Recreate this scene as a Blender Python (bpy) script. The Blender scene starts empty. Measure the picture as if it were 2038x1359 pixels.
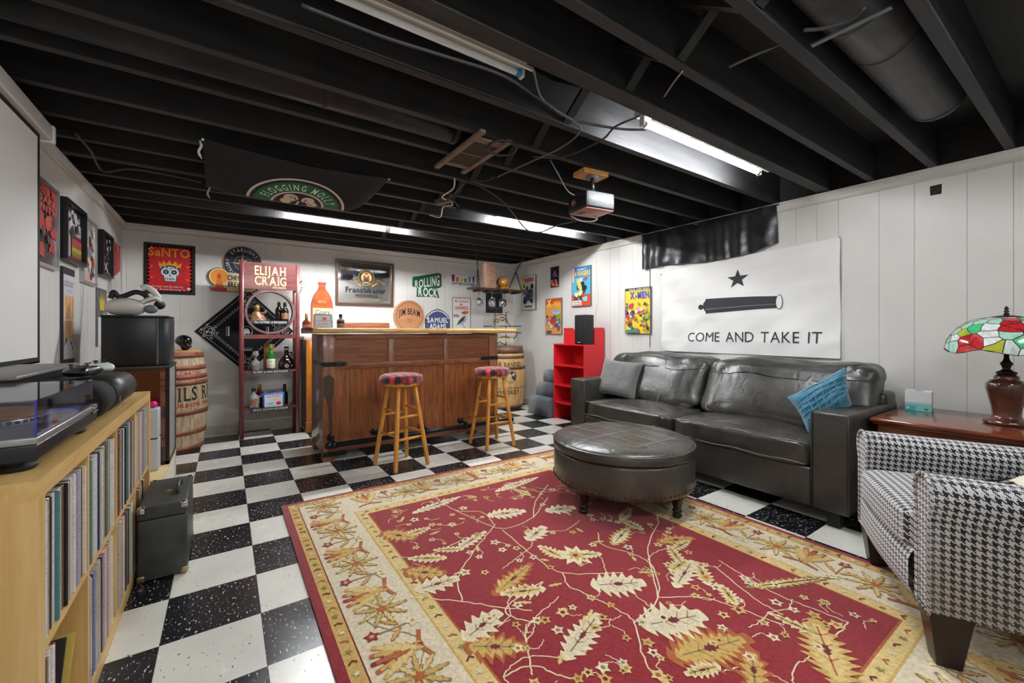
import bpy, bmesh, math, random
from mathutils import Vector, Matrix, noise
from math import pi, sin, cos, tan, radians, sqrt, atan2, floor
random.seed(7)
SC = bpy.context.scene
COL = SC.collection
# ---------------------------------------------------------------- camera
IMW, IMH = 2038, 1359
F_PX, YAW, CX, CY = 828.2129, 0.5882, 1000.6484, 658.34
CAM = Vector((-0.1144, -1.5496, 1.0886))
cd = bpy.data.cameras.new('camera')
cd.sensor_width = 36.0
cd.sensor_fit = 'HORIZONTAL'
cd.lens = F_PX / IMW * 36.0
cd.shift_x = (IMW / 2 - CX) / IMW
cd.shift_y = (CY - IMH / 2) / IMW
cd.clip_start = 0.02
cam = bpy.data.objects.new('camera', cd)
COL.objects.link(cam)
cam.location = CAM
cam.rotation_euler = (pi / 2, 0, -YAW)
SC.camera = cam
# ---------------------------------------------------------------- world, exposure
w = bpy.data.worlds.new('world')
SC.world = w
w.use_nodes = True
w.node_tree.nodes['Background'].inputs[0].default_value = (0.5, 0.52, 0.55, 1)
w.node_tree.nodes['Background'].inputs[1].default_value = 0.3
SC.view_settings.view_transform = 'Standard'
SC.view_settings.look = 'None'
SC.view_settings.gamma = 1.0
SC.view_settings.use_curve_mapping = False
SC.view_settings.exposure = 0.93
TUBE_POWER = 95.0        # radiance of a lit fluorescent tube
# ---------------------------------------------------------------- room numbers (metres)
XL, XR, YB, YF = -0.93, 3.64, 3.775, -2.75
ZC = 2.125               # top of the walls
T = 0.3048               # floor tile

def px(u, v, ax, val):
    """point of the photograph's pixel (u, v) on the plane axis=val"""
    fw = Vector((sin(YAW), cos(YAW), 0)); r = Vector((cos(YAW), -sin(YAW), 0))
    d = fw + r * ((u - CX) / F_PX) - Vector((0, 0, 1)) * ((v - CY) / F_PX)
    return CAM + d * ((val - CAM[ax]) / d[ax])

# ---------------------------------------------------------------- materials
def lin(c):
    return tuple(((x / 255) / 12.92 if x / 255 <= 0.04045 else ((x / 255 + 0.055) / 1.055) ** 2.4) for x in c)
MC = {}
def newmat(name):
    m = bpy.data.materials.new(name); m.use_nodes = True
    nt = m.node_tree
    return m, nt, nt.nodes['Principled BSDF']
def nd(nt, kind, **kw):
    n = nt.nodes.new(kind)
    for k, v in kw.items():
        if k.startswith('i_'):
            key = k[2:].replace('_', ' ')
            n.inputs[key].default_value = v
        else:
            setattr(n, k, v)
    return n
def M(name, col, rough=0.5, metal=0.0, var=0.0, vscale=6.0, bump=0.0, bscale=60.0, coat=0.0, spec=0.5, world=False, stretch=None, col2=None, trans=0.0, ior=1.45, emit=0.0, sheen=0.0):
    if name in MC: return MC[name]
    m, nt, b = newmat(name)
    L = nt.links.new
    c = lin(col)
    b.inputs['Base Color'].default_value = (*c, 1)
    b.inputs['Roughness'].default_value = rough
    b.inputs['Metallic'].default_value = metal
    b.inputs['Specular IOR Level'].default_value = spec
    b.inputs['Coat Weight'].default_value = coat
    b.inputs['Coat Roughness'].default_value = 0.15
    b.inputs['Transmission Weight'].default_value = trans
    b.inputs['IOR'].default_value = ior
    b.inputs['Sheen Weight'].default_value = sheen
    if emit:
        b.inputs['Emission Color'].default_value = (*c, 1)
        b.inputs['Emission Strength'].default_value = emit
    if var or bump or col2:
        if world:
            src = nd(nt, 'ShaderNodeNewGeometry').outputs['Position']
        else:
            src = nd(nt, 'ShaderNodeTexCoord').outputs['Object']
        if stretch:
            mp = nd(nt, 'ShaderNodeMapping'); mp.inputs['Scale'].default_value = stretch
            L(src, mp.inputs['Vector']); src = mp.outputs[0]
    if var or col2:
        n = nd(nt, 'ShaderNodeTexNoise', i_Scale=vscale, i_Detail=5.0, i_Roughness=0.6)
        L(src, n.inputs['Vector'])
        r = nd(nt, 'ShaderNodeValToRGB')
        c2 = lin(col2) if col2 else tuple(x * (1 - var) for x in c)
        c1 = c if col2 else tuple(min(1, x * (1 + var * 0.6)) for x in c)
        r.color_ramp.elements[0].position = 0.32; r.color_ramp.elements[1].position = 0.68
        r.color_ramp.elements[0].color = (*c2, 1); r.color_ramp.elements[1].color = (*c1, 1)
        L(n.outputs['Fac'], r.inputs['Fac']); L(r.outputs['Color'], b.inputs['Base Color'])
    if bump:
        n = nd(nt, 'ShaderNodeTexNoise', i_Scale=bscale, i_Detail=4.0)
        L(src, n.inputs['Vector'])
        bp = nd(nt, 'ShaderNodeBump', i_Strength=bump, i_Distance=0.004)
        L(n.outputs['Fac'], bp.inputs['Height']); L(bp.outputs[0], b.inputs['Normal'])
    MC[name] = m
    return m
def FLAT(col, rough=0.55):
    return M('print_%d_%d_%d_%d' % (*col, int(rough * 100)), col, rough)
def WOOD(name, c1, c2, axis='X', scale=1.0, rough=0.45, coat=0.0, dist=2.5, knots=False):
    """grain runs along axis, world coordinates so that boards differ"""
    if name in MC: return MC[name]
    m, nt, b = newmat(name); L = nt.links.new
    g = nd(nt, 'ShaderNodeNewGeometry')
    mp = nd(nt, 'ShaderNodeMapping')
    s = {'X': (1.2, 14, 14), 'Y': (14, 1.2, 14), 'Z': (14, 14, 1.2)}[axis]
    mp.inputs['Scale'].default_value = tuple(q * scale for q in s)
    L(g.outputs['Position'], mp.inputs['Vector'])
    oi = nd(nt, 'ShaderNodeObjectInfo')
    va = nd(nt, 'ShaderNodeVectorMath', operation='MULTIPLY_ADD')
    va.inputs[1].default_value = (7, 9, 11)
    L(oi.outputs['Random'], va.inputs[0]); L(mp.outputs[0], va.inputs[2])
    n = nd(nt, 'ShaderNodeTexNoise', i_Scale=1.6, i_Detail=6.0, i_Roughness=0.62, i_Distortion=dist)
    L(va.outputs[0], n.inputs['Vector'])
    n2 = nd(nt, 'ShaderNodeTexNoise', i_Scale=9.0, i_Detail=3.0)
    L(va.outputs[0], n2.inputs['Vector'])
    mx = nd(nt, 'ShaderNodeMath', operation='MULTIPLY_ADD'); mx.inputs[1].default_value = 0.25
    L(n2.outputs['Fac'], mx.inputs[0]); L(n.outputs['Fac'], mx.inputs[2])
    r = nd(nt, 'ShaderNodeValToRGB')
    e = r.color_ramp.elements
    e[0].position = 0.44; e[1].position = 0.78
    e[0].color = (*lin(c2), 1); e[1].color = (*lin(c1), 1)
    L(mx.outputs[0], r.inputs['Fac']); L(r.outputs['Color'], b.inputs['Base Color'])
    b.inputs['Roughness'].default_value = rough; b.inputs['Coat Weight'].default_value = coat
    b.inputs['Coat Roughness'].default_value = 0.12
    bp = nd(nt, 'ShaderNodeBump', i_Strength=0.12, i_Distance=0.003)
    L(mx.outputs[0], bp.inputs['Height']); L(bp.outputs[0], b.inputs['Normal'])
    MC[name] = m
    return m
def LEATHER(name, c1, c2, rough=0.36):
    if name in MC: return MC[name]
    m, nt, b = newmat(name); L = nt.links.new
    g = nd(nt, 'ShaderNodeNewGeometry')
    n = nd(nt, 'ShaderNodeTexNoise', i_Scale=5.0, i_Detail=6.0, i_Roughness=0.65, i_Distortion=0.6)
    L(g.outputs['Position'], n.inputs['Vector'])
    r = nd(nt, 'ShaderNodeValToRGB'); e = r.color_ramp.elements
    e[0].position = 0.35; e[1].position = 0.7; e[0].color = (*lin(c2), 1); e[1].color = (*lin(c1), 1)
    L(n.outputs['Fac'], r.inputs['Fac']); L(r.outputs['Color'], b.inputs['Base Color'])
    v = nd(nt, 'ShaderNodeTexVoronoi', i_Scale=260.0); L(g.outputs['Position'], v.inputs['Vector'])
    n2 = nd(nt, 'ShaderNodeTexNoise', i_Scale=14.0, i_Detail=4.0, i_Distortion=1.2); L(g.outputs['Position'], n2.inputs['Vector'])
    b1 = nd(nt, 'ShaderNodeBump', i_Strength=0.12, i_Distance=0.001); L(v.outputs['Distance'], b1.inputs['Height'])
    b2 = nd(nt, 'ShaderNodeBump', i_Strength=0.22, i_Distance=0.014); L(n2.outputs['Fac'], b2.inputs['Height'])
    L(b1.outputs[0], b2.inputs['Normal']); L(b2.outputs[0], b.inputs['Normal'])
    mr = nd(nt, 'ShaderNodeMapRange'); mr.inputs['To Min'].default_value = rough - .06; mr.inputs['To Max'].default_value = rough + .12
    L(n2.outputs['Fac'], mr.inputs['Value']); L(mr.outputs[0], b.inputs['Roughness'])
    b.inputs['Specular IOR Level'].default_value = 0.6
    MC[name] = m
    return m
def CLEAR(name, tint=(255, 255, 255), refl=0.12, rough=0.03, dens=0.0):
    """thin clear sheet: transparent with a Fresnel gloss"""
    if name in MC: return MC[name]
    m, nt, b = newmat(name); L = nt.links.new
    nt.nodes.remove(b)
    out = nt.nodes['Material Output']
    t = nd(nt, 'ShaderNodeBsdfTransparent'); t.inputs[0].default_value = (*lin(tint), 1)
    g = nd(nt, 'ShaderNodeBsdfGlossy'); g.inputs['Roughness'].default_value = rough
    fr = nd(nt, 'ShaderNodeFresnel'); fr.inputs[0].default_value = 1.45
    ad = nd(nt, 'ShaderNodeMath', operation='MULTIPLY_ADD', use_clamp=True); ad.inputs[1].default_value = 0.6; ad.inputs[2].default_value = refl * 0.2
    L(fr.outputs[0], ad.inputs[0])
    mx = nd(nt, 'ShaderNodeMixShader'); L(ad.outputs[0], mx.inputs[0]); L(t.outputs[0], mx.inputs[1]); L(g.outputs[0], mx.inputs[2])
    L(mx.outputs[0], out.inputs['Surface'])
    MC[name] = m
    return m
# ---------------------------------------------------------------- mesh building
WL = {}      # world location of every object's origin (no object is rotated unless baked)
class MB:
    def __init__(s):
        s.v = []; s.f = []; s.m = []; s.s = []
    def add(s, vs, fs, mi=0, sm=False):
        o = len(s.v)
        s.v += [Vector(p) for p in vs]
        for f in fs:
            s.f.append(tuple(i + o for i in f)); s.m.append(mi); s.s.append(sm)
        return s
    def box(s, x0, x1, y0, y1, z0, z1, mi=0):
        if x0 > x1: x0, x1 = x1, x0
        if y0 > y1: y0, y1 = y1, y0
        if z0 > z1: z0, z1 = z1, z0
        v = [(x, y, z) for z in (z0, z1) for y in (y0, y1) for x in (x0, x1)]
        return s.add(v, [(0, 2, 3, 1), (4, 5, 7, 6), (0, 1, 5, 4), (2, 6, 7, 3), (0, 4, 6, 2), (1, 3, 7, 5)], mi)
    def obox(s, c, size, mat=None, mi=0):
        t = MB().box(-size[0] / 2, size[0] / 2, -size[1] / 2, size[1] / 2, -size[2] / 2, size[2] / 2)
        R = mat or Matrix.Identity(3)
        return s.add([Vector(c) + R @ p for p in t.v], t.f, mi)
    def bar(s, a, b, w, h, mi=0, up=(0, 0, 1)):
        a, b = Vector(a), Vector(b); d = (b - a); l = d.length; d.normalize()
        u = Vector(up)
        if abs(d.dot(u)) > .98: u = Vector((1, 0, 0))
        x = d.cross(u).normalized(); z = x.cross(d)
        R = Matrix((x, d, z)).transposed()
        return s.obox((a + b) / 2, (w, l, h), R, mi)
    def rbox(s, x0, x1, y0, y1, z0, z1, r=0.01, seg=3, mi=0, sm=True):
        bm = bmesh.new()
        bmesh.ops.create_cube(bm, size=1)
        for q in bm.verts:
            q.co = Vector(((x0 + x1) / 2 + q.co.x * (x1 - x0), (y0 + y1) / 2 + q.co.y * (y1 - y0), (z0 + z1) / 2 + q.co.z * (z1 - z0)))
        bmesh.ops.bevel(bm, geom=list(bm.edges), offset=r, segments=seg, profile=0.5, affect='EDGES')
        bm.verts.index_update()
        s.add([q.co.copy() for q in bm.verts], [tuple(q.index for q in f.verts) for f in bm.faces], mi, sm)
        bm.free(); return s
    def lathe(s, prof, c=(0, 0, 0), n=24, mi=0, sm=True, R=None, a0=0, a1=2 * pi, ex=1, ey=1):
        c = Vector(c); full = abs(a1 - a0 - 2 * pi) < 1e-6
        k = n if full else n + 1
        vs = []
        for r, z in prof:
            for i in range(k):
                a = a0 + (a1 - a0) * i / n
                p = Vector((r * cos(a) * ex, r * sin(a) * ey, z))
                vs.append(c + (R @ p if R else p))
        fs = []
        for j in range(len(prof) - 1):
            for i in range(n):
                a, b = j * k + i, j * k + (i + 1) % k
                fs.append((a, b, b + k, a + k))
        if full:
            if prof[0][0] > 1e-5: fs.append(tuple(range(k - 1, -1, -1)))
            if prof[-1][0] > 1e-5: fs.append(tuple(range((len(prof) - 1) * k, len(prof) * k)))
        return s.add(vs, fs, mi, sm)
    def cyl(s, a, b, r0, r1=None, n=14, mi=0, sm=True):
        a, b = Vector(a), Vector(b); d = b - a; l = d.length
        if l < 1e-6: return s
        R = d.to_track_quat('Z', 'Y').to_matrix()
        r1 = r0 if r1 is None else r1
        return s.lathe([(r0, 0), (r1, l)], a, n, mi, sm, R)
    def tube(s, pts, r, n=7, mi=0, sm=True, caps=True):
        pts = [Vector(p) for p in pts]
        vs = []; fs = []; up = None
        for i, p in enumerate(pts):
            d = (pts[min(i + 1, len(pts) - 1)] - pts[max(i - 1, 0)])
            if d.length < 1e-9: d = Vector((0, 0, 1))
            d.normalize()
            if up is None:
                up = Vector((0, 0, 1)) if abs(d.z) < .9 else Vector((1, 0, 0))
            x = d.cross(up).normalized(); up = x.cross(d).normalized()
            rr = r[i] if isinstance(r, (list, tuple)) else r
            for k in range(n):
                a = 2 * pi * k / n
                vs.append(p + x * (rr * cos(a)) + up * (rr * sin(a)))
        for i in range(len(pts) - 1):
            for k in range(n):
                a, b = i * n + k, i * n + (k + 1) % n
                fs.append((a, b, b + n, a + n))
        if caps:
            fs.append(tuple(range(n - 1, -1, -1))); fs.append(tuple(range((len(pts) - 1) * n, len(pts) * n)))
        return s.add(vs, fs, mi, sm)
    def ball(s, c, r, sc=(1, 1, 1), nu=12, nv=8, mi=0, R=None):
        c = Vector(c); vs = []; fs = []
        for j in range(1, nv):
            t = pi * j / nv
            for i in range(nu):
                a = 2 * pi * i / nu
                p = Vector((sin(t) * cos(a) * r * sc[0], sin(t) * sin(a) * r * sc[1], cos(t) * r * sc[2]))
                vs.append(c + (R @ p if R else p))
        tp = Vector((0, 0, r * sc[2])); 
        vs.append(c + (R @ tp if R else tp)); vs.append(c - (R @ tp if R else tp))
        T0, B0 = len(vs) - 2, len(vs) - 1
        for j in range(nv - 2):
            for i in range(nu):
                a, b = j * nu + i, j * nu + (i + 1) % nu
                fs.append((a, a + nu, b + nu, b))
        for i in range(nu):
            fs.append((T0, i, (i + 1) % nu)); q = (nv - 2) * nu
            fs.append((B0, q + (i + 1) % nu, q + i))
        return s.add(vs, fs, mi, True)
    def grid(s, fn, nu, nv, mi=0, sm=True, flip=False):
        vs = [fn(i / nu, j / nv) for j in range(nv + 1) for i in range(nu + 1)]
        fs = []
        for j in range(nv):
            for i in range(nu):
                a = j * (nu + 1) + i
                q = (a, a + 1, a + nu + 2, a + nu + 1)
                fs.append(q[::-1] if flip else q)
        return s.add(vs, fs, mi, sm)
    def prism(s, pts, fn, h0, h1, mi=0, sm=False, mi2=None):
        """polygon pts in 2d, fn(x, y, h) -> 3d, extruded h0..h1"""
        n = len(pts)
        vs = [fn(x, y, h0) for x, y in pts] + [fn(x, y, h1) for x, y in pts]
        s.add(vs, [tuple(range(n - 1, -1, -1))], mi)
        o = len(s.v) - 2 * n
        s.f.append(tuple(o + n + i for i in range(n))); s.m.append(mi if mi2 is None else mi2); s.s.append(False)
        for i in range(n):
            s.f.append((o + i, o + (i + 1) % n, o + n + (i + 1) % n, o + n + i)); s.m.append(mi); s.s.append(sm)
        return s
    def xf(s, m):
        s.v = [m @ p for p in s.v]; return s
    def mapv(s, fn):
        s.v = [fn(p) for p in s.v]; return s
    def mesh(s, name, mats, c, uv=None):
        me = bpy.data.meshes.new(name)
        me.from_pydata([tuple(p - c) for p in s.v], [], s.f)
        for m in (mats if isinstance(mats, (list, tuple)) else [mats]): me.materials.append(m)
        me.polygons.foreach_set('material_index', s.m)
        me.polygons.foreach_set('use_smooth', s.s)
        if uv:
            ul = me.uv_layers.new(name='uv')
            for p in me.polygons:
                n = p.normal
                ax = max(range(3), key=lambda k: abs(n[k]))
                for li in p.loop_indices:
                    q = uv(s.v[me.loops[li].vertex_index]) if callable(uv) else s.v[me.loops[li].vertex_index]
                    ul.data[li].uv = (q[1], q[2]) if ax == 0 else ((q[0], q[2]) if ax == 1 else (q[0], q[1]))
        me.update()
        return me
    def build(s, name, mats, parent=None, uv=None, origin=None):
        if origin is None:
            lo = [min(p[k] for p in s.v) for k in range(3)]; hi = [max(p[k] for p in s.v) for k in range(3)]
            c = Vector([(lo[k] + hi[k]) / 2 for k in range(3)])
        else: c = Vector(origin)
        me = s.mesh(name, mats, c, uv)
        o = bpy.data.objects.new(name, me)
        return link(o, c, parent)
def link(o, c, parent=None):
    COL.objects.link(o)
    c = Vector(c)
    WL[o.name] = c
    if parent:
        o.parent = parent
        o.location = c - WL[parent.name]
    else: o.location = c
    return o
def tag(o, label=None, cat=None, group=None, kind=None):
    if label: o['label'] = label
    if cat: o['category'] = cat
    if group: o['group'] = group
    if kind: o['kind'] = kind
    return o
def thing(name, label, cat, loc, group=None):
    o = bpy.data.objects.new(name, None)
    o.empty_display_size = 0.05
    link(o, loc)
    return tag(o, label, cat, group)
def inst(name, me, loc, parent=None, rz=0.0, rot=None, scale=None):
    o = bpy.data.objects.new(name, me)
    link(o, loc, parent)
    o.rotation_euler = rot or (0, 0, rz)
    if scale: o.scale = scale
    return o
def RZ(a): return Matrix.Rotation(a, 4, 'Z')
def TR(x, y, z=0): return Matrix.Translation((x, y, z))
def catmull(pts, n=8):
    pts = [Vector(p) for p in pts]; out = []
    P = [pts[0] * 2 - pts[1]] + pts + [pts[-1] * 2 - pts[-2]]
    for i in range(1, len(P) - 2):
        for k in range(n):
            t = k / n; a, b, c, d = P[i - 1:i + 3]
            out.append(0.5 * (2 * b + (c - a) * t + (2 * a - 5 * b + 4 * c - d) * t * t + (3 * b - a - 3 * c + d) * t ** 3))
    out.append(pts[-1]); return out
# ---------------------------------------------------------------- lettering and flat art
GL = {}
def glyph(ch, bold=0.0, serif=False):
    k = (ch, bold, serif)
    if k in GL: return GL[k]
    cu = bpy.data.curves.new('g', 'FONT'); cu.body = ch; cu.size = 1.0; cu.offset = bold; cu.resolution_u = 3
    ob = bpy.data.objects.new('g', cu)
    me = ob.to_mesh()
    vs = [(p.co.x, p.co.y) for p in me.vertices]; fs = [tuple(p.vertices) for p in me.polygons]
    ob.to_mesh_clear(); bpy.data.objects.remove(ob); bpy.data.curves.remove(cu)
    H = 0.73
    if not vs: GL[k] = ([], [], 0.38); return GL[k]
    x0 = min(p[0] for p in vs); x1 = max(p[0] for p in vs)
    vs = [((x - x0) / H, y / H) for x, y in vs]; wd = (x1 - x0) / H
    if serif:
        cnt = {}
        for f in fs:
            for a, b in zip(f, f[1:] + f[:1]):
                e = (min(a, b), max(a, b)); cnt[e] = cnt.get(e, 0) + 1
        ys = [p[1] for p in vs]; lo, hi = min(ys), max(ys)
        for (a, b), c in list(cnt.items()):
            if c != 1: continue
            pa, pb = vs[a], vs[b]
            if abs(pa[1] - pb[1]) < .01 and abs(pa[0] - pb[0]) < .3 and abs(pa[0] - pb[0]) > .06:
                for yy, sg in ((lo, 1), (hi, -1)):
                    if abs(pa[1] - yy) < .012:
                        xa, xb = min(pa[0], pb[0]) - .085, max(pa[0], pb[0]) + .085
                        o = len(vs); vs += [(xa, yy), (xb, yy), (xb, yy + sg * .075), (xa, yy + sg * .075)]
                        fs.append((o, o + 1, o + 2, o + 3) if sg > 0 else (o + 3, o + 2, o + 1, o))
        x0 = min(p[0] for p in vs); vs = [(x - x0, y) for x, y in vs]; wd = max(p[0] for p in vs)
    GL[k] = (vs, fs, wd); return GL[k]
def plane(o, u, v, n):
    o, u, v, n = Vector(o), Vector(u), Vector(v), Vector(n)
    return lambda x, y, h=0.0: o + u * x + v * y + n * h
class Art:
    """flat print made of thin polygons laid over each other on a mapped surface"""
    def __init__(s, fn, dh=0.00025, h0=0.0):
        s.fn = fn; s.mb = MB(); s.mats = []; s.h = h0; s.dh = dh
    def mi(s, col, rough):
        m = col if not isinstance(col, tuple) else FLAT(col, rough)
        if m not in s.mats: s.mats.append(m)
        return s.mats.index(m)
    def up(s): s.h += s.dh; return s
    def poly(s, pts, col, rough=0.5, up=True):
        if up: s.up()
        s.mb.add([s.fn(x, y, s.h) for x, y in pts], [tuple(range(len(pts)))], s.mi(col, rough)); return s
    def rect(s, x0, x1, y0, y1, col, rough=0.5, up=True): return s.poly([(x0, y0), (x1, y0), (x1, y1), (x0, y1)], col, rough, up)
    def disc(s, cx, cy, r, col, n=28, ry=None, a0=0, a1=2 * pi, rough=0.5, up=True):
        ry = r if ry is None else ry
        k = n if abs(a1 - a0 - 2 * pi) < 1e-6 else n + 1
        return s.poly([(cx + r * cos(a0 + (a1 - a0) * i / n), cy + ry * sin(a0 + (a1 - a0) * i / n)) for i in range(k)], col, rough, up)
    def ring(s, cx, cy, r0, r1, col, n=36, a0=0, a1=2 * pi, rough=0.5, ey=1.0):
        s.up(); mi = s.mi(col, rough)
        for i in range(n):
            a, b = a0 + (a1 - a0) * i / n, a0 + (a1 - a0) * (i + 1) / n
            q = [(cx + r * cos(t), cy + r * sin(t) * ey) for r, t in ((r0, a), (r1, a), (r1, b), (r0, b))]
            s.mb.add([s.fn(x, y, s.h) for x, y in q], [(0, 1, 2, 3)], mi)
        return s
    def star(s, cx, cy, r, col, k=5, inner=.42, rot=pi / 2, ey=1):
        return s.poly([(cx + (r if i % 2 == 0 else r * inner) * cos(rot + pi * i / k), cy + ey * (r if i % 2 == 0 else r * inner) * sin(rot + pi * i / k)) for i in range(2 * k)], col)
    def line(s, pts, wd, col, rough=0.5, up=True):
        if up: s.up()
        mi = s.mi(col, rough); n = len(pts); L = []; R = []
        for i, (x, y) in enumerate(pts):
            a = pts[max(i - 1, 0)]; b = pts[min(i + 1, n - 1)]
            dx, dy = b[0] - a[0], b[1] - a[1]; l = sqrt(dx * dx + dy * dy) or 1
            ww = (wd[i] if isinstance(wd, list) else wd) / 2
            L.append((x - dy / l * ww, y + dx / l * ww)); R.append((x + dy / l * ww, y - dx / l * ww))
        for i in range(n - 1):
            s.mb.add([s.fn(*R[i], s.h), s.fn(*R[i + 1], s.h), s.fn(*L[i + 1], s.h), s.fn(*L[i], s.h)], [(0, 1, 2, 3)], mi)
        return s
    def text(s, st, x, y, h, col, width=None, bold=0.0, serif=False, align='c', gap=.14, shear=0.0, arc=None, rough=0.5, curve=None, grow=None, rot=0.0):
        """arc=(cx, cy, r, mid_angle, dir): baseline on a circle; otherwise baseline at (x, y)"""
        s.up(); mi = s.mi(col, rough)
        gs = [glyph(c, bold, serif) for c in st]
        tot = sum(g[2] for g in gs) + gap * (len(gs) - 1)
        sx = (width / tot) if width else h
        cur = -tot / 2 if align == 'c' else (0 if align == 'l' else -tot)
        for g in gs:
            vs, fs, wd = g
            if vs:
                if arc:
                    cx, cy, r, am, dr = arc
                    t = am - dr * (cur + wd / 2) * sx / r
                    ux, uy = (sin(t), -cos(t)) if dr > 0 else (-sin(t), cos(t))
                    vx, vy = (cos(t), sin(t)) if dr > 0 else (-cos(t), -sin(t))
                    bx, by = cx + r * cos(t), cy + r * sin(t)
                    pts = [(bx + (p[0] - wd / 2) * sx * ux + p[1] * h * vx, by + (p[0] - wd / 2) * sx * uy + p[1] * h * vy) for p in vs]
                else:
                    pts = []
                    for p in vs:
                        X = (cur + p[0] + shear * p[1]) * sx; Y = p[1] * h
                        if grow: Y *= grow(X)
                        if curve: Y += curve(X)
                        if rot: X, Y = X * cos(rot) - Y * sin(rot), X * sin(rot) + Y * cos(rot)
                        pts.append((x + X, y + Y))
                s.mb.add([s.fn(a, b, s.h) for a, b in pts], fs, mi)
            cur += wd + gap
        return s
    def build(s, name, parent=None):
        o = s.mb.build(name, s.mats, parent)
        if name in ('lettering', 'logo', 'label_print', 'lettering_tubes', 'header_lettering', 'woven_pattern', 'stitching', 'emblem'): o['kind'] = 'stuff'
        return o
# ================================================================ the room
def tilemat(name, base, speck1, speck2, dens):
    m, nt, b = newmat(name); L = nt.links.new
    g = nd(nt, 'ShaderNodeNewGeometry')
    mp = nd(nt, 'ShaderNodeMapping'); mp.inputs['Scale'].default_value = (1, .45, 1); mp.inputs['Rotation'].default_value = (0, 0, .5)
    L(g.outputs['Position'], mp.inputs['Vector'])
    n = nd(nt, 'ShaderNodeTexNoise', i_Scale=3.0, i_Detail=5.0); L(g.outputs['Position'], n.inputs['Vector'])
    oi = nd(nt, 'ShaderNodeObjectInfo')
    r = nd(nt, 'ShaderNodeValToRGB'); e = r.color_ramp.elements
    c = lin(base)
    e[0].position = .3; e[1].position = .75; e[0].color = (*(x * .82 for x in c), 1); e[1].color = (*(min(1, x * 1.08) for x in c), 1)
    ad = nd(nt, 'ShaderNodeMath', operation='MULTIPLY_ADD'); ad.inputs[1].default_value = .18
    L(oi.outputs['Random'], ad.inputs[0]); L(n.outputs['Fac'], ad.inputs[2])
    L(ad.outputs[0], r.inputs['Fac'])
    last = r.outputs['Color']
    for k, (sc, col, th) in enumerate(((120.0, speck1, dens), (190.0, speck2, dens + .02))):
        v = nd(nt, 'ShaderNodeTexNoise', i_Scale=sc, i_Detail=1.0, i_Roughness=.3); L(mp.outputs[0], v.inputs['Vector'])
        st = nd(nt, 'ShaderNodeMapRange'); st.inputs['From Min'].default_value = th; st.inputs['From Max'].default_value = th + .03
        L(v.outputs['Fac'], st.inputs['Value'])
        mx = nd(nt, 'ShaderNodeMix', data_type='RGBA')
        L(st.outputs[0], mx.inputs[0]); L(last, mx.inputs[6]); mx.inputs[7].default_value = (*lin(col), 1)
        last = mx.outputs[2]
    L(last, b.inputs['Base Color'])
    n2 = nd(nt, 'ShaderNodeTexNoise', i_Scale=7.0, i_Detail=6.0); L(g.outputs['Position'], n2.inputs['Vector'])
    mr = nd(nt, 'ShaderNodeMapRange'); mr.inputs['To Min'].default_value = .12; mr.inputs['To Max'].default_value = .36
    L(n2.outputs['Fac'], mr.inputs['Value']); L(mr.outputs[0], b.inputs['Roughness'])
    MC[name] = m; return m
TILEW = tilemat('white_vinyl_tile', (226, 224, 214), (96, 90, 80), (180, 152, 124), .735)
TILEB = tilemat('black_vinyl_tile', (26, 26, 29), (196, 196, 196), (120, 120, 125), .675)
fl = MB().box(XL - .05, XR + .05, YF, YB + .05, -.05, -.004).build('floor', M('floor_adhesive', (40, 38, 34), .8))
tag(fl, kind='structure')
def tilemesh(name, mat):
    b = MB(); h = T / 2 - .0005; g = .0012
    vs = [(-h, -h, -.004), (h, -h, -.004), (h, h, -.004), (-h, h, -.004), (-h, -h, -g), (h, -h, -g), (h, h, -g), (-h, h, -g),
          (-h + g, -h + g, 0), (h - g, -h + g, 0), (h - g, h - g, 0), (-h + g, h - g, 0)]
    fs = [(8, 9, 10, 11)]
    for i in range(4):
        j = (i + 1) % 4
        fs += [(i, j, 4 + j, 4 + i), (4 + i, 4 + j, 8 + j, 8 + i)]
    b.add(vs, fs)
    return b.mesh(name, mat, Vector((0, 0, 0)))
tw, tb = tilemesh('tile_white', TILEW), tilemesh('tile_black', TILEB)
rest = MB()
for i in range(-3, 12):
    for j in range(-9, 13):
        y0, y1 = j * T, (j + 1) * T
        if j == 12: y1 = YB + .02
        if y1 < YF: continue
        if j >= -5:
            me = tw if (i + j) % 2 else tb
            inst('tile', me, ((i + .5) * T, (y0 + y1) / 2, 0), fl, scale=(1, (y1 - y0) / T, 1))
        else:
            rest.box(i * T + .0005, (i + 1) * T - .0005, max(y0, YF) + .0005, y1 - .0005, -.004, 0, (i + j) % 2)
o = rest.build('tile_field', [TILEB, TILEW], fl); tag(o, kind='stuff')

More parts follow.
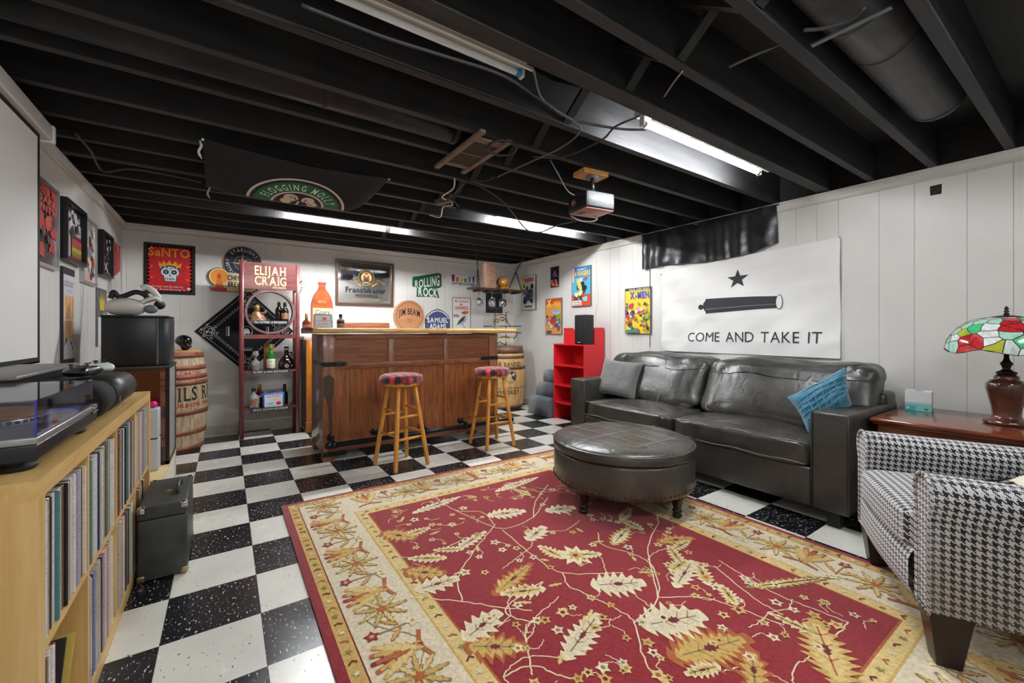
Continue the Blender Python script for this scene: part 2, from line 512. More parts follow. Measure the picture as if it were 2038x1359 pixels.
# ---- walls: painted grooved panelling on a backing
PAINT = M('wall_paint', (214, 212, 207), .55, var=.05, vscale=2.2, bump=.06, bscale=40, world=True)
BACK = M('groove_paint', (205, 203, 198), .7)
DARKW = M('ceiling_black_paint', (45, 45, 46), .62, var=.5, vscale=5, bump=.25, bscale=35, world=True, stretch=(.35, 3, 3))
def grooves(lo, hi, seeds, cyc):
    """groove positions between lo and hi: the seen ones, then the panel's own rhythm"""
    s = sorted(seeds); k = 0
    while s[-1] < hi: s.append(s[-1] + cyc[k % len(cyc)]); k += 1
    k = len(cyc) - 1
    while s[0] > lo: s.insert(0, s[0] - cyc[k % len(cyc)]); k -= 1
    s = [q for q in s if lo + .02 < q < hi - .02]
    return [lo] + s + [hi]
CYC = (.137, .229, .176, .233, .179)
GAP = .002
def wall(name, axis, pos, outward, lo, hi, g):
    b = MB(); th = .1 * outward
    if axis == 0: b.box(pos + .004 * outward, pos + th, lo, hi, -.05, ZC)
    else: b.box(lo, hi, pos + .004 * outward, pos + th, -.05, ZC)
    wl = b.build(name, BACK); tag(wl, kind='structure')
    for a, c in zip(g, g[1:]):
        q = MB()
        if axis == 0: q.box(pos, pos + .0042 * outward, a + GAP / 2, c - GAP / 2, 0, ZC)
        else: q.box(a + GAP / 2, c - GAP / 2, pos, pos + .0042 * outward, 0, ZC)
        q.build('panel', PAINT, wl)
    return wl
wall_r = wall('wall_right', 0, XR, 1, YF, YB, grooves(YF, YB, [-1.19, -1.011, -.778, -.602, -.373, -.236], CYC))
wall_b = wall('wall_back', 1, YB, 1, XL - .1, XR + .1, grooves(XL - .1, XR + .1, [-.315, -.08, .123, .272, .411], CYC))
wall_l = wall('wall_left', 0, XL, -1, YF, YB, grooves(YF, YB, [2.37, 2.55, 2.78], CYC))
wf = MB().box(XL - .1, XR + .1, YF - .1, YF, -.05, ZC).build('wall_front', PAINT); tag(wf, kind='structure')
# crown moulding and baseboards
TRIM = M('trim_paint', (208, 206, 200), .45, var=.06, vscale=4, world=True)
def crown(name, axis, pos, inward, lo, hi):
    prof = [(0, 0), (.016, 0), (.018, .006), (.012, .012), (.014, .03), (.022, .05), (.022, .058), (.026, .06), (.026, .072), (0, .072)]
    if axis == 0: fn = lambda x, y, h: Vector((pos + inward * x, h, ZC - .072 + y))
    else: fn = lambda x, y, h: Vector((h, pos + inward * x, ZC - .072 + y))
    o = MB().prism(prof, fn, lo, hi).build(name, TRIM); tag(o, kind='structure')
crown('trim_1', 0, XR, -1, YF, YB); crown('trim_2', 1, YB, -1, XL, XR); crown('trim_3', 0, XL, 1, YF, YB)
def base(name, axis, pos, inward, lo, hi, cuts):
    prof = [(0, 0), (.012, 0), (.012, .075), (.008, .085), (0, .088)]
    root = None
    seg = [lo] + cuts + [hi]
    for k, (a, c) in enumerate(zip(seg, seg[1:])):
        if axis == 0: fn = lambda x, y, h: Vector((pos + inward * x, h, y))
        else: fn = lambda x, y, h: Vector((h, pos + inward * x, y))
        o = MB().prism(prof, fn, a + .0012, c - .0012).build(name if k == 0 else 'board', M('baseboard_paint', (196, 190, 180), .5, var=.16, vscale=9, world=True), root)
        if k == 0: root = o; tag(o, kind='structure')
base('baseboard_back', 1, YB, -1, XL, XR, [-.09, .62, 1.9]); base('baseboard_right', 0, XR, -1, YF, YB, [.4]); base('baseboard_left', 0, XL, 1, YF, YB, [1.2])
# ---- open ceiling: subfloor, joists, blocking
ZJ = 2.13; ZS = 2.365
ceil = MB().box(XL - .1, XR + .1, YF - .1, YB + .1, ZS, ZS + .03).build('ceiling', M('subfloor_black', (44, 44, 45), .6, var=.5, vscale=9, world=True, stretch=(.3, 4, 1), bump=.2, bscale=60)); tag(ceil, kind='structure')
JO = [-2.68, -2.40, -2.10, -1.80, -1.49, -1.18, -.868, -.567, .043, .348, .657, .995, 1.32, 1.62, 1.90, 2.24, 2.52, 2.82, 3.12, 3.43, 3.74]
jm = MB().box(XL - .1, XR + .1, -.02, .02, ZJ, ZS).mesh('joist', DARKW, Vector((0, 0, 0)))
for k, y in enumerate(JO):
    inst('joist', jm, (0, y, random.uniform(-.004, .004)), ceil)
inst('joist', jm, (0, -.312, 0), ceil); inst('joist', jm, (0, -.270, .004), ceil)
rim = MB().box(XR + .02, XR + .1, YF, YB, ZC + .001, ZS).box(XL - .1, XL - .02, YF, YB, ZC + .001, ZS).box(XL, XR, YB + .03, YB + .1, ZC + .001, ZS).box(XL, XR, YF - .1, YF - .02, ZC + .001, ZS)
rim.build('rim_joist', DARKW, ceil)
ys = sorted(JO + [-.29])
BRC = M('bridging_black', (38, 37, 36), .55, var=.35, vscale=8, world=True)
for a, c in zip(ys, ys[1:]):
    if a < -1.6 or c > 3.2: continue
    x = 1.30 + .03 * sin(a * 7)
    q = MB().bar((x - .03, a + .02, ZJ + .012), (x - .02, c - .02, ZS - .03), .045, .018); q.build('bridging', BRC, ceil)
    q = MB().bar((x + .035, a + .02, ZS - .03), (x + .045, c - .02, ZJ + .012), .045, .018); q.build('bridging', BRC, ceil)

# ================================================================ the ceiling's lamps, the last two added out of view
TUBEON = M('tube_lit', (255, 252, 246), .4, emit=1.0)
TUBEOFF = M('tube_dark', (222, 226, 228), .25)
FIXW = M('fixture_white', (226, 224, 218), .4)
def shop_light(x0, x1, y, z, power, label, plate_dy=-.05, cap=(60, 60, 62), name='fluorescent_light'):
    t = thing(name, label, 'light', ((x0 + x1) / 2, y, z))
    if power:
        m = bpy.data.materials.get('tube_lit_%d' % power) or M('tube_lit_%d' % power, (247, 250, 253), .4, emit=float(power))
    else: m = TUBEOFF
    MB().cyl((x0 + .03, y, z), (x1 - .03, y, z), .0145, n=10).build('tube', m, t)
    for s, xe in ((1, x0), (-1, x1)):
        MB().cyl((xe + s * .005, y, z), (xe + s * .03, y, z), .0148, n=12).build('end_cap', FLAT(cap), t)
        MB().box(xe - .006, xe + .006, y - .014, y + .014, z - .016, z + .05).build('lamp_holder', FIXW, t)
    # channel above the tube
    q = MB().prism([(-.05, .062), (-.03, .034), (.03, .034), (.05, .062), (.03, .075), (-.03, .075)], lambda a, b, h: Vector((h, y + a, z + b)), x0 - .01, x1 + .01)
    q.build('reflector', FIXW, t)
    MB().box(x0 + .01, x1 + .02, y - .056, y - .046, z - .008, z + .006).build('fixture_edge', FIXW, t)
    return t
shop_light(1.665, 2.885, -.172, 2.155, TUBE_POWER * 1.15, 'lit fluorescent tube light glowing against the black joists')
t = shop_light(-.34, .905, -.161, 2.15, 0, 'unlit fluorescent tube with a cyan end cap under the joists', cap=(40, 150, 200))
shop_light(2.0, 3.2, 1.765, 2.187, TUBE_POWER * 1.5, 'lit fluorescent light up between joists above the glass rack')
shop_light(.35, 1.57, 2.67, 2.181, TUBE_POWER * 2.0, 'lit fluorescent light up between joists above the bar back')
shop_light(-.35, .85, -1.65, 2.10, TUBE_POWER * .8, 'added fill light, an unseen fluorescent tube over the record shelf end of the room')  # added behind the camera to brighten the foreground and bar front
shop_light(1.5, 2.7, -2.25, 2.10, TUBE_POWER * .55, 'added fill light, an unseen fluorescent tube behind the armchair end of the room')  # second added fill, out of view, for the chair and right wall
# ================================================================ rug
RX0, RX1, RY0, RY1, RZT = .17, 2.395, -1.50, 1.345, .011
def PILE(col, var=.22): return M('pile_%d_%d_%d' % col, col, .95, var=var, vscale=70, bump=.55, bscale=330, world=True, sheen=.25, spec=.15)
RED, DRED, IVO, GOLD, PALE, OLI, RUST, CREAM = (146, 32, 42), (112, 22, 32), (224, 208, 178), (206, 168, 92), (222, 194, 128), (150, 128, 72), (176, 96, 48), (232, 218, 176)
rug = thing('area_rug', 'red and ivory floral area rug with a gold-edged border', 'rug', ((RX0 + RX1) / 2, (RY0 + RY1) / 2, 0))
MB().rbox(RX0, RX1, RY0, RY1, .0005, RZT, .005, 3).build('pile', PILE(RED, .3), rug)
ar = Art(plane((0, 0, RZT), (1, 0, 0), (0, 1, 0), (0, 0, 1)), dh=.00018)
def lay(): ar.h = .0022 + rr.random() * .0004
def inset(d, col):
    ar.rect(RX0 + d, RX1 - d, RY0 + d, RY1 - d, PILE(col))
inset(.036, GOLD); inset(.084, DRED); inset(.089, IVO); inset(.350, GOLD); inset(.358, PALE); inset(.412, RUST); inset(.420, RED)
fx0, fx1, fy0, fy1 = RX0 + .42, RX1 - .42, RY0 + .42, RY1 - .42
rr = random.Random(3)
def leafpts(cx, cy, L, W, ang, teeth=6, sk=.35, jag=.5):
    a, b = [], []
    for i in range(teeth):
        t = (i + .5) / teeth
        w = W / 2 * sin(pi * (t ** .75)) ** .7
        a.append((t * L - L / 2 + sk * L / teeth, w)); a.append(((i + 1) / teeth * L - L / 2, w * jag))
        b.append((t * L - L / 2 + sk * L / teeth, -w)); b.append(((i + 1) / teeth * L - L / 2, -w * jag))
    pts = [(-L / 2, 0)] + a[:-1] + [(L / 2, 0)] + b[:-1][::-1]
    if L > .09:      # round the lobes off
        q = []; n = len(pts)
        for i in range(n):
            p0, p1, p2, p3 = pts[i - 1], pts[i], pts[(i + 1) % n], pts[(i + 2) % n]
            for t in (0, .33, .67):
                q.append(tuple(.5 * (2 * p1[k] + (p2[k] - p0[k]) * t * .8 + (2 * p0[k] - 5 * p1[k] + 4 * p2[k] - p3[k]) * t * t * .8 + .2 * 2 * (p2[k] - p1[k]) * t + (3 * p1[k] - p0[k] - 3 * p2[k] + p3[k]) * t ** 3 * .8) for k in (0, 1)))
        pts = q
    return [(cx + x * cos(ang) - y * sin(ang), cy + x * sin(ang) + y * cos(ang)) for x, y in pts]
def leaf(cx, cy, L, W, ang, c1, c2, c3=None, teeth=None):
    lay(); teeth = teeth or max(4, int(L / .034))
    ar.poly(leafpts(cx, cy, L, W, ang, teeth), PILE(c1))
    ar.poly(leafpts(cx, cy, L * .82, W * .68, ang, teeth), PILE(c2))
    if c3:
        ar.line([(cx - L * .34 * cos(ang), cy - L * .34 * sin(ang)), (cx + L * .36 * cos(ang), cy + L * .36 * sin(ang))], .006, PILE(c3))
        for s in (-1, 1):
            for t in (-.15, .05, .22):
                x, y = cx + t * L * cos(ang), cy + t * L * sin(ang)
                ar.line([(x, y), (x + .2 * W * cos(ang + s * .9), y + .2 * W * sin(ang + s * .9))], .004, PILE(c3), up=False)
        ar.poly(leafpts(cx, cy, L * .16, W * .2, ang, 3), PILE(DRED))
def spiky(cx, cy, r, c1, c2, k=9):
    lay()
    n = 2 * k
    ar.poly([(cx + (r * (.85 + .15 * rr.random()) if i % 2 == 0 else r * .55) * cos(pi * i / k), cy + (r if i % 2 == 0 else r * .55) * sin(pi * i / k)) for i in range(n)], PILE(c1))
    ar.star(cx, cy, r * .5, PILE(c2), 7, .5); ar.star(cx, cy, r * .2, PILE(DRED), 5)
def blossom(cx, cy, r, c1, c2):
    lay(); ar.h += .0006
    ar.star(cx, cy, r, PILE(c1), 5, .55, rr.random() * 6); ar.disc(cx, cy, r * .32, PILE(c2), 7)
def vine(pts, wd=.0055, col=CREAM):
    p = [(q.x, q.y) for q in catmull([(x, y, 0) for x, y in pts], 7)]
    ar.h = .0016 + rr.random() * .0002
    p = [(x + rr.uniform(-.0035, .0035), y + rr.uniform(-.0035, .0035)) for x, y in p]
    ar.line(p, wd, PILE(col))
def fp(u, v):
    q = px(u, v, 2, RZT); return (q.x, q.y)
def inf(p): return fx0 + .03 < p[0] < fx1 - .03 and fy0 + .03 < p[1] < fy1 - .03
# vines of the field, traced between the motifs
for chain in ([(1053, 1195), (1080, 1158), (1005, 1215), (1060, 1240)], [(815, 1190), (920, 1198), (1000, 1210), (1060, 1215)], [(920, 1198), (912, 1150), (945, 1095), (985, 1045)],
              [(1000, 1055), (1060, 1105), (1120, 1140), (1240, 1140)], [(1120, 1140), (1130, 1165), (1160, 1180), (1230, 1215), (1262, 1240), (1285, 1320), (1320, 1359)],
              [(1262, 1240), (1310, 1190), (1300, 1130), (1265, 1105), (1200, 1085), (1190, 1060)], [(1310, 1190), (1400, 1190), (1480, 1215), (1560, 1245)],
              [(1310, 1190), (1290, 1090), (1310, 1040), (1300, 1010)], [(1090, 990), (1060, 1030), (1005, 1052), (960, 1040), (905, 1015)], [(1060, 1345), (1055, 1320), (1045, 1260), (1060, 1235)],
              [(1000, 1347), (1060, 1325), (1110, 1345), (1150, 1350)], [(1430, 1115), (1470, 1140), (1540, 1180), (1600, 1205), (1690, 1240)], [(1420, 1125), (1500, 1190), (1560, 1225)],
              [(860, 985), (905, 1015), (960, 1020), (985, 1045)], [(770, 1110), (850, 1105), (930, 1070)], [(1090, 965), (1065, 1000), (1062, 1030)], [(1690, 1240), (1660, 1265), (1600, 1275)]):
    vine([fp(*q) for q in chain])
for (u, v, L, W, a, k) in [(1067, 1062, .19, .13, .4, 0), (1236, 1067, .24, .11, .35, 1), (1145, 1106, .15, .15, 0, 2), (1022, 1152, .30, .12, .35, 3), (1230, 1163, .24, .19, -.5, 0), (1362, 1142, .27, .10, .30, 0),
                           (1340, 1235, .27, .22, -.35, 0), (1415, 1290, .34, .22, -.3, 3), (1160, 1265, .28, .12, .35, 0), (1008, 1022, .24, .15, -.3, 0), (938, 1076, .24, .085, .35, 0), (845, 1140, .20, .15, -.7, 3),
                           (870, 1163, .2, .13, -.1, 0), (960, 1245, .2, .14, .3, 0), (985, 1288, .22, .16, -.6, 3), (793, 1066, .22, .17, -.9, 3), (870, 1005, .36, .09, .18, 0), (1030, 964, .42, .09, .14, 0),
                           (1115, 1014, .2, .14, -.3, 0), (1645, 1295, .34, .17, .55, 4), (1570, 1160, .42, .07, -.42, 5), (1345, 1075, .22, .13, -.4, 3), (1500, 1335, .2, .12, .5, 3)]:
    x, y = fp(u, v)
    c1, c2, c3 = [(CREAM, IVO, OLI), (GOLD, CREAM, OLI), None, (RUST, GOLD, OLI), (GOLD, PALE, RUST), (OLI, PALE, DRED)][k] if k != 2 else (CREAM, GOLD, OLI)
    if k == 2: spiky(x, y, .10, CREAM, GOLD)
    else: leaf(x, y, L, W, a, c1, c2, c3)
pts = [(1140, 1210), (1175, 1190), (1095, 1130), (1062, 1110), (1030, 1205), (1120, 1220), (1215, 1205), (1278, 1240), (1300, 1300), (1310, 1345), (1290, 1280), (1250, 1090), (1180, 1085), (1330, 1125), (1385, 1170), (1425, 1170), (1470, 1195),
       (1440, 1225), (1405, 1150), (1490, 1160), (1545, 1165), (1600, 1190), (1640, 1200), (1545, 1200), (1580, 1215), (1520, 1240), (1470, 1215), (935, 1100), (925, 1140), (965, 1140), (950, 1065), (900, 1045), (825, 1035), (860, 1045),
       (795, 1038), (860, 1075), (922, 1012), (900, 1025), (940, 1030), (985, 1080), (1000, 1095), (1028, 1092), (1060, 990), (1080, 1005), (1040, 985), (1120, 960), (1090, 940), (1100, 975), (1020, 1015), (1045, 1170), (1085, 1235), (1110, 1255),
       (1200, 1330), (1170, 1340), (1150, 1352), (1240, 1320), (1320, 1230), (1665, 1245), (1620, 1225), (1700, 1225), (1330, 1060), (1310, 1085), (1370, 1100), (1395, 1125), (1230, 1040), (1180, 1035), (1140, 1060)]
for i, (u, v) in enumerate(pts):
    p = fp(u, v)
    if inf(p): blossom(p[0], p[1], rr.uniform(.02, .032), [CREAM, PALE, GOLD, IVO][i % 4], [RUST, OLI, DRED][i % 3])
for i in range(170):   # small filler sprigs all over the field
    x, y = rr.uniform(fx0 + .04, fx1 - .04), rr.uniform(fy0 + .04, fy1 - .04)
    k = i % 5
    if k < 3:
        blossom(x, y, rr.uniform(.014, .026), [CREAM, PALE, GOLD][k], [RUST, OLI, DRED][k])
        an = rr.uniform(0, 6.28); vine([(x, y), (x + .04 * cos(an), y + .04 * sin(an)), (x + .075 * cos(an + .5), y + .075 * sin(an + .5))], .0035)
    elif k == 3: leaf(x, y, rr.uniform(.04, .07), .025, rr.uniform(0, 6.28), GOLD, PALE, None, 3)
    elif i % 10 == 4: leaf(x, y, rr.uniform(.13, .2), rr.uniform(.06, .1), rr.uniform(0, 3), [CREAM, GOLD][i % 2], [PALE, CREAM][i % 2], OLI, 7)
for i in range(15):
    x, y = rr.uniform(fx0 + .1, fx1 - .1), rr.uniform(fy0 + .1, fy1 - .1); an = rr.uniform(0, 6.28); p = [(x, y)]
    for k in range(4): an += rr.uniform(-.8, .8); x += .08 * cos(an); y += .08 * sin(an); p.append((min(max(x, fx0 + .02), fx1 - .02), min(max(y, fy0 + .02), fy1 - .02)))
    vine(p, .0045)
# ivory border: alternating palmettes, buds and a thin stem
def border(p0, p1, wdt):
    L = sqrt((p1[0] - p0[0]) ** 2 + (p1[1] - p0[1]) ** 2); ux, uy = (p1[0] - p0[0]) / L, (p1[1] - p0[1]) / L; vx, vy = -uy, ux
    base = atan2(uy, ux); n = int(L / .125)
    vine([(p0[0] + ux * L * k / 40 + vx * .065 * sin(k * .95), p0[1] + uy * L * k / 40 + vy * .065 * sin(k * .95)) for k in range(41)], .0035, OLI)
    for k in range(n):
        t = (k + .5) / n * L; x, y = p0[0] + ux * t, p0[1] + uy * t
        if k % 3 == 0:
            for s, (c1, c2) in zip((0, .5, -.5, 1.0, -1.0), ((RED, RUST), (RUST, GOLD), (RUST, GOLD), (GOLD, PALE), (GOLD, PALE))):
                a = base + pi / 2 + s * .55
                leaf(x + cos(a) * .055 - vx * .03, y + sin(a) * .055 - vy * .03, .18, .055, a, c1, c2)
            lay(); ar.line([(x - ux * .07 - vx * .075, y - uy * .07 - vy * .075), (x - vx * .05, y - vy * .05), (x + ux * .07 - vx * .075, y + uy * .07 - vy * .075)], .016, PILE(RUST))
        elif k % 3 == 1:
            for s in (-1, 1):
                blossom(x + vx * s * .075, y + vy * s * .075, .03, RED if s > 0 else CREAM, GOLD)
                leaf(x + ux * s * .035, y + uy * s * .035, .075, .026, base + s * .8, RUST, GOLD)
            lay(); ar.line([(x - vx * .05, y - vy * .05), (x + vx * .05, y + vy * .05)], .006, PILE(OLI))
        else:
            for j in range(9):
                a = j * 2 * pi / 9
                leaf(x + cos(a) * .05, y + sin(a) * .05, .105, .03, a, OLI, PALE if j % 2 else GOLD)
            lay(); ar.h += .0012; ar.star(x, y, .028, PILE(RUST), 6, .5)
m = .089 + .13
border((RX0 + m, RY0 + .1), (RX0 + m, RY1 - .1), .26); border((RX1 - m, RY1 - .1), (RX1 - m, RY0 + .1), .26)
border((RX0 + .4, RY1 - m), (RX1 - .4, RY1 - m), .26); border((RX1 - .4, RY0 + m), (RX0 + .4, RY0 + m), .26)
# little motifs of the two narrow bands
for d, st in ((.060, .052), (.385, .06)):
    for ax in range(4):
        a, b = (RY0 + d, RY1 - d) if ax < 2 else (RX0 + d, RX1 - d)
        n = int((b - a) / st)
        for k in range(n):
            t = a + (k + .5) * (b - a) / n
            x, y = [(RX0 + d, t), (RX1 - d, t), (t, RY0 + d), (t, RY1 - d)][ax]
            c = [DRED, OLI, RUST, IVO][k % 4]; lay()
            if k % 2: ar.star(x, y, .015, PILE(c), 5, .45, k)
            else: ar.line([(x - .014, y + .006 * (k % 3 - 1)), (x, y + .008), (x + .014, y - .004)], .007, PILE(c))
ar.build('woven_pattern', rug)

# ================================================================ bar
BW1 = WOOD('bar_wood_upright', (150, 86, 44), (86, 46, 21), 'Z', .9, .32, .25)
BW2 = WOOD('bar_wood_level', (144, 82, 42), (80, 42, 19), 'X', .9, .32, .25)
BW3 = WOOD('bar_wood_end', (122, 82, 64), (76, 48, 40), 'Z', .9, .28, .35)
IRON = M('black_iron', (38, 42, 46), .38, metal=.75, var=.2, vscale=30)
BX0, BX1, BY0, BY1, BZ = .555, 2.275, 2.13, 2.66, 1.062
bar = thing('home_bar', 'dark brown wooden bar with a live-edge top and pipe foot rail', 'bar', ((BX0 + BX1) / 2, (BY0 + BY1) / 2, 0))
def fz(v, u=800): return px(u, v, 1, BY0).z
def fxx(u): return px(u, 700, 1, BY0).x
xs = [BX0, fxx(667), fxx(773), fxx(785), fxx(884), fxx(894), fxx(974), BX1]
z_top, z_r1, z_r2, z_bot = 1.062, fz(722, 700), fz(733, 700), .075
MB().box(BX0 + .02, BX1 - .02, BY0 + .02, BY1 - .02, .07, z_top - .01).build('carcass', BW1, bar)
for a, b in ((xs[0], xs[1]), (xs[6], xs[7])):
    MB().rbox(a, b, BY0, BY0 + .02, z_bot, z_top, .003, 2).build('corner_stile', BW1, bar)
for a, b in ((xs[2], xs[3]), (xs[4], xs[5])):
    MB().rbox(a, b, BY0 + .003, BY0 + .02, z_bot, z_top - .045, .003, 2).build('stile', BW1, bar)
MB().rbox(xs[1], xs[6], BY0 + .002, BY0 + .021, z_top - .045, z_top, .003, 2).build('rail', BW2, bar)
MB().rbox(xs[1], xs[6], BY0 + .002, BY0 + .021, z_r2 - .006, z_r1 - .004, .003, 2).build('rail', BW2, bar)
MB().rbox(xs[1], xs[6], BY0 + .002, BY0 + .021, z_bot, z_bot + .07, .003, 2).build('rail', BW2, bar)
for a, b in ((xs[1], xs[2]), (xs[3], xs[4]), (xs[5], xs[6])):
    MB().box(a, b, BY0 + .012, BY0 + .02, z_r1 - .01, z_top - .04).build('panel', BW2, bar)
    n = 3; wds = [rr.uniform(.8, 1.3) for _ in range(n)]; s = sum(wds); x = a
    for q in wds:
        MB().box(x + .0006, x + q / s * (b - a) - .0006, BY0 + .012 + rr.uniform(-.001, .001), BY0 + .0205, z_bot + .06, z_r2).build('plank', BW1, bar); x += q / s * (b - a)
MB().rbox(BX0, BX0 + .02, BY0 + .021, BY1, z_bot, z_top, .003, 2).build('end_panel', BW3, bar)
MB().rbox(BX1 - .02, BX1, BY0 + .021, BY1, z_bot, z_top, .003, 2).build('end_panel', BW3, bar)
for x in (BX0 + .002, BX1 - .09):
    for y in (BY0 + .004, BY1 - .09): MB().rbox(x, x + .09, y, y + .086, 0, z_bot + .002, .003, 2).build('foot', WOOD('bar_foot', (150, 92, 48), (96, 56, 30), 'Z', 1, .4), bar)
# dark mineral streak in the left stile
sa = Art(plane((0, BY0 - .0003, 0), (1, 0, 0), (0, 0, 1), (0, -1, 0)), dh=.0002)
kp = [(643, 752), (655, 745), (665, 753), (665, 780), (661, 800), (662, 860), (658, 886), (656, 886), (654, 830), (652, 802), (645, 788), (642, 770)]
sa.poly([(max(px(u, v, 1, BY0).x, BX0 + .004), px(u, v, 1, BY0).z) for u, v in kp], WOOD('bar_streak', (66, 42, 30), (36, 22, 15), 'Z', 2, .32, .25)); sa.build('wood_streak', bar)
# live-edge slab
TOPW = WOOD('bar_top_wood', (150, 92, 52), (84, 48, 27), 'X', .8, .2, .5); SAP = WOOD('bar_sapwood', (226, 186, 112), (190, 138, 70), 'X', 1.0, .25, .5)
def slab():
    b = MB(); n = 46; x0, x1 = .468, 2.515; rows = []
    for i in range(n + 1):
        x = x0 + (x1 - x0) * i / n; e = noise.noise((x * 3.1, 1.7, 0)) * .014 + noise.noise((x * 9, 4, 0)) * .005
        yf = 2.06 + e; th = .047 + .006 * noise.noise((x * 4, 8, 0))
        if x > 2.42: yf += (x - 2.42) * .55
        rows.append([(x, yf + .016, 1.112), (x, yf + .004, 1.105), (x, yf, 1.112 - th * .5), (x, yf + .012, 1.114 - th), (x, BY1 + .02, 1.112 - .047), (x, BY1 + .03, 1.112)])
    vs = [p for r in rows for p in r]; k = 6
    fs, ms = [], []
    for i in range(n):
        for j in range(k):
            a, c = i * k + j, i * k + (j + 1) % k
            fs.append((a, a + k, c + k, c)); ms.append(1 if j in (0, 1, 2) else 0)
    for f, mi in zip(fs, ms): b.f.append(f); b.m.append(mi); b.s.append(mi == 1)
    b.v = [Vector(p) for p in vs]
    b.f += [tuple(range(k)), tuple(range(len(vs) - 1, len(vs) - k - 1, -1))]; b.m += [0, 0]; b.s += [False, False]
    return b
slab().build('countertop', [TOPW, SAP], bar)
# iron straps with bolts
def strap(x0, x1, z, h, side):
    q = MB(); tip = .02
    pts = [(x0, z - h / 2), (x1 - tip, z - h / 2), (x1, z), (x1 - tip, z + h / 2), (x0, z + h / 2)] if side > 0 else [(x1, z - h / 2), (x1, z + h / 2), (x0 + tip, z + h / 2), (x0, z), (x0 + tip, z - h / 2)]
    q.prism(pts, lambda a, b, d: Vector((a, BY0 - d, b)), .0, .004)
    o = q.build('strap', IRON, bar)
    for t in (.12, .5, .85):
        x = x0 + (x1 - x0) * (t if side > 0 else 1 - t)
        MB().ball((x, BY0 - .004, z), .011, (1, .45, 1), 8, 6).build('bolt', IRON, o)
strap(BX0, px(692, 725, 1, BY0).x, px(665, 725, 1, BY0).z, .038, 1)
strap(BX0, px(692, 900, 1, BY0).x, px(665, 903, 1, BY0).z, .038, 1)
strap(px(956, 712, 1, BY0).x, BX1, px(975, 712, 1, BY0).z, .036, -1)
q = MB().box(BX0 - .004, BX0, BY0, BY0 + .42, px(665, 725, 1, BY0).z - .019, px(665, 725, 1, BY0).z + .019).build('strap', IRON, bar)
for y in (.06, .3): MB().ball((BX0 - .004, BY0 + y, px(665, 725, 1, BY0).z), .011, (.45, 1, 1), 8, 6).build('bolt', IRON, q)
# foot rail of black pipe
zr = .165; yr = BY0 - .125
rail = MB().cyl((BX0 + .02, yr, zr), (2.36, yr, zr), .021, n=16).build('foot_rail', IRON, bar)
for x in (BX0 + .06, .98, 1.42, 1.83, 2.2):
    b = MB().cyl((x, BY0, zr + .035), (x, BY0 - .01, zr + .035), .032, n=14).cyl((x, BY0, zr + .035), (x, yr, zr + .03), .013, n=10)
    b.cyl((x - .018, yr, zr), (x + .018, yr, zr), .027, n=14)
    b.build('bracket', IRON, rail)
for x in (BX0 + .02, 2.36): MB().ball((x, yr, zr), .03, (1, 1, 1), 12, 8).build('end_cap', IRON, rail)

# ================================================================ stools
def plaid():
    m, nt, b = newmat('buffalo_plaid'); L = nt.links.new
    uv = nd(nt, 'ShaderNodeTexCoord'); sp = nd(nt, 'ShaderNodeSeparateXYZ'); L(uv.outputs['Object'], sp.inputs[0])
    fac = []
    for a in ('X', 'Y'):
        k = nd(nt, 'ShaderNodeMath', operation='MULTIPLY'); k.inputs[1].default_value = 15.0; L(sp.outputs[a], k.inputs[0])
        f = nd(nt, 'ShaderNodeMath', operation='FRACT'); L(k.outputs[0], f.inputs[0])
        g = nd(nt, 'ShaderNodeMath', operation='GREATER_THAN'); g.inputs[1].default_value = .5; L(f.outputs[0], g.inputs[0]); fac.append(g)
    s = nd(nt, 'ShaderNodeMath', operation='ADD'); L(fac[0].outputs[0], s.inputs[0]); L(fac[1].outputs[0], s.inputs[1])
    h = nd(nt, 'ShaderNodeMath', operation='MULTIPLY'); h.inputs[1].default_value = .5; L(s.outputs[0], h.inputs[0])
    r = nd(nt, 'ShaderNodeValToRGB'); r.color_ramp.interpolation = 'CONSTANT'; e = r.color_ramp.elements
    e[0].color = (*lin((206, 48, 62)), 1); e[1].position = .4; e[1].color = (*lin((112, 20, 30)), 1)
    q = e.new(.9); q.color = (*lin((26, 22, 24)), 1)
    L(h.outputs[0], r.inputs[0]); L(r.outputs[0], b.inputs['Base Color']); b.inputs['Roughness'].default_value = .9; b.inputs['Sheen Weight'].default_value = .4
    return m
PLAID = plaid(); SW = WOOD('stool_pine', (222, 156, 66), (184, 114, 38), 'Z', 1.3, .3, .35)
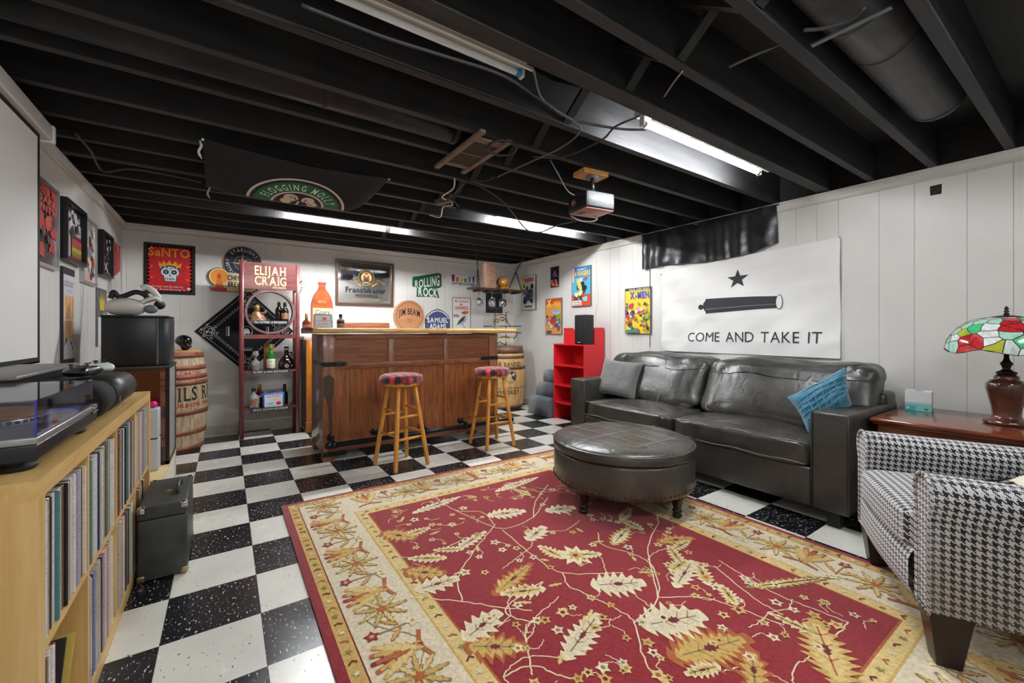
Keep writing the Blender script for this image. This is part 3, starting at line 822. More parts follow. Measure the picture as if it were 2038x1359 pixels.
def stool(cx, cy, rot, label, H=.745):
    t = thing('bar_stool', label, 'stool', (cx, cy, 0), 'plaid bar stools')
    prof = [(.001, H - .075), (.150, H - .072)]
    b = MB()
    for k in range(15):
        pass
    n = 36; rings = [(.12, H - .078), (.155, H - .074), (.170, H - .058), (.172, H - .04), (.166, H - .018), (.14, H - .006), (.09, H), (.03, H + .002)]
    vs = []; fs = []
    for j, (r, z) in enumerate(rings):
        for i in range(n):
            a = 2 * pi * i / n
            ru = (.004 * sin(a * 11 + j) + .003 * sin(a * 7)) if 1 <= j <= 3 else 0
            vs.append((cx + (r + ru) * cos(a), cy + (r + ru) * sin(a), z + (.006 * sin(a * 9) if j == 1 else 0)))
    for j in range(len(rings) - 1):
        for i in range(n):
            a, c = j * n + i, j * n + (i + 1) % n; fs.append((a, c, c + n, a + n))
    fs += [tuple(range(n - 1, -1, -1)), tuple(range((len(rings) - 1) * n, len(rings) * n))]
    b.add(vs, fs, 0, True); b.build('seat_cover', PLAID, t)
    MB().cyl((cx, cy, H - .095), (cx, cy, H - .07), .145, n=28).build('seat_board', SW, t)
    tops, feet = [], []
    for k in range(4):
        a = rot + k * pi / 2
        p0 = Vector((cx + .105 * cos(a), cy + .105 * sin(a), H - .085)); p1 = Vector((cx + .215 * cos(a), cy + .215 * sin(a), .004))
        tops.append(p0); feet.append(p1)
        d = (p0 - p1)
        MB().tube([p1, p1 + d * .015, p1 + d * .3, p1 + d * .75, p0], [.013, .0165, .0185, .0175, .015], 10).build('leg', SW, t)
    for k in range(4):
        for z in ((.27, .44) if k % 2 else (.24, .41)):
            if k % 2 and z > .43: z = .46
            f = (z - .004) / (H - .085)
            a, c = feet[k].lerp(tops[k], f), feet[(k + 1) % 4].lerp(tops[(k + 1) % 4], f)
            MB().tube([a, a.lerp(c, .5), c], [.0085, .0115, .0085], 8).build('rung', SW, t)
    return t
stool(1.078, 1.723, radians(58), 'pine bar stool with red plaid seat in front of the middle bar panel')
stool(2.0, 1.803, radians(45), 'pine bar stool with red plaid seat at the whiskey barrel end of the bar')
# ================================================================ barrels
STV = WOOD('oak_stave_grey', (206, 184, 150), (128, 104, 80), 'Z', 1.6, .7)
STV2 = WOOD('oak_stave_gold', (226, 186, 122), (158, 112, 62), 'Z', 1.6, .6)
RUSTY = M('rusty_hoop', (140, 84, 66), .55, metal=.35, var=.35, vscale=12, world=True, bump=.1)
HOOPG = M('weathered_hoop', (112, 84, 68), .5, metal=.4, var=.4, vscale=9, world=True)
def barrel(cx, cy, label, H, rend, rmid, hoops, stv, hoopm, n=26, headm=None):
    t = thing('whiskey_barrel', label, 'barrel', (cx, cy, 0))
    def rad(z): q = (z / H - .5) * 2; return rmid - (rmid - rend) * q * q
    da = 2 * pi / n; b = MB(); zs = [H * k / 12 for k in range(13)]; g = .004
    vs = []
    for z in zs:
        r = rad(z)
        for a in (-da / 2 + g, 0, da / 2 - g): vs.append((r * cos(a) * (1 if a == 0 else .998), r * sin(a), z))
        for a in (da / 2 - g, -da / 2 + g): vs.append(((r - .022) * cos(a), (r - .022) * sin(a), z))
    fs = []
    for k in range(12):
        for i in range(5):
            a, c = k * 5 + i, k * 5 + (i + 1) % 5; fs.append((a, c, c + 5, a + 5))
    fs += [(4, 3, 2, 1, 0), tuple(60 + i for i in range(5))]
    me = b.add(vs, fs).mesh('stave', stv, Vector((0, 0, 0)))
    for k in range(n): inst('stave', me, (cx, cy, 0), t, rz=k * da + .1)
    MB().lathe([(0.001, H - .03), (rend - .018, H - .03), (rend - .018, H - .05)], (cx, cy, 0), 32).build('head', headm or stv, t)
    MB().lathe([(rend - .03, .03), (rend - .03, H - .06)], (cx, cy, 0), 24).build('liner', M('char_black', (18, 14, 12), .9), t)
    for z0, z1 in hoops:
        r0, r1 = rad(z0) + .0015, rad(z1) + .0015
        MB().lathe([(r0, z0), (r0 + .003, z0), (r1 + .003, z1), (r1, z1)], (cx, cy, 0), 40).build('hoop', hoopm, t)
    return t, rad
def barrelmap(cx, cy, rad, a_mid, dh=.0012):
    def fn(x, z, h=0):
        r = rad(z) + dh + h; a = a_mid + x / rad(z)
        return Vector((cx + r * cos(a), cy + r * sin(a), z))
    return fn
c1 = (-.555, 3.35)
def zb(v, Y=3.1): return px(400, v, 1, Y).z
H1 = .89
bt1, rad1 = barrel(*c1, 'weathered barrel with rusty hoops and DEVILS RIVER lettering beside the black fridge', H1, .262, .302,
    [(H1 - .045, H1 - .002), (H1 - .155, H1 - .115), (H1 - .235, H1 - .195), (H1 - .29, H1 - .248), (.335, .375), (.155, .195), (.004, .05)], STV, RUSTY, 28, M('barrel_head_dark', (50, 44, 40), .7))
face = atan2(CAM.y - c1[1], CAM.x - c1[0])
at = Art(barrelmap(*c1, rad1, face, .0012), dh=.0003)
at.text('DEVILS RIVER', .24, .465, .125, (38, 36, 36), width=.86, bold=.012, serif=True, gap=.12)
at.text('BOURBON WHISKEY', .26, .41, .035, (186, 44, 40), width=.62, bold=.01, gap=.2)
at.text('SMALL BATCH', .12, .695, .03, (186, 54, 48), width=.3, bold=.01)
at.build('lettering', bt1)
c2 = (3.235, 3.43); H2 = .875
bt2, rad2 = barrel(*c2, 'golden oak barrel lettered WINE BANDED WHISKEY in the corner behind the bar', H2, .258, .30,
    [(H2 - .1, H2 - .002), (H2 - .17, H2 - .13), (H2 - .32, H2 - .28), (.30, .306), (.004, .055)], STV2, HOOPG, 26, M('barrel_lid', (96, 78, 66), .6, var=.3))
face = atan2(CAM.y - c2[1], CAM.x - c2[0])
at = Art(barrelmap(*c2, rad2, face, .0012), dh=.0003)
at.text('WINE BANDED', .03, H2 - .275, .06, (52, 46, 40), width=.46, bold=.015, gap=.18)
at.text('WHISKEY', .06, .215, .06, (52, 46, 40), width=.33, bold=.015, gap=.18)
at.disc(.09, .455, .085, (58, 54, 56), 28); at.ring(.09, .455, .078, .083, (150, 130, 100), 28)
for a in (.7, 2.44): at.poly([(.09 + .07 * cos(a - .25), .455 + .07 * sin(a - .25)), (.09 + .07 * cos(a + .25), .455 + .07 * sin(a + .25)), (.09 + .01 * cos(a + 2), .45 + .01 * sin(a + 2))], (176, 176, 182))
at.poly([(.03, .39), (.09, .45), (.15, .39), (.13, .375), (.09, .41), (.05, .375)], (186, 160, 120))
at.build('lettering', bt2)

# ================================================================ sofa
LEA = LEATHER('sofa_leather', (68, 65, 60), (42, 40, 37), .31); LEAD = LEATHER('sofa_leather_side', (62, 59, 55), (42, 40, 37), .33)
SEAM = M('seam_thread', (150, 142, 130), .8)
sofa = thing('leather_sofa', 'dark grey leather two-seat sofa below the white cannon flag', 'sofa', (3.1, .35, 0))
SX, SY0, SY1 = 2.66, -.728, 1.424
def puff(x0, x1, y0, y1, z0, z1, e=.32, nu=22, nv=14, wr=.006, crown=0.0, seed=0, fr=9.0, sag=None):
    """cushion: rounded superellipsoid box with wrinkles"""
    b = MB(); c = Vector(((x0 + x1) / 2, (y0 + y1) / 2, (z0 + z1) / 2)); h = Vector(((x1 - x0) / 2, (y1 - y0) / 2, (z1 - z0) / 2))
    sg = lambda v, p: (abs(v) ** p) * (1 if v >= 0 else -1)
    def fn(u, v):
        t = -pi / 2 + pi * v; a = 2 * pi * u
        p = Vector((sg(cos(t), e) * sg(cos(a), e), sg(cos(t), e) * sg(sin(a), e), sg(sin(t), e)))
        q = Vector((p.x * h.x, p.y * h.y, p.z * h.z)) + c
        k = (1 - p.x ** 2) * (1 - p.y ** 2)
        if crown: q.z += crown * k * (1 if p.z > 0 else 0)
        if sag: q += sag(p)
        d = noise.noise(Vector((q.x * fr, q.y * fr * .6 + seed * 7.7, q.z * fr * 1.5 + seed))) * wr + noise.noise(Vector((q.x * fr * 2.7, q.y * fr * 2, q.z * fr * 3 + seed))) * wr * .5 - (1 - abs(noise.noise(Vector((q.x * fr * .9 + q.y * fr * 1.1, q.y * fr * .5 - q.z * fr, seed + 3.3))))) ** 6 * wr * 1.1
        return q + Vector((p.x, p.y, p.z)).normalized() * d
    b.grid(fn, nu * 2, nv * 2, 0, True)
    b.fn = fn; b.e = e
    return b
def onfront(b, y, z):
    """point on the -X face of a puff at y, z in -1..1"""
    sg = lambda v: (abs(v) ** (1 / b.e)) * (1 if v >= 0 else -1)
    a = pi - math.asin(max(-1, min(1, sg(y)))); t = math.asin(max(-1, min(1, sg(z))))
    return b.fn(a / (2 * pi), (t + pi / 2) / pi) + Vector((-.0015, 0, 0))
ARM = .178
for y0, y1 in ((SY0, SY0 + ARM), (SY1 - ARM, SY1)):
    a = MB().rbox(SX, 3.50, y0, y1, .085, .635, .016, 3).build('arm', LEAD, sofa)
    MB().tube([(SX + .002, y0 + .004, .09), (SX - .002, y0 + .004, .62), (SX + .01, y0 + .012, .635)], .0035, 6).tube([(SX + .002, y1 - .004, .09), (SX - .002, y1 - .004, .62), (SX + .01, y1 - .012, .635)], .0035, 6).build('piping', LEAD, a)
MB().rbox(SX + .004, 3.46, SY0 + ARM, SY1 - ARM, .085, .305, .012, 3).build('base', LEAD, sofa)
MB().rbox(3.30, 3.51, SY0 + .005, SY1 - .005, .085, .70, .03, 3).build('back_frame', LEAD, sofa)
ym = .345
for k, (y0, y1) in enumerate(((SY0 + ARM + .002, ym - .002), (ym + .002, SY1 - ARM - .002))):
    c = puff(SX - .012, 3.26, y0, y1, .298, .445, .2, 48, 26, .009, .03, k + 1).build('seat_cushion', LEA, sofa)
    ln = []
    for i in range(25):
        y = y0 + .02 + (y1 - y0 - .04) * i / 24; ln.append((SX + .006 + .004 * sin(i), y, .440 + .004 * sin(i * .7)))
    MB().tube(ln, .0022, 5).build('seam', SEAM, c)
    MB().tube([(SX - .013, y, z - .115) for (x, y, z) in ln], .0018, 5).build('seam', SEAM, c)
yb = .375
for k, (y0, y1) in enumerate(((-.70, yb - .004), (yb + .004, 1.405))):
    def lean(p): return Vector((.10 * p.z - .05 * (1 - p.z ** 2) * (1 - p.y ** 2), 0, .012 * sin(p.y * 5 + k)))
    pb = puff(3.12, 3.42, y0, y1, .435, .872, .27, 48, 32, .013, .012, k + 5, 6.0, lean)
    c = pb.build('back_cushion', LEA, sofa)
    MB().tube([onfront(pb, -.97 + 1.94 * i / 30, .52 + .02 * sin(i * .7)) for i in range(31)], .0035, 5).build('seam', LEAD, c)
    ys_ = .86 if k == 0 else -.35
    MB().tube([onfront(pb, ys_ + .02 * sin(i), -.9 + 1.42 * i / 14) for i in range(15)], .0028, 5).build('seam', SEAM, c)
for x in (SX + .06, 3.40):
    for y in (SY0 + .08, SY1 - .08): MB().box(x - .03, x + .03, y - .03, y + .03, 0, .09).build('foot', M('black_wood', (20, 18, 17), .5), sofa)

# throw pillows
KNIT = M('grey_knit', (112, 112, 110), .95, var=.25, vscale=30, bump=.9, bscale=120, sheen=.4, stretch=(1, 1, 3))
def pillow(w, h, th, fn, seed=0, corner=.12, wr=.006, sub=22):
    """two-sided square pillow: corners pulled out, fn maps (x, y, d) to the world"""
    b = MB()
    for s in (1, -1):
        def g(u, v, s=s):
            a, c = u * 2 - 1, v * 2 - 1
            e = (1 - a ** 4) * (1 - c ** 4)
            d = th / 2 * max(0, e) ** .55
            sx = 1 - .10 * (1 - abs(c) ** 1.5) * abs(a) ** 3; sy = 1 - .10 * (1 - abs(a) ** 1.5) * abs(c) ** 3
            n = noise.noise(Vector((a * 2.3 + seed, c * 2.3, s))) * wr * 2 * e
            return fn(a * w / 2 * sx, c * h / 2 * sy, s * d + n)
        b.grid(g, sub, sub, 0, True, flip=(s < 0))
    return b
def pf(c, nx, up, ang=0):
    c = Vector(c); n = Vector(nx).normalized(); u = Vector(up); x = u.cross(n).normalized(); y = n.cross(x)
    xr = x * cos(ang) + y * sin(ang); yr2 = -x * sin(ang) + y * cos(ang)
    return lambda a, b, d: c + xr * a + yr2 * b + n * d
o = pillow(.40, .37, .15, pf((3.0, 1.13, .638), (-.86, -.28, .42), (0, 0, 1), -.08), 3).build('throw_pillow', KNIT)
tag(o, 'grey knitted throw pillow leaning on the sofa beside the red shelf', 'pillow')
TEAL = M('teal_satin', (10, 104, 132), .5, var=.2, vscale=8, sheen=.6, bump=.15, bscale=50)
tp = thing('throw_pillow', 'teal pleated throw pillow in the sofa corner by the side table', 'pillow', (3.0, -.45, .45))
cL, cT, cR, cB = px(1566, 790, 0, 2.90), px(1686, 728, 0, 3.06), px(1696, 806, 0, 3.0), px(1611, 868, 0, 2.83)
pn = (cT - cB).cross(cL - cR).normalized()
if pn.dot(CAM - cL) < 0: pn = -pn
def fpn(a, b, d):
    s, q = a / .4 + .5, b / .4 + .5
    return (cB * (1 - s) + cR * s) * (1 - q) + (cL * (1 - s) + cT * s) * q + pn * d
pillow(.40, .40, .17, fpn, 9, wr=.012).build('cover', TEAL, tp)
for k in range(-3, 4):   # pleats
    for ax in (0, 1):
        ln = []
        for i in range(-9, 10):
            a, c = i / 9.6, k / 3.8
            e = max(0, (1 - a ** 4) * (1 - c ** 4)); d = .085 * e ** .55 + .004
            p = (a * .19, c * .19 + .006 * sin(a * 5 + k)) if ax == 0 else (c * .19 + .006 * sin(a * 4 + k), a * .19)
            ua, uc = p[0] / .2, p[1] / .2
            ln.append(fpn(p[0] * .97, p[1] * .97, d + noise.noise(Vector((ua * 2.3 + 9, uc * 2.3, 1))) * .024 * e))
        MB().tube(ln, .004, 5).build('pleat', TEAL, tp)

# ================================================================ ottoman
OC = Vector((2.025, .268, 0)); OR = .435
ott = thing('round_ottoman', 'round dark leather storage ottoman with nailhead trim on the rug', 'ottoman', (OC.x, OC.y, 0))
LEO = LEATHER('ottoman_leather', (76, 72, 66), (50, 47, 43), .28)
zt = RZT + .0042
MB().lathe([(OR - .02, .142), (OR - .004, .150), (OR, .17), (OR, .322), (OR - .006, .335), (OR - .03, .340)], OC, 64).build('body', LEO, ott)
lid = MB()
def lidf(u, v):
    a = 2 * pi * u
    prof = [(OR - .01, .340), (OR + .004, .346), (OR + .006, .372), (OR + .003, .388), (OR - .012, .402), (OR - .05, .414), (OR - .15, .424), (OR - .3, .428), (.02, .43), (.0, .43)]
    t = v * (len(prof) - 1); i = min(int(t), len(prof) - 2); f = t - i
    r = prof[i][0] * (1 - f) + prof[i + 1][0] * f; z = prof[i][1] * (1 - f) + prof[i + 1][1] * f
    p = Vector((OC.x + r * cos(a), OC.y + r * sin(a), z))
    z += noise.noise(p * 9) * .003 + (.0035 * sin(a * 46 + 2 * sin(a * 5)) * max(0, 1 - abs(r - OR + .02) / .05) * (noise.noise(Vector((a * 3, 0, 1))) * .5 + .5))
    return Vector((p.x, p.y, z))
lid.grid(lidf, 96, 27, 0, True); lo = lid.build('lid', LEO, ott)
MB().lathe([(OR + .002, .3955), (OR + .0075, .391), (OR + .003, .387)], OC, 64).build('piping', LEO, lo)
ll = Art(lambda x, y, h: Vector((OC.x + x, OC.y + y, .4285 + h - .000 - .0 + (.0035 if x * x + y * y < .03 else .0035 - .018 * max(0, sqrt(x * x + y * y) - .17)))), dh=.0003)
for k in range(-2, 3):
    for ax in (0, 1):
        c = k * .135; n = 14; half = sqrt(max(0, .34 ** 2 - c * c))
        p = [(c, -half + 2 * half * i / n) if ax == 0 else (-half + 2 * half * i / n, c) for i in range(n + 1)]
        if ax == 1 and k % 2: continue
        ll.line(p, .004, SEAM)
ll.build('stitching', lo)
nm = MB().ball((0, 0, 0), .0075, (1, 1, 1), 8, 6).mesh('nailhead', M('antique_brass', (96, 82, 58), .35, metal=.9), Vector((0, 0, 0)))
for k in range(84):
    a = 2 * pi * k / 84
    inst('nailhead', nm, (OC.x + OR * cos(a), OC.y + OR * sin(a), .172), ott)
DWD = M('espresso_gloss', (34, 24, 20), .2, coat=.4)
for k in range(4):
    a = radians(185 + 90 * k); p = (OC.x + .378 * cos(a), OC.y + .378 * sin(a), zt)
    MB().lathe([(.020, 0), (.026, .004), (.026, .016), (.020, .022), (.022, .03), (.030, .036), (.024, .044), (.022, .05), (.032, .09), (.040, .12), (.036, .142)], p, 18).build('leg', DWD, ott)

# ================================================================ red stepped shelf, pet steps, speaker
REDP = M('red_paint', (214, 34, 42), .35, var=.08, vscale=5, coat=.15)
RY_0, RY_1, RX_0, RX_1, RXM = 1.885, 2.42, 3.295, 3.62, 3.465
rs = thing('stepped_shelf', 'bright red stepped wooden shelf between the sofa and the grey steps', 'shelf', (3.46, 2.15, 0))
th = .014; Z1, Z2 = .93, 1.125
for y0 in (RY_0, RY_1 - th):
    MB().prism([(RX_0, 0), (RX_1, 0), (RX_1, Z2), (RXM, Z2), (RXM, Z1), (RX_0, Z1)], lambda a, b, h: Vector((a, h, b)), y0, y0 + th).build('side_panel', REDP, rs)
for z in (.20, .413, .658, Z1 - th):
    MB().box(RX_0, RX_1 - .01, RY_0 + th, RY_1 - th, z, z + th).build('shelf_board', REDP, rs)
MB().box(RXM, RX_1 - .01, RY_0 + th, RY_1 - th, Z2 - .02 - th, Z2 - .02).build('shelf_board', REDP, rs)
MB().box(RX_1 - .01, RX_1 - .002, RY_0 + th, RY_1 - th, .2, Z2 - .02).build('back_panel', REDP, rs)
MB().box(RXM + .001, RXM + th, RY_0 + th + .23, RY_1 - th, Z1, Z2 - .02).build('upper_door', REDP, rs)
MB().box(RXM + .001, RXM + th, 2.14, 2.14 + th, Z1, Z2 - .02).build('divider', REDP, rs)
sp = thing('bookshelf_speaker', 'black bookshelf speaker standing on the red stepped shelf', 'speaker', (3.38, 1.98, Z1))
SPB = M('speaker_black', (30, 30, 31), .5, var=.15, vscale=30, bump=.1, bscale=200)
MB().rbox(3.31, 3.46, 1.895, 2.055, Z1, Z1 + .345, .006, 2).build('cabinet', SPB, sp)
MB().rbox(3.298, 3.312, 1.902, 2.048, Z1 + .01, Z1 + .335, .005, 2).build('grille', M('grille_cloth', (24, 24, 25), .9, bump=.5, bscale=900), sp)
a = Art(plane((3.2975, 1.975, Z1 + .025), (0, -1, 0), (0, 0, 1), (-1, 0, 0))); a.rect(-.022, .022, -.004, .004, (190, 190, 190)); a.build('badge', sp)
GFAB = M('steps_grey_fabric', (92, 100, 108), .95, var=.3, vscale=14, bump=.8, bscale=70, stretch=(1, .35, 4), sheen=.4)
ps = thing('pet_steps', 'grey fabric-covered foam pet steps beside the red shelf', 'pet steps', (3.42, 2.7, 0))
for k, (x0, z1) in enumerate(((3.235, .235), (3.36, .40), (3.485, .565))):
    pr = []
    for i in range(7):
        a = pi / 2 * i / 6; pr.append((x0 + .075 - .075 * sin(a) * .9, z1 - .085 + .085 * cos(a)))
    poly = [(3.60, .006), (3.60, z1)] + pr + [(x0 - .005, .006 if k == 0 else z1 - .23)]
    if k: poly = [(3.60, z1 - .165), (3.60, z1)] + pr + [(x0 + .004, z1 - .165)]
    MB().prism(poly, lambda a, b, h: Vector((a, h, b)), 2.455, 2.86, 0, True).build('step', GFAB, ps)

# ================================================================ side table, lamp, tissue box
MAHO = WOOD('mahogany', (138, 66, 36), (72, 32, 20), 'Y', 1.0, .16, .6)
TBX0, TBX1, TBY0, TBY1, TZ = 2.90, 3.60, -1.75, -.745, .602
tb_ = thing('side_table', 'glossy mahogany side table between the sofa and the armchair', 'table', ((TBX0 + TBX1) / 2, (TBY0 + TBY1) / 2, 0))
MB().rbox(TBX0, TBX1, TBY0, TBY1, TZ - .022, TZ, .008, 3).build('table_top', MAHO, tb_)
MB().rbox(TBX0 + .012, TBX1 - .012, TBY0 + .012, TBY1 - .012, TZ - .036, TZ - .022, .004, 2).build('moulding', MAHO, tb_)
MB().box(TBX0 + .03, TBX1 - .03, TBY0 + .03, TBY1 - .03, TZ - .13, TZ - .036).build('apron', MAHO, tb_)
for x in (TBX0 + .05, TBX1 - .05):
    for y in (TBY0 + .05, TBY1 - .05): MB().box(x - .025, x + .025, y - .025, y + .025, 0, TZ - .10).build('leg', MAHO, tb_)
LC = Vector((3.262, -1.203, TZ))
lamp = thing('stained_glass_lamp', 'table lamp with a red, green and white stained glass shade', 'lamp', LC)
BRZ = M('bronze_resin', (82, 44, 30), .25, metal=.15, var=.55, vscale=10, coat=.5)
BRK = M('dark_bronze', (40, 34, 28), .35, metal=.7)
def urn(n=40):
    b = MB(); prof = [(.085, 0), (.094, .006), (.094, .016), (.08, .026), (.062, .034), (.056, .05), (.060, .09), (.072, .14), (.082, .185), (.080, .21), (.066, .228), (.05, .234), (.052, .246), (.046, .256), (.032, .262)]
    vs, fs = [], []
    for j, (r, z) in enumerate(prof):
        fl_ = 1 if 4 <= j <= 10 else 0
        for i in range(n):
            a = 2 * pi * i / n; rr_ = r * (1 + (.045 * abs(sin(a * 5)) - .02) * fl_)
            if j <= 2: rr_ = r * (1 + .02 * cos(a * 8))
            vs.append((LC.x + .88 * rr_ * cos(a), LC.y + .88 * rr_ * sin(a), LC.z + z))
    for j in range(len(prof) - 1):
        for i in range(n):
            a, c = j * n + i, j * n + (i + 1) % n; fs.append((a, c, c + n, a + n))
    fs.append(tuple(range(n - 1, -1, -1))); return b.add(vs, fs, 0, True)
urn().build('base', BRZ, lamp)
MB().lathe([(.036, .262), (.038, .272), (.022, .28), (.014, .29), (.018, .305), (.024, .318), (.014, .33), (.010, .345), (.010, .55)], LC, 18).build('stem', BRK, lamp)
# shade: domed, irregular rim, panes leaded together
shade = MB().lathe([(.05, .545), (.062, .549), (.066, .553), (.05, .562), (.02, .568)], LC, 24).build('shade_cap', BRK, lamp)
MB().lathe([(.008, .566), (.012, .574), (.006, .58), (.011, .588), (.005, .594), (.009, .602), (.002, .615)], LC, 12).build('finial', BRK, lamp)
def dome(a, t):
    """t 0 at the cap, 1 at the rim"""
    r = .055 + (.222 - .055) * sin(t * pi / 2 * .93) / sin(pi / 2 * .93) 
    z = .556 - .165 * (1 - cos(t * pi / 2 * .93)) / (1 - cos(pi / 2 * .93)) 
    if t > .86: z -= (t - .86) / .14 * (.012 + .012 * sin(a * 6)); 
    return Vector((LC.x + r * cos(a), LC.y + r * sin(a), LC.z + z))
GLS = {k: None for k in range(7)}
def glass(name, c, e):
    m, nt, b = newmat('art_glass_' + name); L = nt.links.new
    tc = nd(nt, 'ShaderNodeNewGeometry'); n = nd(nt, 'ShaderNodeTexNoise', i_Scale=22.0, i_Detail=5.0, i_Distortion=2.0); L(tc.outputs['Position'], n.inputs['Vector'])
    r = nd(nt, 'ShaderNodeValToRGB'); q = lin(c)
    r.color_ramp.elements[0].position = .3; r.color_ramp.elements[1].position = .75
    r.color_ramp.elements[0].color = (*(x * .7 for x in q), 1); r.color_ramp.elements[1].color = (*(min(1, x * 1.1 + .02) for x in q), 1)
    L(n.outputs[0], r.inputs[0]); L(r.outputs[0], b.inputs['Base Color']); b.inputs['Roughness'].default_value = .15
    b.inputs['Subsurface Weight'].default_value = 0; b.inputs['Coat Weight'].default_value = .3
    return m
GW, GR, GM, GG, GY, GC = [glass(n, c, 1) for n, c in (('white', (232, 234, 232)), ('red', (192, 30, 40)), ('mint', (172, 220, 196)), ('green', (74, 196, 128)), ('lime', (184, 196, 60)), ('clear', (212, 226, 220)))]
rl = random.Random(11)
lead = MB()
AW, AH = 2 * pi * .62, 1.0          # sheet of the unrolled dome
seeds = []
while len(seeds) < 112:
    q = (rl.uniform(0, AW), rl.uniform(.02, .98))
    if rl.random() > .25 + .75 * q[1]: continue
    d0 = .155 + .05 * (1 - q[1])
    if all(min(abs(q[0] - p[0]), AW - abs(q[0] - p[0])) ** 2 * (.3 + q[1]) ** 2 + (q[1] - p[1]) ** 2 * 1.3 > (d0 * rl.uniform(.5, 1)) ** 2 for p in seeds): seeds.append(q)
    elif rl.random() < .0008: break
def clip(poly, mx, my, nx, ny):
    out = []
    for (x0, y0), (x1, y1) in zip(poly, poly[1:] + poly[:1]):
        d0 = (x0 - mx) * nx + (y0 - my) * ny; d1 = (x1 - mx) * nx + (y1 - my) * ny
        if d0 <= 0: out.append((x0, y0))
        if (d0 < 0 < d1) or (d1 < 0 < d0): t_ = d0 / (d0 - d1); out.append((x0 + (x1 - x0) * t_, y0 + (y1 - y0) * t_))
    return out
for (sx, sy) in seeds:
    poly = [(sx - .6, 0), (sx + .6, 0), (sx + .6, 1), (sx - .6, 1)]
    for (qx, qy) in seeds:
        for k in (-1, 0, 1):
            ox = qx + k * AW
            if (ox, qy) == (sx, sy) or abs(ox - sx) > 1.2: continue
            poly = clip(poly, (sx + ox) / 2, (sy + qy) / 2, ox - sx, qy - sy)
    if len(poly) < 3: continue
    ring_ = []
    for p, q in zip(poly, poly[1:] + poly[:1]):
        l = sqrt((p[0] - q[0]) ** 2 + (p[1] - q[1]) ** 2); n_ = max(1, int(l / .09))
        bx, by = -(q[1] - p[1]) * .06, (q[0] - p[0]) * .06
        if min(p[1], q[1]) < 1e-6 or max(p[1], q[1]) > 1 - 1e-6: bx = by = 0
        if (p[0], p[1]) > (q[0], q[1]): bx, by = -bx, -by
        for j in range(n_):
            f_ = j / n_; w_ = 4 * f_ * (1 - f_); ring_.append((p[0] + (q[0] - p[0]) * f_ + bx * w_, p[1] + (q[1] - p[1]) * f_ + by * w_))
    ol = [dome(x / .62, min(max(y, 0), 1)) for x, y in ring_]
    lead.tube(ol + [ol[0]], .0021, 5, caps=False)
    c2 = dome(sx / .62, sy); c = sum(ol, Vector()) / len(ol)
    am = sx / .62; f1 = cos((am - 3.42 + .5 * (sy - .35)) * 3) * cos((sy - .34) * 3.6); f2 = cos((am - 2.62) * 4)
    if f1 > .58 and sy < .74: g = GR
    elif sy > .80 and f2 > .6: g = GR
    elif rl.random() < .12: g = GY
    elif rl.random() < .20: g = GG
    elif rl.random() < .45: g = GW
    else: g = GM if rl.random() < .75 else GC
    nrm = (c2 - (LC + Vector((0, 0, .30)))).normalized()
    out = [(p - c) * .985 + c for p in ol]; m2 = len(out)
    vs = [p + nrm * .0008 for p in out] + [c2 + nrm * .0008] + [p - nrm * .0008 for p in out] + [c2 - nrm * .0008]
    fs = [(j, (j + 1) % m2, m2) for j in range(m2)] + [(m2 + 1 + (j + 1) % m2, m2 + 1 + j, 2 * m2 + 1) for j in range(m2)]
    MB().add(vs, fs, 0, True).build('pane', g, shade)
lead.build('lead_came', M('lead', (44, 42, 38), .45, metal=.6), shade)
tx = px(1828, 815, 2, TZ)
tis = thing('tissue_box', 'white and aqua tissue box on the side table next to the sofa arm', 'tissue box', (3.44, -.84, TZ))
b = MB(); Rm = Matrix.Rotation(.12, 4, 'Z')
Tm = TR(3.44, -.84) @ Rm
b.box(-.0575, .0575, -.0575, .0575, TZ, TZ + .118).xf(Tm).build('carton', FLAT((228, 232, 232)), tis)
fn0 = lambda x, y, h: Tm @ Vector((-.058 - h, -x, TZ + y))
a = Art(fn0); a.rect(-.0573, .0573, .0005, .045, (132, 205, 200)); a.rect(-.0573, -.01, .0005, .03, (58, 178, 176)); a.disc(-.045, .018, .008, (235, 245, 245), 12); a.ring(-.045, .018, .004, .006, (60, 140, 150), 12)
a.disc(.035, .014, .009, (70, 120, 90), 12, .006); a.rect(-.052, .052, .05, .052, (190, 196, 198)); a.build('print_front', tis)
fn1 = lambda x, y, h: Tm @ Vector((x, -.058 - h, TZ + y))
a = Art(fn1); a.rect(-.0573, .0573, .0005, .012, (150, 205, 205)); a.build('print_side', tis)
a = Art(lambda x, y, h: Tm @ Vector((x, y, TZ + .1183 + h))); a.disc(0, 0, .04, (170, 176, 180), 20, .022); a.build('opening', tis)
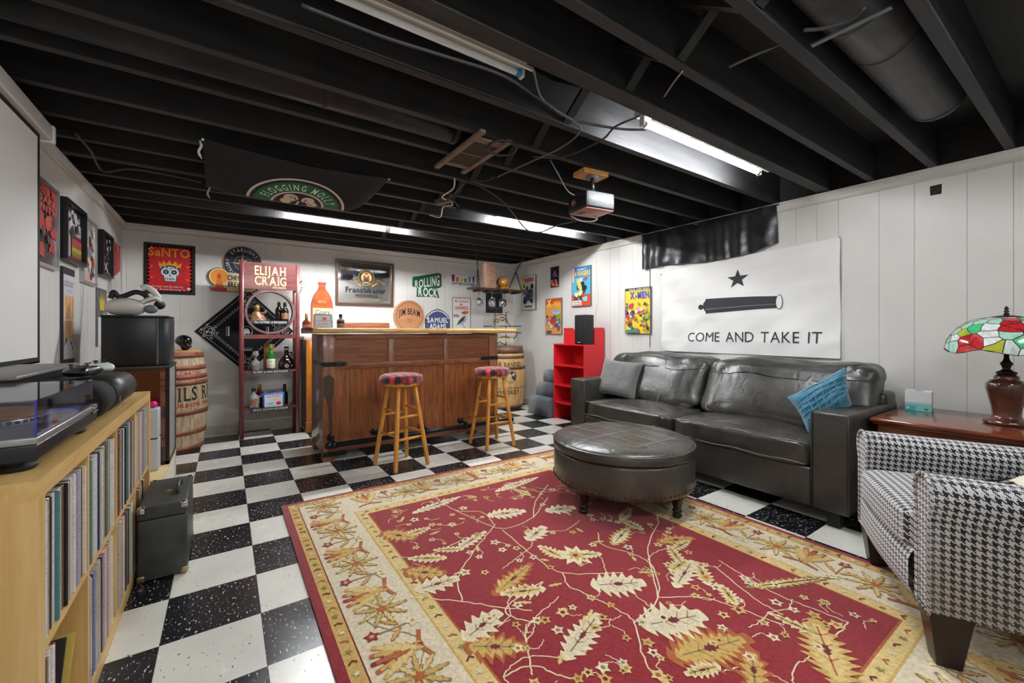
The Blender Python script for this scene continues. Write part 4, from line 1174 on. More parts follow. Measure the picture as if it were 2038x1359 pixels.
# ================================================================ armchair
def houndstooth():
    m, nt, b = newmat('houndstooth'); L = nt.links.new
    uv = nd(nt, 'ShaderNodeUVMap'); sp = nd(nt, 'ShaderNodeSeparateXYZ'); L(uv.outputs[0], sp.inputs[0])
    def mth(op, a, c):
        n = nd(nt, 'ShaderNodeMath', operation=op)
        for k, q in ((0, a), (1, c)):
            if q is None: continue
            if isinstance(q, (int, float)): n.inputs[k].default_value = q
            else: L(q, n.inputs[k])
        return n.outputs[0]
    S = 345.0
    i = mth('FLOOR', mth('MULTIPLY', sp.outputs[0], S), None); j = mth('FLOOR', mth('MULTIPLY', sp.outputs[1], S), None)
    tw = mth('LESS_THAN', mth('FLOORED_MODULO', mth('ADD', i, j), 4.0), 1.5)
    wi = mth('LESS_THAN', mth('FLOORED_MODULO', i, 8.0), 3.5); wj = mth('LESS_THAN', mth('FLOORED_MODULO', j, 8.0), 3.5)
    mx = nd(nt, 'ShaderNodeMix', data_type='FLOAT'); L(tw, mx.inputs[0]); L(wj, mx.inputs[2]); L(wi, mx.inputs[3])
    c = nd(nt, 'ShaderNodeMix', data_type='RGBA'); L(mx.outputs[0], c.inputs[0]); c.inputs[6].default_value = (*lin((204, 202, 202)), 1); c.inputs[7].default_value = (*lin((34, 35, 40)), 1)
    L(c.outputs[2], b.inputs['Base Color']); b.inputs['Roughness'].default_value = .9; b.inputs['Sheen Weight'].default_value = .3; b.inputs['Specular IOR Level'].default_value = .2
    return m
HT = houndstooth()
ex = Vector((.876, .482, 0)).normalized(); eb = Vector((ex.y, -ex.x, 0))
CM = Matrix(((ex.x, eb.x, 0, 1.765), (ex.y, eb.y, 0, -1.20), (0, 0, 1, RZT + .0042), (0, 0, 0, 1))); CI = CM.inverted()
uvc = lambda p: CI @ Vector(p)
ac = thing('armchair', 'black and white houndstooth armchair with dark tapered legs on the rug', 'armchair', CM @ Vector((.37, .35, 0)))
W_, D_ = .745, .74
def cbuild(b, name, mat, parent, uv=True): return b.xf(CM).build(name, mat, parent, uv=uvc if uv else None)
def armprof(z0, z1, w, bulge):
    """cross-section of an arm: upright side with a rolled top leaning outward"""
    p = [(0, z0), (w * .92, z0), (w * .92, z1 - .16)]
    for k in range(13):
        a = -pi / 6 + (pi * 1.28) * k / 12
        p.append((w * .42 + (w * .56 + bulge) * cos(a), z1 - .066 + .066 * sin(a)))
    p.append((0 - .002, z1 - .135))
    return p
for side in (0, 1):
    fx_ = (lambda x: x) if side == 0 else (lambda x: W_ - x)
    pr = armprof(.165, .605, .105, .012)
    b = MB(); n = len(pr); N = 14; vs = []; fs = []
    for k in range(N + 1):
        y = .0 + (D_ - .02) * k / N
        for x, z in pr: vs.append((fx_(x), y, z - (.02 * (k / N)) * (1 if z > .4 else 0)))
    for k in range(N):
        for i in range(n):
            a, c = k * n + i, k * n + (i + 1) % n; fs.append((a, c, c + n, a + n))
    fs += [tuple(range(n)), tuple(range(N * n, (N + 1) * n))[::-1]]
    b.add(vs, fs, 0, True)
    for q in (len(b.s) - 1, len(b.s) - 2): b.s[q] = False
    arm = cbuild(b, 'arm', HT, ac)
    q = MB().tube([(fx_(x), -.003, z) for x, z in pr] + [(fx_(pr[0][0]), -.003, pr[0][1])], .0055, 6); cbuild(q, 'piping', HT, arm)
    q = MB().tube([(fx_(-.004), .0, .47), (fx_(-.004), D_ - .03, .452)], .004, 6); cbuild(q, 'piping', HT, arm)
b = MB(); N = 18
def frail(u, v):
    x = .10 + (W_ - .2) * u
    prof = [(.03, .165), (-.012, .17), (-.022, .2), (-.022, .29), (-.01, .32), (.03, .325)]
    t = v * 5; i = min(int(t), 4); f = t - i
    y = prof[i][0] * (1 - f) + prof[i + 1][0] * f; z = prof[i][1] * (1 - f) + prof[i + 1][1] * f
    return Vector((x, y - .012 * sin(pi * u), z))
b.grid(frail, N, 10); cbuild(b, 'front_rail', HT, ac)
b = puff(.10, W_ - .10, -.035, .58, .315, .452, .22, 22, 14, .003, .03, 3); cbuild(b, 'seat_cushion', HT, ac)
b = MB().rbox(.09, W_ - .09, .02, .60, .17, .32, .01, 2); cbuild(b, 'seat_base', HT, ac)
b = MB().rbox(0, W_, .565, .735, .17, .83, .04, 4); b.mapv(lambda p: Vector((p.x, p.y + max(0, p.z - .35) * .22, p.z))); cbuild(b, 'backrest', HT, ac)
LEGD = M('espresso_wood', (40, 30, 26), .35, var=.2, vscale=10)
for x in (.045, W_ - .045):
    for y, ty in ((.05, 0), (.68, .05)):
        q = MB(); w0, w1 = .052, .03
        vs = [(x + sx * w1, y + ty + sy * w1, 0) for sx, sy in ((-1, -1), (1, -1), (1, 1), (-1, 1))] + [(x + sx * w0 * .9, y + sy * w0, .17) for sx, sy in ((-1, -1), (1, -1), (1, 1), (-1, 1))]
        q.add(vs, [(3, 2, 1, 0), (4, 5, 6, 7)] + [(i, (i + 1) % 4, 4 + (i + 1) % 4, 4 + i) for i in range(4)])
        cbuild(q, 'leg', LEGD, ac, False)
tw_ = thing('throw_blanket', 'cream tasselled throw folded over the houndstooth armchair', 'blanket', CM @ Vector((.33, .42, .5)))
b = MB()
b.grid(lambda u, v: CM @ Vector((.18 + .38 * u, .40 + .19 * v, .485 + .05 * v + .012 * sin(u * 9) + .008 * sin(v * 13 + u * 4))), 16, 10)
b.grid(lambda u, v: CM @ Vector((.18 + .38 * u, .40 + .19 * v, .478 + .05 * v)), 16, 10)
b.build('cloth', M('cream_throw', (226, 216, 200), .95, bump=.5, bscale=120), tw_)
q = MB()
for k in range(9): q.tube([CM @ Vector((.19 + .045 * k, .405, .492)), CM @ Vector((.185 + .045 * k, .375, .482)), CM @ Vector((.18 + .046 * k, .345, .478))], .004, 5)
q.build('tassels', M('black_yarn', (26, 26, 28), .95), tw_)

# ================================================================ record shelf
BIR = WOOD('birch_veneer', (222, 186, 122), (204, 162, 94), 'Y', .5, .42, .1)
BIRV = WOOD('birch_veneer_upright', (222, 186, 122), (202, 160, 92), 'Z', .5, .42, .1)
KX0, KX1, KY0, KY1, KZ = -.835, -.443, -.275, 1.305, .772
ks = thing('record_shelf', 'long birch cube shelf filled with vinyl records along the left wall', 'shelf', ((KX0 + KX1) / 2, (KY0 + KY1) / 2, 0))
MB().box(KX0, KX1, KY0, KY1, KZ - .042, KZ).build('top_board', BIR, ks)
MB().box(KX0, KX1, KY0, KY1, .0, .042).build('bottom_board', BIR, ks)
e0 = MB().box(KX0, KX1, KY0, KY0 + .042, .042, KZ - .042).build('side_board', BIRV, ks)
MB().cyl((-.53, KY0, .70), (-.53, KY0 - .002, .70), .011, n=16).build('bolt_cap', M('steel', (150, 158, 168), .3, metal=.9), e0)
MB().box(KX0, KX1, KY1 - .042, KY1, .042, KZ - .042).build('side_board', BIRV, ks)
cell = (KY1 - KY0 - .084 - 3 * .017) / 4
zm = KZ / 2
MB().box(KX0, KX1 - .004, KY0 + .042, KY1 - .042, zm - .0085, zm + .0085).build('middle_board', BIR, ks)
ycell = []
for k in range(4):
    y = KY0 + .042 + k * (cell + .017); ycell.append((y, y + cell))
    if k < 3:
        for z0, z1 in ((.042, zm - .0085), (zm + .0085, KZ - .042)): MB().box(KX0, KX1 - .004, y + cell, y + cell + .017, z0, z1).build('divider', BIRV, ks)
RC = [('white', (216, 212, 206)), ('pale grey', (176, 176, 178)), ('charcoal', (62, 62, 66)), ('dusty pink', (206, 160, 158)), ('tan', (190, 168, 132)), ('navy', (54, 62, 92)), ('red', (176, 48, 46)), ('olive', (138, 140, 84)), ('teal', (76, 126, 130)), ('cream', (222, 208, 180)), ('brown', (112, 84, 62)), ('lilac', (156, 148, 178)), ('black', (30, 30, 32))]
CN = ['end compartment by the turntable', 'second compartment', 'third compartment', 'compartment next to the black case']
SLV = {}
def sleeve(k, th):
    key = (k, th)
    if key not in SLV:
        b = MB().rbox(-.155, .155, -th / 2, th / 2, 0, .309, min(.0015, th * .3), 1, sm=False)
        SLV[key] = b.mesh('record_sleeve', M('sleeve_' + RC[k][0].replace(' ', '_'), RC[k][1], .4, var=.3, vscale=40, coat=.3, stretch=(1, 1, 6)), Vector((0, 0, 0)))
    return SLV[key]
rq = random.Random(21)
for row, z0 in ((1, zm + .0085), (0, .042)):
    for k, (y0, y1) in enumerate(ycell):
        y = y0 + .008
        if row == 0 and k == 0: end = y0 + .10
        elif row == 0 and k == 3: end = y0 + .30
        else: end = y1 - .012
        tilt = 0
        while y < end - .012:
            th = rq.choice((.004, .006, .006, .009, .009, .012, .016)); c = rq.choices(range(len(RC)), weights=(9, 6, 3, 3, 4, 2, 1.2, 2, 2, 5, 2, 2, 2))[0]
            if row == 0 and k == 3: c = rq.choice((4, 4, 10, 12, 9))
            o = inst('record_sleeve', sleeve(c, th), (KX1 - .1565 - rq.uniform(0, .009), y + th / 2, z0 + .0005), None)
            o.rotation_euler = (0, 0, 0)
            tag(o, '%s record sleeve filed upright in the %s row, %s' % (RC[c][0], 'upper' if row else 'lower', CN[k]), 'record', 'records in the %s row, %s' % ('upper' if row else 'lower', CN[k]))
            y += th + rq.uniform(.0008, .003)
# leaning file folders in the bottom end compartment
y0, y1 = ycell[0]
q = MB().obox((-.60, y0 + .17, .175), (.28, .006, .25), Matrix.Rotation(-.45, 3, 'X')).build('record_sleeve', M('box_black', (34, 32, 32), .5)); tag(q, 'black box set sleeve leaning in the lower row compartment by the shelf end', 'record')
q = MB().obox((-.585, y0 + .225, .17), (.26, .004, .22), Matrix.Rotation(-.5, 3, 'X')).build('record_sleeve', M('card_yellow', (196, 168, 78), .6)); tag(q, 'yellow card sleeve leaning behind the black box set sleeve', 'record')

# ---- turntable
tt = thing('turntable', 'silver turntable with a clear dust cover on the record shelf', 'turntable', (-.64, .06, KZ))
TX0, TX1, TY0, TY1 = -.828, -.462, -.205, .315
ALU = M('brushed_grey', (168, 168, 170), .32, metal=.6, var=.1, vscale=30); TDK = M('plinth_dark', (34, 36, 40), .35)
MB().rbox(TX0, TX1, TY0, TY1, .800, .836, .004, 2).build('plinth', TDK, tt)
MB().rbox(TX0 - .001, TX1 + .001, TY0 - .001, TY1 + .001, .836, .852, .003, 2).build('deck', ALU, tt)
for x in (TX0 + .05, TX1 - .05):
    for y in (TY0 + .06, TY1 - .06): MB().lathe([(.030, 0), (.036, .004), (.036, .012), (.026, .016), (.03, .022), (.03, .0285)], (x, y, KZ), 20).build('foot', M('rubber_black', (20, 20, 21), .5), tt)
pc = Vector((-.655, .075, .852))
pl_ = MB().lathe([(.150, 0), (.152, .004), (.152, .016), (.150, .018), (.001, .018)], pc, 48).build('platter', M('platter_alu', (190, 190, 192), .25, metal=.9), tt)
sm_ = MB()
dots = MB()
for k in range(60):
    a = 2 * pi * k / 60; dots.obox(pc + Vector((.1522 * cos(a), .1522 * sin(a), .010)), (.003, .008, .008), Matrix.Rotation(a, 3, 'Z'))
dots.build('strobe_dots', M('dot_black', (16, 16, 17), .5), pl_)
MB().lathe([(.001, .0182), (.149, .0182), (.149, .0205), (.001, .021)], pc, 48).build('record', M('record_label', (214, 150, 46), .4, col2=(120, 66, 22), vscale=9, stretch=(1, 3, 1)), tt)
ap = MB().cyl((TX0 + .06, TY1 - .07, .852), (TX0 + .06, TY1 - .07, .89), .016, n=14).tube(catmull([(TX0 + .06, TY1 - .07, .888), (TX0 + .09, TY1 - .2, .889), (TX0 + .13, .0, .884)], 6), .004, 7).obox((TX0 + .135, -.015, .882), (.016, .028, .01)); ap.build('tonearm', ALU, tt)
q = MB(); Cx0, Cx1, Cy0, Cy1, Cz0, Cz1 = TX0 + .006, TX1 - .004, TY0 + .008, TY1 - .03, .853, .934; w3 = .003
q.box(Cx0, Cx1, Cy0, Cy1, Cz1 - w3, Cz1).box(Cx0, Cx0 + w3, Cy0, Cy1, Cz0, Cz1 - w3).box(Cx1 - w3, Cx1, Cy0, Cy1, Cz0, Cz1 - w3).box(Cx0 + w3, Cx1 - w3, Cy0, Cy0 + w3, Cz0, Cz1 - w3).box(Cx0 + w3, Cx1 - w3, Cy1 - w3, Cy1, Cz0, Cz1 - w3)
cv = q.build('dust_cover', CLEAR('acrylic', (236, 236, 246), .25), tt)
MB().box(Cx1 - .003, Cx1 + .0004, Cy0 - .0004, Cy0 + .003, Cz0, Cz1).build('edge_tint', M('acrylic_edge', (58, 66, 150), .2), cv)
lt = MB().tube([(TX1 + .002, TY1 - .075, .83), (TX1 + .010, TY1 - .075, .838), (TX1 + .010, TY1 - .045, .838), (TX1 + .002, TY1 - .045, .83)], .0028, 6).ball((TX1 + .003, TY1 - .06, .846), .006); lt.build('latch', M('chrome', (200, 202, 206), .12, metal=1), tt)
# ---- centre speaker, receiver, controllers, mug
cs = thing('center_speaker', 'long black speaker with a rounded front on the record shelf', 'speaker', (-.54, .66, KZ))
SY_0, SY_1 = .345, .955
pr = [(-.635, 0)] + [(-.505 + .055 * sin(pi * k / 10), .01 + .125 * (1 - cos(pi * k / 10)) / 2) for k in range(11)] + [(-.635, .148)]
pr[1] = (-.50, 0.0)
GLB = M('gloss_black', (16, 16, 17), .18, coat=.4)
MB().prism(pr, lambda a, b, h: Vector((a, h, KZ + b)), SY_0 + .21, SY_1, 0, True).build('cabinet', M('speaker_satin', (44, 43, 42), .4, var=.2, vscale=14), cs)
MB().prism([(x - (.004 if 0 < i < len(pr) - 1 else 0), z) for i, (x, z) in enumerate(pr)], lambda a, b, h: Vector((a, h, KZ + b)), SY_0, SY_0 + .208, 0, True).build('grille', M('grille_black', (15, 15, 16), .85, bump=.3, bscale=800), cs)
a = Art(lambda x, y, h: Vector((-.4485 + h, SY_0 + .24 + x, KZ + .07 + y)), h0=.0008); a.text('polk', 0, -.02, .016, (190, 190, 192), rot=pi / 2, bold=.01); a.disc(.3, -.035, .006, (190, 190, 192), 10); a.build('logo', cs)
rc = thing('receiver', 'flat grey-topped receiver behind the speaker on the record shelf', 'receiver', (-.77, .66, KZ))
MB().box(-.825, -.65, .33, .985, KZ + .012, KZ + .165).build('case', M('receiver_black', (22, 22, 24), .4), rc)
MB().rbox(-.83, -.642, .325, .99, KZ + .165, KZ + .178, .004, 2).build('top_cover', M('receiver_grey', (122, 118, 112), .45, var=.15, vscale=6), rc)
for x in (-.80, -.68):
    for y in (.37, .94): MB().cyl((x, y, KZ), (x, y, KZ + .012), .015).build('foot', FLAT((24, 24, 25)), rc)
def gamepad(c, rz, tilt, label, body, stick):
    t = thing('game_controller', label, 'controller', c, 'game controllers on the speaker')
    m = TR(*c) @ RZ(rz) @ Matrix.Rotation(tilt, 4, 'X')
    def bl(bld, nm, mt, par): return bld.xf(m).build(nm, mt, par)
    b = MB(); vs = []
    def fn(u, v):
        a = 2 * pi * u; t_ = -pi / 2 + pi * v
        x, y = cos(a), sin(a)
        rx = .074; ry = .040 + .022 * (abs(x) ** 2) * (1 if y < 0 else .1)
        ce = cos(t_) ** .55 if cos(t_) > 0 else 0
        return Vector((rx * x * ce * (1.0 if y > 0 else 1 + .06 * abs(x)), ry * y * ce - (.018 * abs(x) ** 3 if y < 0 else 0), .020 + .018 * sin(t_)))
    b.grid(fn, 40, 16); bl(b, 'shell', body, t)
    for x, y in ((-.034, .012), (.016, -.012)):
        s = MB().cyl((x, y, .034), (x, y, .046), .005, n=8).lathe([(.001, .045), (.009, .046), (.009, .049), (.001, .0495)], (x, y, 0), 14); bl(s, 'thumbstick', stick, t)
    for k in range(4):
        a = k * pi / 2; s = MB().ball((.036 + .011 * cos(a), .012 + .011 * sin(a), .0375), .0042, (1, 1, .6), 8, 6); bl(s, 'button', stick, t)
    s = MB().box(-.02, -.012, -.02, .0, .034, .0405).box(-.026, -.006, -.014, -.006, .034, .0405); bl(s, 'directional_pad', stick, t)
    return t
DKP = M('pad_black', (24, 24, 26), .28, coat=.2)
gamepad((-.545, .79, KZ + .1485), radians(105), 0, 'white game controller lying on the black speaker', M('pad_white', (226, 230, 228), .35), DKP)
gamepad((-.555, .575, KZ + .1485), radians(80), 0, 'black game controller lying beside the white one', DKP, M('pad_grey', (60, 60, 64), .3))
# ---- black case on the floor
hc = thing('equipment_case', 'black vinyl equipment case with chrome corners beside the record shelf', 'case', (-.337, 1.0, 0))
VIN = M('black_vinyl', (58, 60, 57), .42, var=.45, vscale=9, bump=.35, bscale=160, world=True)
CX0, CX1, CY0, CY1, CZ = -.428, -.256, .795, 1.205, .326
MB().rbox(CX0, CX1, CY0, CY1, .006, .268, .008, 3).build('body', VIN, hc)
MB().rbox(CX0, CX1, CY0, CY1, .270, CZ, .008, 3).build('lid', VIN, hc)
CHR = M('chrome', (200, 202, 206), .12, metal=1); BRS = M('dull_brass', (168, 150, 110), .3, metal=.9)
for x, sx in ((CX0, 1), (CX1, -1)):
    for y, sy in ((CY0, 1), (CY1, -1)):
        for z, sz, m in ((.006, 1, BRS), (CZ, -1, CHR)):
            MB().rbox(min(x - sx * .002, x + sx * .026), max(x - sx * .002, x + sx * .026), min(y - sy * .002, y + sy * .026), max(y - sy * .002, y + sy * .026), min(z - sz * .002, z + sz * .028), max(z - sz * .002, z + sz * .028), .006, 2).build('corner_cap', m, hc)
MB().tube(catmull([(-.30, .93, CZ), (-.30, .935, CZ + .028), (-.30, 1.0, CZ + .034), (-.30, 1.065, CZ + .028), (-.30, 1.07, CZ)], 6), .009, 8).build('handle', VIN, hc)
MB().box(-.352, -.322, .95, .985, CZ, CZ + .005).cyl((-.337, .967, CZ), (-.337, .967, CZ + .012), .008).build('latch', BRS, hc)
# ---- low birch bench, cabinet, fridge
BEN = M('birch_light', (226, 200, 150), .5, var=.08, vscale=4)
bn = thing('low_bench', 'low birch bench under the black display cabinet', 'bench', (-.66, 1.88, 0))
MB().box(-.90, -.425, 1.33, 2.455, .182, .20).build('seat_board', BEN, bn)
MB().box(-.90, -.425, 1.33, 1.348, .0, .182).build('end_board', BEN, bn); MB().box(-.90, -.425, 2.437, 2.455, 0, .182).build('end_board', BEN, bn)
MB().box(-.437, -.425, 1.348, 2.437, .03, .182).build('front_board', FLAT((230, 222, 206)), bn)
cb = thing('display_cabinet', 'black framed cabinet with dark red glass under the mini fridge', 'cabinet', (-.66, 2.22, .2))
FR = M('cabinet_black', (20, 20, 22), .3); G0, G1, G2, G3 = -.90, -.425, 2.0, 2.44
for x in (G0, G1 - .022):
    for y in (G2, G3 - .022): MB().box(x, x + .022, y, y + .022, .2, .855).build('post', FR, cb)
MB().rbox(G0 - .004, G1 + .004, G2 - .004, G3 + .004, .838, .858, .003, 2).build('top_panel', M('cabinet_top', (46, 46, 46), .4), cb)
MB().box(G0, G1, G2, G3, .2, .222).build('bottom_panel', FR, cb)
MB().box(G0 + .022, G1 - .022, G2 + .002, G2 + .006, .222, .838).build('side_glass', CLEAR('smoked_glass', (225, 190, 194), .3), cb)
MB().box(G0 + .022, G1 - .05, G2 + .012, G2 + .018, .222, .838).build('red_back', M('dark_red_panel', (120, 14, 38), .55), cb)
MB().box(G0 + .005, G0 + .012, G2 + .02, G3 - .02, .222, .838).build('red_side', M('dark_red_panel', (120, 14, 38), .55), cb)
MB().box(G1 - .010, G1 - .004, G2 + .022, G3 - .022, .222, .838).build('door', M('door_silver', (172, 172, 176), .35, metal=.3), cb)
MB().box(G0 + .03, G1 - .03, G2 + .02, G3 - .03, .52, .53).build('inner_shelf', FR, cb)
MB().rbox(-.62, -.55, 2.1, 2.2, .53, .74, .004, 2).build('red_box', M('red_card', (150, 30, 40), .5), cb)
o = MB().ball((-.535, 1.965, .655), .022, nu=16, nv=10).build('ball', M('pink_rubber', (226, 40, 110), .4)); 
gm = thing('game_console', 'light grey upright two-section console tower on the birch bench', 'console', (-.51, 1.93, .2))
o.location.z = .2 + .393 + .022; tag(o, 'small pink ball resting on the grey console tower', 'ball'); o.location.x = -.50; o.location.y = 1.93
MB().rbox(-.56, -.468, 1.87, 1.985, .2, .40, .008, 3).build('lower_shell', M('console_grey', (188, 190, 194), .4), gm)
MB().rbox(-.56, -.468, 1.87, 1.985, .406, .593, .008, 3).build('upper_shell', M('console_grey', (188, 190, 194), .4), gm)
MB().box(-.555, -.474, 1.876, 1.98, .398, .408).build('gap_strip', FLAT((24, 24, 26)), gm)
fg = thing('mini_fridge', 'black mini fridge on top of the red glass cabinet', 'fridge', (-.62, 2.22, .858))
FB = M('fridge_black', (18, 18, 20), .35, bump=.05, bscale=300)
Fx0, Fx1, Fy0, Fy1, Fz0, Fz1 = -.765, -.495, 2.03, 2.40, .859, 1.19
MB().rbox(Fx0, Fx1, Fy0, Fy1, Fz0, Fz1 - .014, .004, 2).build('body', FB, fg)
MB().rbox(Fx0 - .003, -.43, Fy0 - .003, Fy1 + .003, Fz1 - .014, Fz1, .004, 2).build('top_cover', FB, fg)
MB().box(Fx1, Fx1 + .012, Fy0 + .004, Fy1 - .004, Fz0 + .005, Fz1 - .016).build('gasket', M('gasket_grey', (90, 90, 94), .6), fg)
MB().rbox(Fx1 + .012, -.43, Fy0, Fy1, Fz0 + .002, Fz1 - .016, .005, 2).build('door', M('fridge_door', (46, 50, 56), .3), fg)
# ---- VR headset on the fridge
vr = thing('vr_headset', 'white virtual reality headset lying on the black mini fridge', 'headset', (-.62, 2.16, Fz1))
VW = M('vr_white', (214, 210, 202), .4); VB = M('vr_black', (24, 24, 26), .5)
def vmap(p): return TR(-.615, 2.15, Fz1) @ RZ(.10) @ Vector((p[0] * .92, p[1] * 1.05, p[2] * 1.42))
b = MB()
def visor(u, v):
    t = -1 + 2 * v; a = 2 * pi * u
    s = sqrt(max(0, 1 - abs(t) ** 2.6)); x = -.055 + .115 * t
    return vmap(Vector((x, .065 * s * cos(a), .052 + .050 * s * sin(a) * (1.0 if sin(a) < 0 else .62) - .012 * t * t)))
b.grid(visor, 28, 18); b.build('visor', VW, vr)
b = MB().tube([vmap(p) for p in catmull([(-.135, 0, .078), (-.118, 0, .108), (-.09, 0, .086), (-.05, 0, .096), (.0, 0, .112), (.05, 0, .10), (.068, 0, .07)], 6)], .016, 10); b.build('face_pad', VB, vr)
for s in (-1, 1):
    b = MB().tube([vmap(p) for p in catmull([(.03, s * .06, .06), (.065, s * .062, .075), (.11, s * .055, .085), (.14, s * .03, .07)], 6)], .013, 8); b.build('side_strap', VW, vr)
    MB().cyl(vmap((-.1, s * .047, .055)), vmap((-.1, s * .049, .055)), .004, n=8).build('camera_dot', VB, vr)
b = MB().tube([vmap(p) for p in catmull([(.03, 0, .13), (.06, 0, .138), (.10, 0, .118), (.13, 0, .085)], 6)], [.02] * 19, 10); b.build('top_strap', VW, vr)
b = MB().ball(vmap((.135, 0, .055)), .032, (1, 1.1, 1)); b.build('rear_cradle', VB, vr)
b = MB().ball(vmap((.085, -.03, .032)), .03, (1.3, .8, 1)); b.build('earpiece', M('vr_grey', (120, 122, 124), .4), vr)
# ---- skull and tray on the barrel
tr = MB().rbox(-.60, -.32, 3.19, 3.40, H1 - .002, H1 + .02, .004, 2).build('wood_tray', WOOD('tray_pine', (222, 170, 108), (180, 122, 66), 'X', 1, .4)); tag(tr, 'small pine board resting on the weathered barrel', 'board')
sk = thing('skull_ornament', 'glossy black skull ornament on the pine board', 'ornament', (-.435, 3.28, H1 + .02))
def skull():
    b = MB(); z0 = H1 + .02; c = Vector((-.435, 3.28, z0 + .080)); f = (CAM - c); f.z = 0; f.normalize(); f = Matrix.Rotation(.9, 3, 'Z') @ f
    sdir = Vector((-f.y, f.x, 0))
    def fn(u, v):
        a = 2 * pi * u; t = -pi / 2 + pi * v
        d = Vector((cos(t) * cos(a), cos(t) * sin(a), sin(t)))
        r = .062
        fr, up, sd = d.x, d.z, d.y
        x = fr * r * 1.15; y = sd * r * .88; z = up * r
        if up < -.15:
            k_ = min(1, (-up - .15) / .5); y *= 1 - .34 * k_; z *= 1 + .28 * k_
            if fr < .1: x *= 1 - .75 * k_
            elif fr > .2: x *= 1 + .10 * k_
        if fr > .3:
            for s in (-1, 1):
                q = (sd - s * .36) ** 2 + (up + .12) ** 2
                k = math.exp(-q / .03); x -= .042 * k
            q = sd ** 2 / .012 + (up + .42) ** 2 / .02
            x -= .022 * math.exp(-q)
            if up < -.5: x += .012
        return c + f * x + sdir * y + Vector((0, 0, z))
    b.grid(fn, 44, 32); return b
skull().build('cranium', M('skull_black', (16, 16, 17), .14, coat=.5), sk)
q = MB().box(-.475, -.395, 3.245, 3.315, H1 + .0195, H1 + .024); q.build('base', M('skull_black', (16, 16, 17), .14, coat=.5), sk)
# ---- projection screen on the left wall
ps_ = thing('projection_screen', 'pull-down projector screen with black borders hanging on the left wall', 'screen', (-.80, .1, 1.4))
PXs = -.85; PW = M('screen_white', (226, 226, 224), .7)
py1 = 1.288; py0 = -.9; pz0, pz1 = .965, 2.0
SBK = M('screen_border', (22, 22, 24), .7)
MB().box(PXs - .001, PXs + .001, py0 - .06, py1 + .035, pz0 - .03, 2.03).build('border', SBK, ps_)
MB().box(PXs + .001, PXs + .0022, py0, py1, pz0, pz1).build('fabric', PW, ps_)
MB().rbox(PXs - .05, PXs + .028, py0 - .1, 1.395, 2.024, 2.098, .008, 3).build('housing', M('screen_case', (220, 220, 216), .35), ps_)
MB().rbox(PXs - .054, PXs + .032, 1.395, 1.425, 2.016, 2.104, .006, 2).build('end_cap', M('screen_cap', (228, 228, 224), .4), ps_)
MB().tube([(PXs, 1.415, 2.10), (PXs, 1.44, 2.118), (PXs, 1.45, 2.1265)], .005, 6).tube([(PXs + .012, 1.415, 2.10), (PXs + .012, 1.446, 2.118)], .004, 6).build('hook', FIXW, ps_)
MB().cyl((PXs, py0 - .05, .925), (PXs, 1.45, .925), .013, n=14).build('bottom_bar', M('screen_bar', (232, 232, 230), .3), ps_)
MB().box(PXs - .001, PXs + .001, py0 - .05, py1 + .035, .93, .945).build('hem', SBK, ps_)
# ================================================================ things on the walls
def bw(u, v, off=0): q = px(u, v, 1, YB - off); return (q.x, q.z)
def rw(u, v, off=0): q = px(u, v, 0, XR - off); return (q.y, q.z)
def lw(u, v, off=0): q = px(u, v, 0, XL + off); return (q.y, q.z)
PLN = {'B': lambda x, z, d: plane((x, YB - d, z), (1, 0, 0), (0, 0, 1), (0, -1, 0)),
       'R': lambda y, z, d: plane((XR - d, y, z), (0, -1, 0), (0, 0, 1), (-1, 0, 0)),
       'L': lambda y, z, d: plane((XL + d, y, z), (0, 1, 0), (0, 0, 1), (1, 0, 0))}
def panel(wallk, cx, cz, w, h, label, cat, name, th=.004, tilt=0, mat=None, frame=None, fw=.018, fd=.012, off=.001):
    """sign or picture hung on a wall: returns root, Art in (-w/2..w/2, -h/2..h/2)"""
    fn0 = PLN[wallk](cx, cz, 0)
    t = thing(name, label, cat, fn0(0, 0, off))
    f = PLN[wallk](cx, cz, 0) if not tilt else plane((cx, YB - h / 2 * sin(tilt), cz), (1, 0, 0), (0, -sin(tilt), cos(tilt)), (0, -cos(tilt), -sin(tilt)))
    d = off + (fd if frame else 0) * .4
    if frame:
        for x0, x1, y0, y1 in ((-w / 2, w / 2, h / 2 - fw, h / 2), (-w / 2, w / 2, -h / 2, -h / 2 + fw), (-w / 2, -w / 2 + fw, -h / 2 + fw, h / 2 - fw), (w / 2 - fw, w / 2, -h / 2 + fw, h / 2 - fw)):
            MB().prism([(x0, y0), (x1, y0), (x1, y1), (x0, y1)], f, off, off + fd).build('frame', frame, t)
        MB().prism([(-w / 2 + fw, -h / 2 + fw), (w / 2 - fw, -h / 2 + fw), (w / 2 - fw, h / 2 - fw), (-w / 2 + fw, h / 2 - fw)], f, off, d).build('picture', mat or FLAT((230, 228, 222)), t)
    else:
        d = off + th
        MB().prism([(-w / 2, -h / 2), (w / 2, -h / 2), (w / 2, h / 2), (-w / 2, h / 2)], f, off, d).build('plate', mat or FLAT((230, 228, 222)), t)
    return t, Art(lambda x, y, h_=0: f(x, y, d + h_), h0=.0002)
def blobs(a, x0, x1, y0, y1, cols, n, seed, r0=.01, r1=.04):
    q = random.Random(seed)
    for i in range(n):
        cx, cy, r = q.uniform(x0 + r0, x1 - r0), q.uniform(y0 + r0, y1 - r0), q.uniform(r0, r1); k = q.randint(5, 9)
        p = []
        for j in range(k):
            t = 2 * pi * j / k; rr_ = r * q.uniform(.55, 1.15)
            p.append((min(max(cx + rr_ * cos(t), x0), x1), min(max(cy + rr_ * sin(t), y0), y1)))
        a.poly(p, q.choice(cols))
        if i % 30 == 29: pass
